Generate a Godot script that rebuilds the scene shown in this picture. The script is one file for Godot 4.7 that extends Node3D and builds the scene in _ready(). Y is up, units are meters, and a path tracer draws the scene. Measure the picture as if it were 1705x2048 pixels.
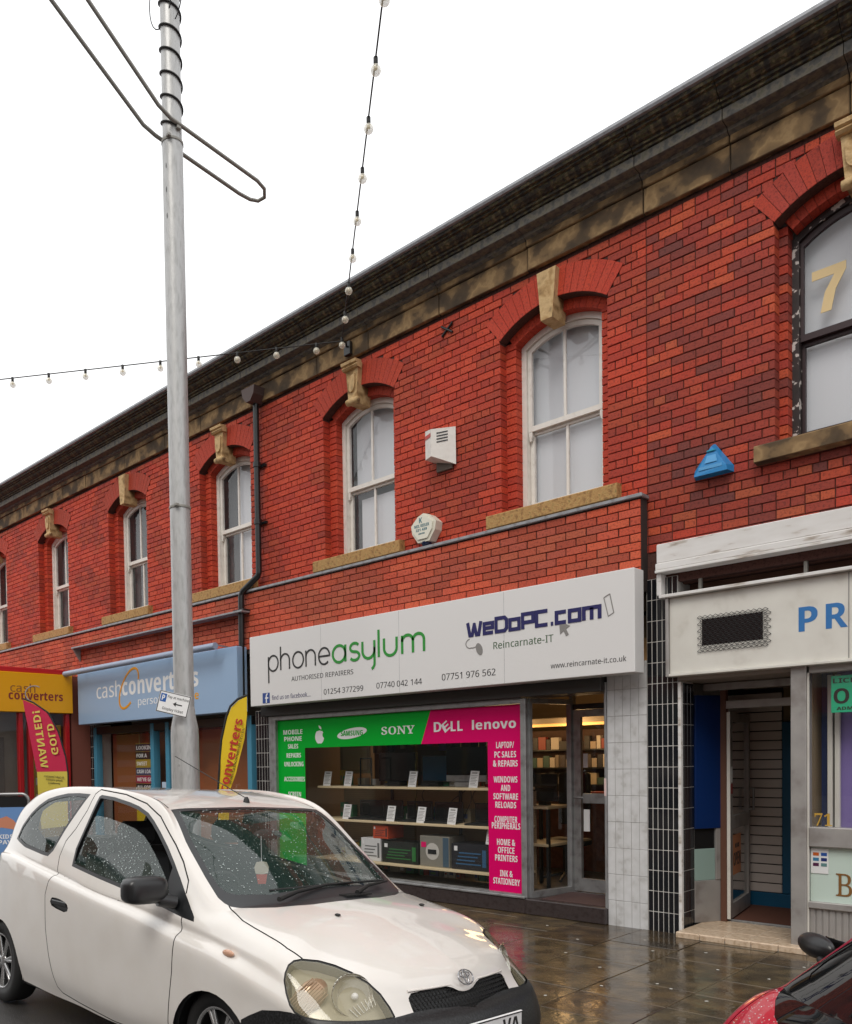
extends Node3D
# A row of red brick shops on a wet street under a white sky. Facade plane z = 0, x runs along the street, y up, metres.

var M = {}
var taken = {}
var rng = RandomNumberGenerator.new()
const PITCH := 2.5174
const WIN0 := -1.7305

class MB:
	var v = PackedVector3Array()
	var n = PackedVector3Array()
	var c = PackedColorArray()
	var t = PackedVector2Array()
	var col = Color.WHITE
	func tri3(a, b, d, na, nb, nd):
		# counter-clockwise seen from outside; stored clockwise
		var fn = (b - a).cross(d - a)
		if fn.dot(na + nb + nd) < 0:
			var s = b; b = d; d = s
			s = nb; nb = nd; nd = s
		v.append(a); v.append(d); v.append(b)
		n.append(na); n.append(nd); n.append(nb)
		for i in 3:
			c.append(col)
			t.append(Vector2.ZERO)
	func tri(a, b, d):
		var q = (b - a).cross(d - a).normalized()
		tri3(a, b, d, q, q, q)
	func quad(a, b, d, e):
		var q = (d - a).cross(e - b).normalized()
		tri3(a, b, d, q, q, q)
		tri3(a, d, e, q, q, q)
	func quadn(a, b, d, e, na, nb, nd, ne):
		tri3(a, b, d, na, nb, nd)
		tri3(a, d, e, na, nd, ne)
	func quaduv(a, b, d, e):
		# a lower left, b lower right, d upper right, e upper left, with uv
		var q = (d - a).cross(e - b).normalized()
		for p in [[a, Vector2(0, 1)], [d, Vector2(1, 0)], [b, Vector2(1, 1)], [a, Vector2(0, 1)], [e, Vector2(0, 0)], [d, Vector2(1, 0)]]:
			v.append(p[0]); n.append(q); c.append(col); t.append(p[1])
	func box(lo, hi, bev = 0.0, xf = Transform3D.IDENTITY):
		var l = Vector3(min(lo.x, hi.x), min(lo.y, hi.y), min(lo.z, hi.z))
		var h = Vector3(max(lo.x, hi.x), max(lo.y, hi.y), max(lo.z, hi.z))
		bev = min(bev, 0.45 * min(h.x - l.x, min(h.y - l.y, h.z - l.z)))
		var ax = [Vector3.RIGHT, Vector3.UP, Vector3.BACK]
		var cen = (l + h) / 2
		var ha = (h - l) / 2
		for k in 3:
			for s in [-1.0, 1.0]:
				var u = ax[(k + 1) % 3] * (ha[(k + 1) % 3] - bev)
				var w = ax[(k + 2) % 3] * (ha[(k + 2) % 3] - bev)
				var o = cen + ax[k] * ha[k] * s
				if s > 0:
					quad(xf * (o - u - w), xf * (o + u - w), xf * (o + u + w), xf * (o - u + w))
				else:
					quad(xf * (o - u - w), xf * (o - u + w), xf * (o + u + w), xf * (o + u - w))
		if bev > 0:
			for k in 3:
				var i1 = (k + 1) % 3
				var i2 = (k + 2) % 3
				var w = ax[k] * (ha[k] - bev)
				for s1 in [-1.0, 1.0]:
					for s2 in [-1.0, 1.0]:
						var p1 = cen + ax[i1] * s1 * ha[i1] + ax[i2] * s2 * (ha[i2] - bev)
						var p2 = cen + ax[i1] * s1 * (ha[i1] - bev) + ax[i2] * s2 * ha[i2]
						var nn = xf.basis * (ax[i1] * s1 + ax[i2] * s2).normalized()
						quadn(xf * (p1 - w), xf * (p1 + w), xf * (p2 + w), xf * (p2 - w), nn, nn, nn, nn)
			for sx in [-1.0, 1.0]:
				for sy in [-1.0, 1.0]:
					for sz in [-1.0, 1.0]:
						var s = Vector3(sx, sy, sz)
						var e = ha - Vector3.ONE * bev
						var nn = xf.basis * s.normalized()
						tri3(xf * (cen + s * Vector3(ha.x, e.y, e.z)), xf * (cen + s * Vector3(e.x, ha.y, e.z)), xf * (cen + s * Vector3(e.x, e.y, ha.z)), nn, nn, nn)
		return self
	func brick(lo, hi, bev):
		# a brick whose back is buried: front, four sides, bevelled front edge
		var f = hi.z
		var i0 = Vector3(lo.x + bev, lo.y + bev, f); var i1 = Vector3(hi.x - bev, lo.y + bev, f)
		var i2 = Vector3(hi.x - bev, hi.y - bev, f); var i3 = Vector3(lo.x + bev, hi.y - bev, f)
		quad(i0, i1, i2, i3)
		var e0 = Vector3(lo.x, lo.y, f - bev); var e1 = Vector3(hi.x, lo.y, f - bev)
		var e2 = Vector3(hi.x, hi.y, f - bev); var e3 = Vector3(lo.x, hi.y, f - bev)
		quad(e0, e1, i1, i0); quad(e1, e2, i2, i1); quad(e2, e3, i3, i2); quad(e3, e0, i0, i3)
		var z = Vector3(0, 0, lo.z - f + bev)
		quad(e1, e0, e0 + z, e1 + z); quad(e2, e1, e1 + z, e2 + z); quad(e3, e2, e2 + z, e3 + z); quad(e0, e3, e3 + z, e0 + z)
		return self
	func tube(pts, r, sides = 8, closed = false, caps = true):
		var N = pts.size()
		var tan = []
		for i in N:
			var a = pts[(i - 1 + N) % N] if (closed or i > 0) else pts[i]
			var b = pts[(i + 1) % N] if (closed or i < N - 1) else pts[i]
			tan.append((b - a).normalized())
		var up = Vector3.UP if abs(tan[0].y) < 0.9 else Vector3.RIGHT
		var x = tan[0].cross(up).normalized()
		var rings = []
		var nor = []
		for i in N:
			x = (x - tan[i] * x.dot(tan[i])).normalized()
			var y = tan[i].cross(x)
			var rr = r[i] if r is Array else r
			var R = []
			var Q = []
			for k in sides:
				var an = TAU * k / sides
				var d = x * cos(an) + y * sin(an)
				Q.append(d); R.append(pts[i] + d * rr)
			rings.append(R); nor.append(Q)
		for i in (N if closed else N - 1):
			var j = (i + 1) % N
			for k in sides:
				var m = (k + 1) % sides
				quadn(rings[i][k], rings[i][m], rings[j][m], rings[j][k], nor[i][k], nor[i][m], nor[j][m], nor[j][k])
		if caps and not closed:
			for e in [0, N - 1]:
				var q = tan[e] * (-1.0 if e == 0 else 1.0)
				for k in range(1, sides - 1):
					tri3(rings[e][0], rings[e][k], rings[e][k + 1], q, q, q)
		return self
	func lathe(prof, xf = Transform3D.IDENTITY, segs = 20):
		# prof: Vector2(radius, height) from bottom to top, turned about y
		var nr = []
		for i in prof.size():
			var a = prof[max(i - 1, 0)]
			var b = prof[min(i + 1, prof.size() - 1)]
			var d = (b - a).normalized()
			nr.append(Vector2(d.y, -d.x))
		for i in prof.size() - 1:
			for k in segs:
				var a0 = TAU * k / segs
				var a1 = TAU * (k + 1) / segs
				var P = []
				var Q = []
				for e in [[i, a0], [i, a1], [i + 1, a1], [i + 1, a0]]:
					var p = prof[e[0]]
					var q = nr[e[0]]
					P.append(xf * Vector3(p.x * cos(e[1]), p.y, p.x * sin(e[1])))
					Q.append((xf.basis * Vector3(q.x * cos(e[1]), q.y, q.x * sin(e[1]))).normalized())
				quadn(P[0], P[1], P[2], P[3], Q[0], Q[1], Q[2], Q[3])
		return self
	func flat(poly, z0, xf = Transform3D.IDENTITY):
		# a filled polygon in the xy plane facing +z
		var ix = Geometry2D.triangulate_polygon(poly)
		var q = (xf.basis * Vector3.BACK).normalized()
		for i in range(0, ix.size(), 3):
			var a = poly[ix[i]]; var b = poly[ix[i + 1]]; var d = poly[ix[i + 2]]
			tri3(xf * Vector3(a.x, a.y, z0), xf * Vector3(b.x, b.y, z0), xf * Vector3(d.x, d.y, z0), q, q, q)
		return self
	func prism(poly, z0, z1, xf = Transform3D.IDENTITY, back = true):
		if Geometry2D.is_polygon_clockwise(poly):
			poly = poly.duplicate()
			poly.reverse()
		flat(poly, z1, xf)
		if back:
			var ix = Geometry2D.triangulate_polygon(poly)
			var q = -(xf.basis * Vector3.BACK).normalized()
			for i in range(0, ix.size(), 3):
				var a = poly[ix[i]]; var b = poly[ix[i + 1]]; var d = poly[ix[i + 2]]
				tri3(xf * Vector3(a.x, a.y, z0), xf * Vector3(b.x, b.y, z0), xf * Vector3(d.x, d.y, z0), q, q, q)
		for i in poly.size():
			var a = poly[i]
			var b = poly[(i + 1) % poly.size()]
			quad(xf * Vector3(a.x, a.y, z0), xf * Vector3(b.x, b.y, z0), xf * Vector3(b.x, b.y, z1), xf * Vector3(a.x, a.y, z1))
		return self
	func ring(outer, inner, z0, z1, closed = true):
		# a frame between two outlines with as many points each, both counter-clockwise
		var N = outer.size()
		for i in (N if closed else N - 1):
			var j = (i + 1) % N
			var a = outer[i]; var b = outer[j]; var d = inner[j]; var e = inner[i]
			quad(Vector3(a.x, a.y, z1), Vector3(b.x, b.y, z1), Vector3(d.x, d.y, z1), Vector3(e.x, e.y, z1))
			quad(Vector3(b.x, b.y, z1), Vector3(a.x, a.y, z1), Vector3(a.x, a.y, z0), Vector3(b.x, b.y, z0))
			quad(Vector3(e.x, e.y, z1), Vector3(d.x, d.y, z1), Vector3(d.x, d.y, z0), Vector3(e.x, e.y, z0))
		return self
	func sweep(prof, x0, x1, ends = true):
		# a moulding: profile Vector2(z, y) from bottom front upwards, run along x
		for i in prof.size() - 1:
			var a = prof[i]
			var b = prof[i + 1]
			quad(Vector3(x0, a.y, a.x), Vector3(x1, a.y, a.x), Vector3(x1, b.y, b.x), Vector3(x0, b.y, b.x))
		if ends:
			var ix = Geometry2D.triangulate_polygon(PackedVector2Array(prof))
			for i in range(0, ix.size(), 3):
				var a = prof[ix[i]]; var b = prof[ix[i + 1]]; var d = prof[ix[i + 2]]
				tri3(Vector3(x0, a.y, a.x), Vector3(x0, b.y, b.x), Vector3(x0, d.y, d.x), Vector3.LEFT, Vector3.LEFT, Vector3.LEFT)
				tri3(Vector3(x1, a.y, a.x), Vector3(x1, b.y, b.x), Vector3(x1, d.y, d.x), Vector3.RIGHT, Vector3.RIGHT, Vector3.RIGHT)
		return self
	func ball(cen, r, seg = 10, sc = Vector3.ONE):
		for i in seg:
			for k in seg * 2:
				var P = []
				var Q = []
				for e in [[i, k], [i, k + 1], [i + 1, k + 1], [i + 1, k]]:
					var th = PI * e[0] / seg
					var ph = PI * e[1] / seg
					var d = Vector3(sin(th) * cos(ph), cos(th), sin(th) * sin(ph))
					P.append(cen + d * r * sc); Q.append((d / sc).normalized())
				quadn(P[0], P[1], P[2], P[3], Q[0], Q[1], Q[2], Q[3])
		return self
	func mesh(mat):
		var m = ArrayMesh.new()
		if v.is_empty():
			return m
		var arr = []
		arr.resize(Mesh.ARRAY_MAX)
		arr[Mesh.ARRAY_VERTEX] = v
		arr[Mesh.ARRAY_NORMAL] = n
		arr[Mesh.ARRAY_COLOR] = c
		arr[Mesh.ARRAY_TEX_UV] = t
		m.add_surface_from_arrays(Mesh.PRIMITIVE_TRIANGLES, arr)
		m.surface_set_material(0, mat)
		return m

# ---------- nodes ----------
func numbered(called):
	if not taken.has(called):
		taken[called] = 0
		return called
	taken[called] += 1
	return "%s_%03d" % [called, taken[called]]

func thing(called, label, category, at = Vector3.ZERO, group = ""):
	var o = Node3D.new()
	o.name = numbered(called)
	add_child(o)
	o.position = at
	o.set_meta("label", label)
	o.set_meta("category", category)
	if group:
		o.set_meta("group", group)
	return o

# meshes of static things are made in world coordinates; their nodes undo the thing's position
func part(parent, called, mb, mat, label = ""):
	var o = MeshInstance3D.new()
	o.name = called
	o.mesh = mb.mesh(mat) if mb is MB else mb
	if not (mb is MB):
		o.material_override = mat
	parent.add_child(o, true)
	if parent.get_parent() == self and not (parent is MeshInstance3D) and not parent.has_meta("local"):
		o.position = -parent.position
	if label:
		o.set_meta("label", label)
	return o

func structure(called, mb, mat):
	var o = MeshInstance3D.new()
	o.name = numbered(called)
	o.mesh = mb.mesh(mat)
	add_child(o)
	o.set_meta("kind", "structure")
	o.set_meta("label", called.replace("_", " "))
	return o

func stuff(o):
	o.set_meta("kind", "stuff")
	return o

func bx(x0, x1, y0, y1, z0, z1, bev = 0.0):
	var m = MB.new()
	m.box(Vector3(x0, y0, z0), Vector3(x1, y1, z1), bev)
	return m

# ---------- materials ----------
func lin(r, g, b):
	return Color(r, g, b).linear_to_srgb()

func mat(color, rough = 0.7, metal = 0.0):
	var m = StandardMaterial3D.new()
	m.albedo_color = color
	m.roughness = rough
	m.metallic = metal
	return m

func noise_img(sd, freq, size = 256, octaves = 4, kind = FastNoiseLite.TYPE_SIMPLEX_SMOOTH):
	var f = FastNoiseLite.new()
	f.seed = sd
	f.noise_type = kind
	f.frequency = freq
	f.fractal_octaves = octaves
	return f.get_seamless_image(size, size)

func ramp_tex(img, stops):
	# stops: [[position, Color], ...]
	var g = Gradient.new()
	var offs = PackedFloat32Array()
	var cols = PackedColorArray()
	for s in stops:
		offs.append(s[0]); cols.append(s[1])
	g.offsets = offs
	g.colors = cols
	var lut = []
	for i in 256:
		lut.append(g.sample(i / 255.0))
	var w = img.get_width()
	var h = img.get_height()
	var out = Image.create(w, h, false, Image.FORMAT_RGB8)
	for y in h:
		for x in w:
			out.set_pixel(x, y, lut[int(img.get_pixel(x, y).r * 255.0)])
	return ImageTexture.create_from_image(out)

func tri_tex(m, tex, scale, world = true):
	m.albedo_texture = tex
	m.uv1_triplanar = true
	m.uv1_world_triplanar = world
	m.uv1_scale = Vector3.ONE * scale
	m.uv1_triplanar_sharpness = 6.0

func bump(m, img, depth_cm):
	m.heightmap_enabled = true
	m.heightmap_texture = ImageTexture.create_from_image(img)
	m.heightmap_scale = depth_cm

func make_materials():
	var gs = noise_img(3, 0.03, 256, 5)
	var gf = noise_img(5, 0.11, 256, 4)
	var gm = noise_img(8, 0.012, 256, 5)
	M.grain_img = gf
	var grain = ramp_tex(gs, [[0.0, Color(0.70, 0.64, 0.62)], [0.4, Color(0.93, 0.91, 0.90)], [0.6, Color(1, 1, 1)], [1.0, Color(0.88, 0.80, 0.76)]])
	var grime = ramp_tex(gm, [[0.0, Color(0.78, 0.76, 0.75)], [0.4, Color(0.93, 0.93, 0.93)], [1.0, Color(1, 1, 1)]])
	M.brick = mat(Color.WHITE, 0.72)
	M.brick.vertex_color_use_as_albedo = true
	tri_tex(M.brick, grain, 4.3)
	bump(M.brick, gf, 0.35)
	M.mortar = mat(lin(0.085, 0.035, 0.027), 0.95)
	tri_tex(M.mortar, grain, 4.0)
	M.mortar_dark = mat(lin(0.03, 0.02, 0.018), 0.95)
	var st = ramp_tex(noise_img(21, 0.011, 512, 7), [[0.0, lin(0.03, 0.02, 0.012)], [0.38, lin(0.09, 0.056, 0.027)], [0.44, lin(0.16, 0.10, 0.046)], [0.55, lin(0.21, 0.13, 0.058)], [0.62, lin(0.30, 0.195, 0.09)], [0.72, lin(0.22, 0.135, 0.06)], [1.0, lin(0.12, 0.075, 0.035)]])
	M.stone = mat(Color.WHITE, 0.85)
	tri_tex(M.stone, st, 0.37)
	bump(M.stone, gf, 0.4)
	var sd = ramp_tex(noise_img(22, 0.018, 512, 6), [[0.0, lin(0.014, 0.013, 0.012)], [0.4, lin(0.03, 0.026, 0.02)], [0.52, lin(0.075, 0.052, 0.028)], [0.6, lin(0.045, 0.05, 0.018)], [0.7, lin(0.13, 0.095, 0.05)], [1.0, lin(0.2, 0.17, 0.12)]])
	M.stone_black = mat(Color.WHITE, 0.8)
	tri_tex(M.stone_black, sd, 1.3)
	bump(M.stone_black, gf, 0.5)
	var sg = ramp_tex(noise_img(23, 0.02, 512, 6), [[0.0, lin(0.05, 0.05, 0.048)], [0.45, lin(0.11, 0.105, 0.095)], [0.6, lin(0.16, 0.14, 0.11)], [1.0, lin(0.09, 0.09, 0.06)]])
	M.stone_grey = mat(Color.WHITE, 0.8)
	tri_tex(M.stone_grey, sg, 1.1)
	var ss = ramp_tex(noise_img(24, 0.02, 512, 5), [[0.0, lin(0.14, 0.075, 0.025)], [0.4, lin(0.36, 0.20, 0.07)], [0.6, lin(0.44, 0.26, 0.095)], [0.8, lin(0.27, 0.18, 0.06)], [1.0, lin(0.16, 0.13, 0.05)]])
	M.sill = mat(Color.WHITE, 0.8)
	tri_tex(M.sill, ss, 1.4)
	bump(M.sill, gf, 0.3)
	var kt = ramp_tex(noise_img(25, 0.012, 256, 6), [[0.0, lin(0.16, 0.09, 0.035)], [0.35, lin(0.40, 0.25, 0.105)], [0.55, lin(0.55, 0.38, 0.19)], [0.8, lin(0.45, 0.30, 0.14)], [1.0, lin(0.2, 0.14, 0.07)]])
	M.keystone = mat(Color.WHITE, 0.8)
	tri_tex(M.keystone, kt, 1.3)
	bump(M.keystone, gf, 0.3)
	var wp = ramp_tex(noise_img(31, 0.02, 256, 5), [[0.0, Color(0.90, 0.89, 0.87)], [0.3, Color(0.965, 0.96, 0.95)], [1.0, Color(1, 1, 0.99)]])
	M.white_paint = mat(lin(0.78, 0.75, 0.71), 0.35)
	tri_tex(M.white_paint, wp, 1.5)
	M.old_paint = mat(Color.WHITE, 0.7)
	tri_tex(M.old_paint, ramp_tex(noise_img(32, 0.018, 256, 6), [[0.0, lin(0.24, 0.19, 0.15)], [0.2, lin(0.5, 0.46, 0.42)], [0.3, lin(0.64, 0.62, 0.60)], [1.0, lin(0.72, 0.71, 0.70)]]), 1.0)
	M.old_paint.uv1_scale = Vector3(0.5, 2.0, 2.0)
	M.dark_frame = mat(lin(0.03, 0.012, 0.014), 0.5)
	M.flaky = mat(Color.WHITE, 0.6)
	tri_tex(M.flaky, ramp_tex(noise_img(33, 0.025, 256, 5), [[0.0, lin(0.018, 0.013, 0.012)], [0.64, lin(0.03, 0.02, 0.02)], [0.67, lin(0.5, 0.47, 0.44)], [1.0, lin(0.62, 0.6, 0.57)]]), 1.4)
	M.pane = mat(Color(0.6, 0.64, 0.66, 0.06), 0.01)
	M.pane.transparency = BaseMaterial3D.TRANSPARENCY_ALPHA
	M.pane.metallic_specular = 1.0
	M.shop_glass = mat(Color(0.3, 0.36, 0.34, 0.03), 0.01)
	M.shop_glass.transparency = BaseMaterial3D.TRANSPARENCY_ALPHA
	M.blind = mat(lin(0.60, 0.615, 0.65), 0.4)
	M.curtain = mat(lin(0.10, 0.10, 0.105), 0.9)
	M.dark_room = mat(lin(0.34, 0.31, 0.27), 0.9)
	M.slate = mat(lin(0.06, 0.065, 0.075), 0.5)
	M.lead = mat(lin(0.33, 0.34, 0.36), 0.45, 0.3)
	tri_tex(M.lead, grime, 3.0)
	M.black_iron = mat(lin(0.012, 0.013, 0.014), 0.3)
	M.black_gloss = mat(lin(0.012, 0.012, 0.013), 0.08)
	M.black_rubber = mat(lin(0.012, 0.012, 0.012), 0.6)
	M.white_plastic = mat(lin(0.76, 0.74, 0.71), 0.35)
	tri_tex(M.white_plastic, wp, 2.0)
	M.sign_white = mat(lin(0.70, 0.69, 0.685), 0.28)
	M.aluminium = mat(lin(0.38, 0.385, 0.39), 0.38, 0.55)
	tri_tex(M.aluminium, grime, 2.0)
	M.galv = mat(Color.WHITE, 0.42, 0.35)
	tri_tex(M.galv, ramp_tex(noise_img(41, 0.03, 512, 5), [[0.0, lin(0.33, 0.33, 0.32)], [0.35, lin(0.42, 0.42, 0.415)], [0.6, lin(0.47, 0.47, 0.465)], [0.8, lin(0.44, 0.44, 0.435)], [1.0, lin(0.54, 0.54, 0.54)]]), 1.0)
	M.galv.uv1_scale = Vector3(1.6, 0.35, 1.6)
	bump(M.galv, gf, 0.1)
	M.galv_dark = mat(lin(0.26, 0.25, 0.225), 0.5, 0.1)
	M.ink = mat(lin(0.02, 0.02, 0.02), 0.5)
	M.navy = mat(lin(0.015, 0.014, 0.10), 0.4)
	M.logo_green = mat(lin(0.02, 0.26, 0.03), 0.4)
	M.text_green = mat(lin(0.03, 0.09, 0.03), 0.4)
	M.grey_print = mat(lin(0.22, 0.21, 0.20), 0.5)
	M.white_print = mat(lin(0.78, 0.78, 0.78), 0.4)
	M.vinyl_green = mat(lin(0.0, 0.38, 0.03), 0.5)
	M.vinyl_green.metallic_specular = 0.25
	M.vinyl_pink = mat(lin(0.66, 0.0, 0.12), 0.5)
	M.vinyl_pink.metallic_specular = 0.25
	M.scrap = mat(lin(0.42, 0.41, 0.38), 0.7)
	M.card = mat(lin(0.7, 0.7, 0.7), 0.6)
	M.cream_wood = mat(lin(0.62, 0.50, 0.31), 0.5)
	M.peg = mat(Color.WHITE, 0.8)
	var pi = Image.create(64, 64, false, Image.FORMAT_RGB8)
	pi.fill(lin(0.34, 0.24, 0.14))
	for q in 4:
		for w in 4:
			pi.fill_rect(Rect2i(q * 16 + 6, w * 16 + 6, 4, 4), lin(0.08, 0.05, 0.03))
	tri_tex(M.peg, ImageTexture.create_from_image(pi), 10.0)
	M.warm_wall = mat(lin(0.20, 0.145, 0.085), 0.8)
	M.wood_counter = mat(Color.WHITE, 0.4)
	tri_tex(M.wood_counter, ramp_tex(noise_img(51, 0.03, 256, 4), [[0.0, lin(0.19, 0.06, 0.02)], [1.0, lin(0.33, 0.12, 0.05)]]), 1.5)
	M.black_tile = mat(lin(0.010, 0.011, 0.014), 0.1)
	M.grout = mat(lin(0.55, 0.53, 0.5), 0.9)
	M.pillar_paint = mat(Color.WHITE, 0.45)
	tri_tex(M.pillar_paint, ramp_tex(noise_img(52, 0.02, 256, 5), [[0.0, lin(0.40, 0.39, 0.38)], [0.35, lin(0.55, 0.55, 0.55)], [1.0, lin(0.63, 0.63, 0.64)]]), 1.3)
	M.pillar_joint = mat(lin(0.27, 0.25, 0.24), 0.8)
	M.beige_tile = mat(Color.WHITE, 0.3)
	tri_tex(M.beige_tile, ramp_tex(noise_img(53, 0.04, 256, 4), [[0.0, lin(0.36, 0.25, 0.16)], [0.5, lin(0.55, 0.42, 0.30)], [1.0, lin(0.6, 0.48, 0.36)]]), 2.0)
	M.stainless = mat(lin(0.42, 0.40, 0.385), 0.42, 0.35)
	tri_tex(M.stainless, grime, 1.0)
	M.slat_white = mat(lin(0.64, 0.57, 0.53), 0.5)
	M.royal_blue = mat(lin(0.003, 0.022, 0.11), 0.3)
	M.teal_blue = mat(lin(0.01, 0.10, 0.20), 0.45)
	M.mat_red = mat(lin(0.10, 0.035, 0.02), 0.95)
	M.old_white = mat(lin(0.69, 0.675, 0.635), 0.4)
	tri_tex(M.old_white, wp, 0.6)
	M.sign_blue = mat(lin(0.03, 0.16, 0.42), 0.4)
	M.step = mat(lin(0.045, 0.035, 0.035), 0.35)
	tri_tex(M.step, grain, 2.0)

func _ready():
	rng.seed = 71
	camera_and_light()
	make_materials()
	ground()
	walls()
	cornice()
	windows()
	panels()
	shopfronts()
	shop_signs()
	interiors()
	wall_fixtures()
	lamp_post()
	string_lights()
	flags_and_boards()
	white_car()
	red_car()
	opposite_side()

func camera_and_light():
	var cam = Camera3D.new()
	cam.name = "camera"
	add_child(cam)
	var f = 1688.70
	var yaw = 0.79420
	var pitch = -0.02718
	var roll = 0.01616
	var r = Vector3(cos(yaw), 0, -sin(yaw))
	var fw = Vector3(-sin(yaw), 0, -cos(yaw)) * cos(pitch) + Vector3.UP * sin(pitch)
	var up = r.cross(fw).normalized()
	var rc = r * cos(roll) - up * sin(roll)
	var uc = r * sin(roll) + up * cos(roll)
	cam.transform = Transform3D(Basis(rc, uc, -fw), Vector3(0, 1.528, 7.13))
	cam.near = 0.05
	cam.far = 400.0
	cam.projection = Camera3D.PROJECTION_FRUSTUM
	cam.size = cam.near * 2048.0 / f
	cam.frustum_offset = Vector2((852.5 - 666.68) / f, (1567.70 - 1024.0) / f) * cam.near
	cam.current = true
	var sky_mat = ProceduralSkyMaterial.new()
	sky_mat.sky_top_color = Color(0.99, 0.995, 1.0)
	sky_mat.sky_horizon_color = Color(0.90, 0.90, 0.90)
	sky_mat.ground_bottom_color = Color(0.25, 0.24, 0.23)
	sky_mat.ground_horizon_color = Color(0.6, 0.6, 0.6)
	sky_mat.sky_curve = 0.2
	sky_mat.sun_angle_max = 0.0
	var sky = Sky.new()
	sky.sky_material = sky_mat
	var env = Environment.new()
	env.background_mode = Environment.BG_SKY
	env.sky = sky
	env.background_energy_multiplier = 1.0
	env.tonemap_mode = Environment.TONE_MAPPER_LINEAR
	env.tonemap_exposure = 1.45
	env.sdfgi_enabled = true
	env.ssao_enabled = true
	env.ssil_enabled = true
	var we = WorldEnvironment.new()
	we.name = "world_environment"
	we.environment = env
	add_child(we)
	var sun = DirectionalLight3D.new()
	sun.name = "sun"
	sun.light_energy = 0.4
	sun.light_angular_distance = 30.0
	sun.light_color = Color(1, 0.985, 0.96)
	sun.shadow_enabled = true
	add_child(sun)
	sun.look_at_from_position(Vector3(4, 12, 9), Vector3.ZERO)

# ---------- ground ----------
const KERB_Z := 3.02
func road_y(z):
	return -0.153 + (min(z, 7.8) - 3.994) * 0.05 - max(z - 9.0, 0.0) * 0.05

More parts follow.
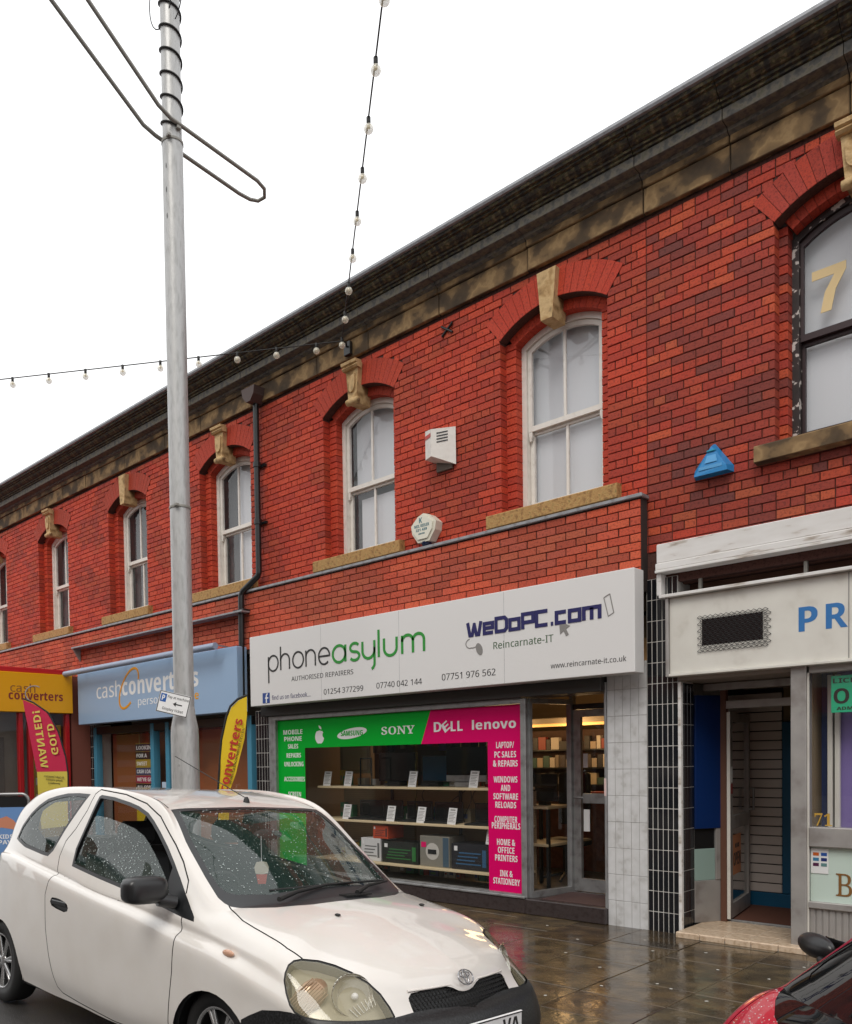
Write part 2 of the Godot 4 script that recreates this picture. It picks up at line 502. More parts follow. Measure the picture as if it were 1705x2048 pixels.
func ground():
	var wet = mat(Color.WHITE, 0.16)
	wet.metallic_specular = 0.6
	var fi = noise_img(61, 0.012, 512, 5)
	tri_tex(wet, ramp_tex(fi, [[0.0, lin(0.045, 0.034, 0.022)], [0.4, lin(0.075, 0.055, 0.034)], [0.6, lin(0.105, 0.075, 0.042)], [1.0, lin(0.14, 0.095, 0.05)]]), 0.6)
	var rt = ramp_tex(noise_img(62, 0.02, 256, 4), [[0.0, Color(0.08, 0.08, 0.08)], [0.45, Color(0.14, 0.14, 0.14)], [0.62, Color(0.2, 0.2, 0.2)], [1.0, Color(0.3, 0.3, 0.3)]])
	wet.roughness = 1.0
	wet.roughness_texture = rt
	bump(wet, noise_img(63, 0.05, 512, 5), 0.09)
	wet.vertex_color_use_as_albedo = true
	M.flag = wet
	# bedding under the flagstones shows in the joints
	var b = bx(-24, 6, -0.3, -0.012, -0.6, KERB_Z)
	var pav = structure("pavement", b, mat(lin(0.14, 0.10, 0.05), 0.6))
	var tones = [Color(1.1, 1.05, 1.0), Color(0.75, 0.7, 0.7), Color(1.35, 1.2, 0.95), Color(0.9, 0.95, 0.95), Color(1.2, 0.95, 0.85), Color(0.6, 0.6, 0.62)]
	var w = 0.578
	var rows = [-0.55, 0.22, 0.88, 1.70, 2.14, 2.62, KERB_Z]
	var rows2 = [-0.55, -0.02, 0.62, 1.28, 1.73, 2.14, KERB_Z]
	var spread = []
	for k in range(-8, 34):
		var x0 = -2.25 + 0.02 - w * k
		var rs = rows if k % 2 == 0 else rows2
		for i in rs.size() - 1:
			var z0 = rs[i]
			var z1 = rs[i + 1]
			spread.append([Vector2(x0 - w / 2, (z0 + z1) / 2).distance_to(Vector2(-2, 3)), x0 - w, x0, z0, z1])
	spread.sort_custom(func(a, q): return a[0] < q[0])
	var n = 0
	for s in spread:
		var m = MB.new()
		var g = 0.0035
		m.col = tones[rng.randi() % tones.size()]
		m.box(Vector3(s[1] + g, -0.03, s[3] + g) - Vector3((s[1] + s[2]) / 2, 0, (s[3] + s[4]) / 2), Vector3(s[2] - g, 0, s[4] - g) - Vector3((s[1] + s[2]) / 2, 0, (s[3] + s[4]) / 2), 0.003)
		var o = part(pav, "flagstone", m, wet)
		o.position = Vector3((s[1] + s[2]) / 2, rng.randf_range(-0.0025, 0.002), (s[3] + s[4]) / 2)
		o.rotation = Vector3(rng.randf_range(-0.003, 0.003), 0.0, rng.randf_range(-0.003, 0.003))
		n += 1
		if n >= 290:
			break
	# kerb of long stones
	var kerb_mat = mat(Color.WHITE, 0.35)
	tri_tex(kerb_mat, ramp_tex(noise_img(64, 0.05, 256, 4), [[0.0, lin(0.05, 0.05, 0.05)], [1.0, lin(0.16, 0.15, 0.14)]]), 2.0)
	var kb = structure("kerb", bx(-24, 6, -0.4, -0.05, KERB_Z + 0.004, KERB_Z + 0.12), kerb_mat)
	for k in 32:
		var o = part(kb, "kerb_stone", bx(-0.455, 0.455, -0.2, -0.002, KERB_Z + 0.003, KERB_Z + 0.135, 0.012), kerb_mat)
		o.position.x = 5.5 - k * 0.918
	# road: one sheet with a camber
	var road_mat = mat(Color.WHITE, 0.3)
	road_mat.metallic_specular = 0.6
	tri_tex(road_mat, ramp_tex(noise_img(65, 0.2, 256, 3), [[0.0, lin(0.012, 0.012, 0.012)], [0.5, lin(0.04, 0.036, 0.034)], [1.0, lin(0.11, 0.10, 0.09)]]), 2.2)
	bump(road_mat, noise_img(66, 0.25, 256, 2), 0.5)
	var r = MB.new()
	var zs = [KERB_Z + 0.1, 3.2, 4.0, 5.5, 7.7, 9.0, 11.0, 13.0]
	for i in zs.size() - 1:
		r.quad(Vector3(-60, road_y(zs[i + 1]), zs[i + 1]), Vector3(40, road_y(zs[i + 1]), zs[i + 1]), Vector3(40, road_y(zs[i]), zs[i]), Vector3(-60, road_y(zs[i]), zs[i]))
	structure("road", r, road_mat)
	var far = MB.new()
	far.quad(Vector3(-200, -0.32, 200), Vector3(200, -0.32, 200), Vector3(200, -0.32, -200), Vector3(-200, -0.32, -200))
	structure("ground", far, mat(lin(0.06, 0.055, 0.05), 0.8))
	# chips of chewing gum and litter on the flags
	for q in [[-3.17, 0.42], [-2.95, 0.75], [-3.42, 1.25], [-2.62, 0.55], [-2.35, 1.02], [-1.93, 0.55], [-2.0, 1.05], [-2.38, 1.72], [-2.5, 1.66], [-2.1, 1.85], [-3.6, 0.75], [-4.1, 0.4], [-3.0, 1.5], [-2.75, 1.95], [-1.6, 1.3], [-2.9, 2.4]]:
		var m = MB.new()
		m.ball(Vector3.ZERO, 0.014, 6, Vector3(1.0, 0.12, 0.75))
		var o = MeshInstance3D.new()
		o.name = numbered("paper_scrap")
		o.mesh = m.mesh(M.scrap)
		add_child(o)
		o.position = Vector3(q[0], 0.001, q[1])
		o.rotation.y = q[0] * 7.0
		o.set_meta("label", "tiny white scrap lying on the wet flagstones")
		o.set_meta("category", "litter")
		o.set_meta("group", "white scraps on the pavement")

# ---------- the terrace ----------
var houses = []
var bricks_of = [[], [], [], []]
const EDGES = [0.1, -3.32, -8.62, -12.98, -17.4]
const HALF := 0.565
const SPRING := 5.63
const SILL := 3.96
const ARC_Y := 4.885
const ARC_R := 0.935

func house_at(x):
	for k in 4:
		if x > EDGES[k + 1]:
			return k
	return 3

func blocked(y):
	var out = []
	for i in 7:
		var xc = WIN0 - PITCH * i
		var hw = -1.0
		if y > SILL - 0.03 and y < SPRING:
			hw = HALF
		elif y >= SPRING and y < 5.837:
			hw = HALF + (y - SPRING) * 0.757
		elif y >= 5.837 and y < ARC_Y + 1.19:
			hw = sqrt(1.195 * 1.195 - (y - ARC_Y) * (y - ARC_Y))
		if hw > 0:
			out.append([xc - hw, xc + hw])
	return out

const RED = [Color(0.558, 0.0514, 0.0173), Color(0.519, 0.0462, 0.0163), Color(0.584, 0.0625, 0.0198), Color(0.487, 0.0438, 0.0168), Color(0.539, 0.0538, 0.0207), Color(0.565, 0.0573, 0.0183), Color(0.448, 0.0415, 0.0168), Color(0.591, 0.0701, 0.0241)]
const MIXED = [Color(0.47, 0.0468, 0.0195), Color(0.38, 0.0378, 0.0195), Color(0.29, 0.0396, 0.024), Color(0.52, 0.0648, 0.0225), Color(0.42, 0.0468, 0.024), Color(0.23, 0.042, 0.03), Color(0.56, 0.09, 0.03), Color(0.33, 0.0378, 0.0225), Color(0.45, 0.054, 0.0225), Color(0.4, 0.045, 0.0225)]
const SALMON = [Color(0.62, 0.0945, 0.0375), Color(0.57, 0.081, 0.0315), Color(0.64, 0.113, 0.045), Color(0.53, 0.0747, 0.0315), Color(0.6, 0.0972, 0.045)]
var brick_meshes = {}

func brick_mesh(col, depth, len_):
	var key = [col, depth, len_ > 0.14]
	if not brick_meshes.has(key):
		var m = MB.new()
		m.col = col
		var L = 0.196 if len_ > 0.14 else 0.094
		m.brick(Vector3(-L / 2, -0.0325, -depth), Vector3(L / 2, 0.0325, 0.0), 0.0035)
		brick_meshes[key] = [m.mesh(M.brick), L]
	return brick_meshes[key]

# patches of soot and weathering shared by neighbouring bricks, in a few steps
var soot = FastNoiseLite.new()
func aged(c, x, y):
	soot.seed = 9
	soot.frequency = 0.9
	soot.fractal_octaves = 3
	var k = soot.get_noise_2d(x, y * 1.4)
	var s = clamp(round((k + 0.12) * 6.0), 0.0, 2.0)
	return Color(c.r * (1.0 - 0.13 * s), c.g * (1.0 - 0.06 * s), c.b * (1.0 - 0.02 * s))

func lay(list, x0, x1, y, z, depth, pal, wall):
	# one brick; wall 0 old wall, 1 new panel
	if x1 - x0 < 0.025:
		return
	list.append({"x0": x0, "x1": x1, "y": y, "z": z, "d": depth, "c": aged(pal[rng.randi() % pal.size()], (x0 + x1) / 2, y), "w": wall})

func course(y, x0, x1, z, depth, pal_of, stops, headers, offset, wall, joint):
	# a course of bricks from x0 to x1 that stops at the blocked spans
	var spans = []
	var a = x0
	var ss = stops.duplicate()
	ss.sort_custom(func(p, q): return p[0] < q[0])
	for s in ss:
		if s[1] < a:
			continue
		if s[0] > a:
			spans.append([a, min(s[0], x1), a > x0 + 0.001, s[0] < x1])
		a = max(a, s[1])
	if a < x1:
		spans.append([a, x1, a > x0 + 0.001, false])
	var step = 0.1025 if headers else 0.205
	for s in spans:
		var k0 = floor((s[0] - offset) / step)
		var x = offset + k0 * step
		var b0 = s[0]
		while b0 < s[1] - 0.004:
			x += step
			var b1 = min(x, s[1])
			if s[1] - b1 < 0.035:
				b1 = s[1]
			if b1 - b0 < 0.035 and b1 < s[1]:
				continue
			var at_edge = (b0 <= s[0] + 0.001 and s[2]) or (b1 >= s[1] - 0.001 and s[3])
			var h = house_at((b0 + b1) / 2)
			var dd = 0.118 if at_edge and wall == 0 else depth
			var g0 = 0.0 if (at_edge and b0 <= s[0] + 0.001) else joint / 2
			var g1 = 0.0 if (at_edge and b1 >= s[1] - 0.001) else joint / 2
			lay(bricks_of[h], b0 + g0, b1 - g1, y, z + rng.randf_range(-0.0025, 0.003), dd, pal_of.call(h), wall)
			b0 = b1

func walls():
	for k in 4:
		var lab = ["mottled red brick shop building with a pale numeral on its window", "red brick shop building above the long white shop sign", "red brick shop building behind the lamp post, above the pale blue sign", "red brick shop building at the far end, above the yellow sign"][k]
		houses.append(thing("shop_building", lab, "building", Vector3((EDGES[k] + EDGES[k + 1]) / 2, 0, 0), "terrace of brick shops"))
	# backing of the upper wall, seen in the joints
	for k in 4:
		var m = MB.new()
		var lo = EDGES[k + 1]
		var hi = EDGES[k]
		var cuts = []
		for i in 7:
			var xc = WIN0 - PITCH * i
			if xc > lo and xc < hi:
				cuts.append(xc)
		cuts.sort()
		var zf = -0.011
		var x = lo
		for xc in cuts:
			m.box(Vector3(x, 3.0, -0.35), Vector3(xc - HALF - 0.004, 6.2, zf))
			m.box(Vector3(xc - HALF - 0.004, 3.0, -0.35), Vector3(xc + HALF + 0.004, SILL - 0.02, zf))
			# above the opening: up to the arch
			for s in [-1.0, 1.0]:
				var poly = PackedVector2Array()
				var N = 8
				for q in N + 1:
					var xx = (HALF + 0.004) * q / N
					poly.append(Vector2(xc + s * xx, ARC_Y + sqrt(ARC_R * ARC_R - min(xx, HALF) * min(xx, HALF)) + 0.01))
				poly.append(Vector2(xc + s * (HALF + 0.004), 6.2))
				poly.append(Vector2(xc, 6.2))
				m.prism(poly, -0.118, zf)
			x = xc + HALF + 0.004
		m.box(Vector3(x, 3.0, -0.35), Vector3(hi, 6.2, zf))
		# rear and roof of the building
		part(houses[k], "wall", m, M.mortar)
		var rf = MB.new()
		rf.quad(Vector3(lo, 6.74, 0.36), Vector3(hi, 6.74, 0.36), Vector3(hi, 9.0, -4.0), Vector3(lo, 9.0, -4.0))
		rf.quad(Vector3(hi, 0, -8.0), Vector3(lo, 0, -8.0), Vector3(lo, 6.7, -8.0), Vector3(hi, 6.7, -8.0))
		rf.quad(Vector3(hi, 6.7, -8.0), Vector3(lo, 6.7, -8.0), Vector3(lo, 9.0, -4.0), Vector3(hi, 9.0, -4.0))
		part(houses[k], "roof", rf, M.slate)
		var back = MB.new()
		back.box(Vector3(lo + 0.01, 2.9, -1.6), Vector3(hi - 0.01, 6.6, -1.5))
		back.box(Vector3(lo + 0.01, 2.85, -7.9), Vector3(hi - 0.01, 2.98, -0.36))
		part(houses[k], "upper_room", back, M.dark_room)
	for s in [[0.1, 1], [-17.4, -1]]:
		var side = MB.new()
		side.box(Vector3(s[0], 0, -8.0), Vector3(s[0] + 0.2 * s[1], 6.72, 0.0))
		part(houses[0 if s[1] > 0 else 3], "side_wall", side, M.mortar)
	var pal_of = func(h): return MIXED if h == 0 else RED
	var nc = 0
	var y = 3.315
	while y < 6.14:
		course(y, -17.35, -3.32, 0.0, 0.016, pal_of, blocked(y), nc % 4 == 3, 0.03 if nc % 2 == 0 else 0.03 + 0.1025 * (0.5 if nc % 4 == 3 else 1.0), 0, 0.009)
		course(y, -3.32, 0.1, 0.0, 0.016, pal_of, blocked(y), nc % 3 == 2, 0.07 if nc % 2 == 0 else 0.07 + 0.1025 * (0.5 if nc % 3 == 2 else 1.0), 0, 0.008)
		y += 0.0727
		nc += 1
	# inner order of each opening
	for i in 7:
		var xc = WIN0 - PITCH * i
		var h = house_at(xc)
		var yy = SILL + 0.03
		while yy < 5.62:
			for s in [-1.0, 1.0]:
				var xa = xc + s * (0.455 if i > 0 else 0.505)
				var xb = xc + s * (HALF + 0.02)
				bricks_of[h].append({"x0": min(xa, xb), "x1": max(xa, xb), "y": yy, "z": -0.11 + rng.randf_range(-0.002, 0.002), "d": 0.13, "c": pal_of.call(h)[rng.randi() % 8], "w": 0})
			yy += 0.0727
	# new brick panel behind the signs
	y = 3.04
	nc = 0
	while y < 3.715:
		course(y, -17.35, -3.325, 0.12, 0.016, func(_h): return SALMON, [], false, -0.045 if nc % 2 == 0 else 0.0575, 1, 0.011)
		y += 0.0727
		nc += 1

func panels():
	for k in [1, 2, 3]:
		var lo = EDGES[k + 1]
		var hi = min(EDGES[k], -3.325)
		var pn = part(houses[k], "brick_panel", bx(lo, hi, 2.95, 3.745, -0.005, 0.108), M.mortar_dark)
		part(pn, "coping", bx(lo, hi + 0.02, 3.742, 3.775, -0.002, 0.145, 0.006), M.lead)
	# deal the bricks out: the nearest as parts, the rest as one mass
	for k in 4:
		var list = bricks_of[k]
		for b in list:
			b.far = Vector3((b.x0 + b.x1) / 2, b.y, b.z).distance_to(Vector3(0, 1.5, 7.1))
		list.sort_custom(func(p, q): return p.far < q.far)
		var wall = houses[k].get_node("wall")
		var panel = houses[k].get_node_or_null("brick_panel")
		var rest = MB.new()
		var rest2 = MB.new()
		for i in list.size():
			var b = list[i]
			if i < 296:
				var L = b.x1 - b.x0
				var bm = brick_mesh(b.c, b.d, L)
				var o = MeshInstance3D.new()
				o.name = "brick"
				o.mesh = bm[0]
				(panel if b.w == 1 else wall).add_child(o, true)
				o.position = Vector3((b.x0 + b.x1) / 2, b.y, b.z)
				o.scale.x = L / bm[1]
			else:
				var r = rest2 if b.w == 1 else rest
				r.col = b.c
				r.brick(Vector3(b.x0, b.y - 0.0325, b.z - b.d), Vector3(b.x1, b.y + 0.0325, b.z), 0.0035)
		if not rest.v.is_empty():
			stuff(part(houses[k], "brickwork", rest, M.brick))
		if not rest2.v.is_empty():
			stuff(part(houses[k], "panel_brickwork", rest2, M.brick))

func cornice():
	for k in 4:
		var lo = EDGES[k + 1]
		var hi = EDGES[k]
		var top = part(houses[k], "cornice", bx(lo, hi, 6.15, 6.72, -0.3, 0.03), M.stone_black)
		var gut = MB.new()
		gut.sweep([Vector2(0.36, 6.70), Vector2(0.425, 6.705), Vector2(0.435, 6.725), Vector2(0.43, 6.752), Vector2(0.38, 6.757), Vector2(0.36, 6.74)], lo, hi)
		part(top, "gutter_edge", gut, M.lead)
		var x = hi
		var w = 0.0
		while x > lo + 0.05:
			w = rng.randf_range(0.75, 1.15)
			var x2 = max(lo, x - w)
			if x2 - lo < 0.4:
				x2 = lo
			var g = 0.003
			var dz = rng.randf_range(-0.006, 0.006)
			var fr = MB.new()
			fr.box(Vector3(x2 + g, 6.148, 0.0), Vector3(x - g, 6.355, 0.05 + dz), 0.006)
			fr.box(Vector3(x2 + g, 6.357, 0.0), Vector3(x - g, 6.43, 0.075 + dz), 0.008)
			part(top, "frieze_stone", fr, M.stone)
			var bd = MB.new()
			bd.sweep([Vector2(0.05, 6.405), Vector2(0.11 + dz, 6.43), Vector2(0.12 + dz, 6.455), Vector2(0.20 + dz, 6.46), Vector2(0.215 + dz, 6.466), Vector2(0.215 + dz, 6.548), Vector2(0.2, 6.555)], x2 + g, x - g)
			part(top, "band_stone", bd, M.stone_grey)
			var mo = MB.new()
			mo.sweep([Vector2(0.2, 6.552), Vector2(0.235 + dz, 6.553), Vector2(0.238 + dz, 6.572), Vector2(0.262 + dz, 6.576), Vector2(0.264 + dz, 6.596), Vector2(0.288 + dz, 6.60), Vector2(0.296 + dz, 6.606), Vector2(0.318 + dz, 6.618), Vector2(0.332 + dz, 6.634), Vector2(0.336 + dz, 6.65), Vector2(0.362 + dz, 6.653), Vector2(0.364 + dz, 6.67), Vector2(0.392 + dz, 6.673), Vector2(0.396 + dz, 6.70), Vector2(0.35, 6.705)], x2 + g, x - g)
			part(top, "moulding_stone", mo, M.stone_black)
			x = x2

func arc_pts(xc, hw, r, y0, n = 14):
	# outline of an arched opening, counter-clockwise from the lower left corner
	var p = PackedVector2Array([Vector2(xc - hw, y0), Vector2(xc + hw, y0)])
	for q in n + 1:
		var xx = hw - 2.0 * hw * q / n
		p.append(Vector2(xc + xx, ARC_Y + sqrt(r * r - xx * xx)))
	return p

func windows():
	for i in 7:
		var xc = WIN0 - PITCH * i
		var h = house_at(xc)
		var old = i == 0
		var fm = M.flaky if old else M.white_paint
		var e = 0.05 if old else 0.0
		var w = part(houses[h], "window", MB.new().ring(arc_pts(xc, 0.46 + e, 0.838, SILL - 0.01), arc_pts(xc, 0.405 + e, 0.783, SILL + 0.03), -0.30, -0.215), fm)
		var mid = 4.755
		# upper sash
		var ai = arc_pts(xc, 0.402 + e, 0.78, mid)
		var ao = arc_pts(xc, 0.36 + 1.4 * e, 0.735, mid + 0.05)
		part(w, "sash", MB.new().ring(ai, ao, -0.275, -0.24), M.white_paint if not old else M.dark_frame)
		var ls = [[Vector2(xc - 0.402 - e, SILL + 0.03), Vector2(xc + 0.402 + e, SILL + 0.03), Vector2(xc + 0.402 + e, mid + 0.012), Vector2(xc - 0.402 - e, mid + 0.012)], [Vector2(xc - 0.36 - 1.4 * e, SILL + 0.10), Vector2(xc + 0.36 + 1.4 * e, SILL + 0.10), Vector2(xc + 0.36 + 1.4 * e, mid - 0.03), Vector2(xc - 0.36 - 1.4 * e, mid - 0.03)]]
		part(w, "sash", MB.new().ring(ls[0], ls[1], -0.315, -0.28), M.white_paint if not old else M.dark_frame)
		if not old:
			part(w, "glazing_bar", bx(xc - 0.014, xc + 0.014, mid + 0.04, ARC_Y + 0.745, -0.27, -0.243, 0.004), M.white_paint)
			part(w, "glazing_bar", bx(xc - 0.014, xc + 0.014, SILL + 0.09, mid - 0.02, -0.312, -0.283, 0.004), M.white_paint)
			for s in [-1.0, 1.0]:
				var hn = PackedVector2Array([Vector2(0, 0), Vector2(0.04, 0), Vector2(0.04, -0.05), Vector2(0.03, -0.09), Vector2(0.012, -0.10), Vector2(0.006, -0.06)])
				part(w, "sash_horn", MB.new().prism(hn, -0.272, -0.243, Transform3D(Basis.IDENTITY.scaled(Vector3(s, 1, 1)), Vector3(xc - s * 0.402, mid + 0.005, 0))), M.white_paint)
		for s in ([-1.0, 1.0] if not old else [0.0]):
			var up = MB.new()
			var poly = PackedVector2Array()
			var x0 = xc + (0.0 if s > 0 else -0.365 - 1.4 * e)
			var x1 = xc + (0.365 + 1.4 * e if s >= 0 else 0.0)
			poly.append(Vector2(x0, mid + 0.04)); poly.append(Vector2(x1, mid + 0.04))
			for q in 9:
				var xx = x1 + (x0 - x1) * q / 8.0
				poly.append(Vector2(xx, ARC_Y + sqrt(0.74 * 0.74 - (xx - xc) * (xx - xc))))
			up.flat(poly, -0.258)
			part(w, "pane", up, M.pane)
			var lo = MB.new()
			lo.quad(Vector3(x0, SILL + 0.09, -0.298), Vector3(x1, SILL + 0.09, -0.298), Vector3(x1, mid - 0.02, -0.298), Vector3(x0, mid - 0.02, -0.298))
			part(w, "pane", lo, M.pane)
		# blinds and curtains close behind the glass
		var bl = MB.new()
		var b0 = xc - 0.42
		match i:
			2, 3: b0 = xc - 0.12
			4, 5, 6: b0 = xc + 0.2
		if i >= 2:
			part(w, "curtain", bx(xc - 0.44, b0, SILL, 5.7, -0.42, -0.40), M.curtain)
		bl.box(Vector3(b0 - e, SILL + 0.02, -0.36), Vector3(xc + 0.44 + e, 5.68, -0.35))
		if i == 2:
			bl = MB.new()
			bl.box(Vector3(xc - 0.27, SILL + 0.02, -0.36), Vector3(xc + 0.44, 4.66, -0.35))
			bl.box(Vector3(xc - 0.34, 4.8, -0.36), Vector3(xc + 0.44, 5.68, -0.35))
		part(w, "blind", bl, M.blind)
		if old:
			var nums = MB.new()
			nums.prism(PackedVector2Array([Vector2(0, 0.335), Vector2(0.235, 0.335), Vector2(0.235, 0.275), Vector2(0.165, 0.15), Vector2(0.135, 0.0), Vector2(0.06, 0.0), Vector2(0.09, 0.15), Vector2(0.155, 0.265), Vector2(0.0, 0.265)]), 0, 0.004, Transform3D(Basis.IDENTITY, Vector3(xc - 0.375, 4.93, -0.256)))
			part(w, "numeral", nums, mat(lin(0.72, 0.55, 0.28), 0.5), "pale yellow numeral 7 on the upper pane")
		# sill
		var sl = MB.new()
		sl.sweep([Vector2(0.0, SILL - 0.165), Vector2(0.085, SILL - 0.16), Vector2(0.09, SILL - 0.155), Vector2(0.09, SILL - 0.04), Vector2(0.082, SILL - 0.03), Vector2(-0.24, SILL)], xc - 0.69, xc + 0.69)
		var so = part(houses[h], "window_sill", sl, M.sill if not old else M.stone)
		if i == 3:
			so.set_meta("label", "stone window sill green with moss")
		# arch of rubbed bricks, two orders, and keystone
		var a = part(houses[h], "window_arch", MB.new().prism(arch_band(xc, ARC_R - 0.004, 1.19), -0.11, -0.002), M.mortar)
		for ring in 2:
			var r0 = ARC_R if ring == 0 else 0.838
			var r1 = 1.195 if ring == 0 else 0.962
			var span = asin(HALF / ARC_R) if ring == 0 else asin(0.47 / 0.838)
			var N = 18 if ring == 0 else 15
			var pal = MIXED if h == 0 else RED
			for q in N:
				var t0 = -span + 2.0 * span * q / N + 0.0018
				var t1 = -span + 2.0 * span * (q + 1) / N - 0.0018
				var poly = PackedVector2Array([Vector2(xc + r0 * sin(t0), ARC_Y + r0 * cos(t0)), Vector2(xc + r1 * sin(t0), ARC_Y + r1 * cos(t0)), Vector2(xc + r1 * sin(t1), ARC_Y + r1 * cos(t1)), Vector2(xc + r0 * sin(t1), ARC_Y + r0 * cos(t1))])
				var m = MB.new()
				m.col = aged([pal[0], pal[1], pal[4]][rng.randi() % 3], xc, 6.0)
				if ring == 0:
					m.prism(poly, -0.114, 0.006 + rng.randf_range(-0.001, 0.001))
				else:
					m.prism(poly, -0.235, -0.108 + rng.randf_range(-0.001, 0.001))
				part(a, "arch_brick", m, M.brick)
		var ks = MB.new()
		ks.prism(PackedVector2Array([Vector2(xc - 0.06, 5.61), Vector2(xc + 0.06, 5.61), Vector2(xc + 0.1, 6.06), Vector2(xc - 0.1, 6.06)]), -0.16, 0.075)
		var kn = part(houses[h], "keystone", ks, M.keystone)
		if i in [0, 2, 3, 5]:
			var cap = MB.new()
			cap.sweep([Vector2(0.04, 5.985), Vector2(0.105, 5.99), Vector2(0.125, 6.01), Vector2(0.11, 6.03), Vector2(0.135, 6.04), Vector2(0.14, 6.07), Vector2(0.04, 6.075)], xc - 0.118, xc + 0.118)
			part(kn, "cap_moulding", cap, M.keystone)
			var sh = PackedVector2Array()
			for q in 13:
				var an = PI + PI * q / 12.0
				sh.append(Vector2(xc + 0.055 * cos(an), 5.82 + 0.085 * sin(an)))
			sh.append(Vector2(xc + 0.06, 5.93)); sh.append(Vector2(xc, 5.915)); sh.append(Vector2(xc - 0.06, 5.93))
			part(kn, "shield", MB.new().prism(sh, 0.07, 0.10), M.keystone)
			var sc = MB.new()
			sc.lathe([Vector2(0.0, -0.085), Vector2(0.035, -0.085), Vector2(0.042, 0.0), Vector2(0.035, 0.085), Vector2(0.0, 0.085)], Transform3D(Basis(Vector3(0, 0, 1), PI / 2), Vector3(xc, 5.635, 0.07)), 12)
			part(kn, "scroll", sc, M.keystone)

func arch_band(xc, r0, r1):
	var span = asin(HALF / ARC_R)
	var p = PackedVector2Array()
	for q in 15:
		var t = -span + 2.0 * span * q / 14.0
		p.append(Vector2(xc + r1 * sin(t), ARC_Y + r1 * cos(t)))
	for q in 15:
		var t = span - 2.0 * span * q / 14.0
		p.append(Vector2(xc + r0 * sin(t), ARC_Y + r0 * cos(t)))
	return p

# ---------- lettering ----------
var fonts = {}
func font_of(kind):
	if not fonts.has(kind):
		var f = SystemFont.new()
		f.font_names = PackedStringArray(["Droid Serif" if kind.contains("serif") else "Droid Sans"])
		f.font_weight = 700 if kind.contains("bold") else 400
		f.font_italic = kind.contains("italic")
		fonts[kind] = f
	return fonts[kind]

func txt(parent, words, x0, x1, y0, y1, z, m, kind = "sans", xf = null, called = "lettering"):
	# words whose ink fills the box x0..x1, y0..y1 (thin raised letters)
	var t = TextMesh.new()
	t.text = words
	t.font = font_of(kind)
	t.font_size = 48
	t.pixel_size = 0.01
	t.depth = 0.02
	t.curve_step = 1.5
	t.material = m
	var bb = t.get_aabb()
	var s = Vector3((x1 - x0) / bb.size.x, (y1 - y0) / bb.size.y, 0.1)
	var o = MeshInstance3D.new()
	o.name = called
	o.mesh = t
	parent.add_child(o, true)
	var local = Transform3D(Basis.from_scale(s), Vector3(x0 - bb.position.x * s.x, y0 - bb.position.y * s.y, z))
	if xf != null:
		local = xf * local
	if parent.get_parent() == self and not (parent is MeshInstance3D) and not parent.has_meta("local"):
		local.origin -= parent.position
	o.transform = local
	return o

func arc2(cx, cy, rx, ry, a0, a1, n = 14):
	var p = []
	for i in n + 1:
		var a = deg_to_rad(a0 + (a1 - a0) * i / n)
		p.append(Vector2(cx + rx * cos(a), cy + ry * sin(a)))
	return p

func ribbon(mb, pts, w, z0, z1, org, sc, round_end = true):
	# a stroke of width w along pts (unit glyph space scaled by sc), raised from z0 to z1
	var P = []
	for p in pts:
		P.append(Vector2(org.x + p.x * sc.x, org.y + p.y * sc.y))
	var lines = Geometry2D.offset_polyline(PackedVector2Array(P), w / 2, Geometry2D.JOIN_ROUND if round_end else Geometry2D.JOIN_MITER, Geometry2D.END_ROUND if round_end else Geometry2D.END_BUTT)
	var outer = []
	var holes = []
	for l in lines:
		if Geometry2D.is_polygon_clockwise(l):
			holes.append(l)
		else:
			outer.append(l)
	for l in outer:
		var poly = l
		for h in holes:
			# slit the ring open so that it can be triangulated
			var best = 1e9
			var bi = 0
			var bj = 0
			for i in poly.size():
				for j in h.size():
					var d = poly[i].distance_squared_to(h[j])
					if d < best:
						best = d; bi = i; bj = j
			var q = PackedVector2Array()
			for i in bi + 1:
				q.append(poly[i])
			for j in h.size() + 1:
				q.append(h[(bj + j) % h.size()])
			for i in range(bi, poly.size()):
				q.append(poly[i])
			poly = q
		mb.flat(poly, z1)
		for i in l.size():
			var a = l[i]
			var b = l[(i + 1) % l.size()]
			mb.quad(Vector3(a.x, a.y, z0), Vector3(b.x, b.y, z0), Vector3(b.x, b.y, z1), Vector3(a.x, a.y, z1))

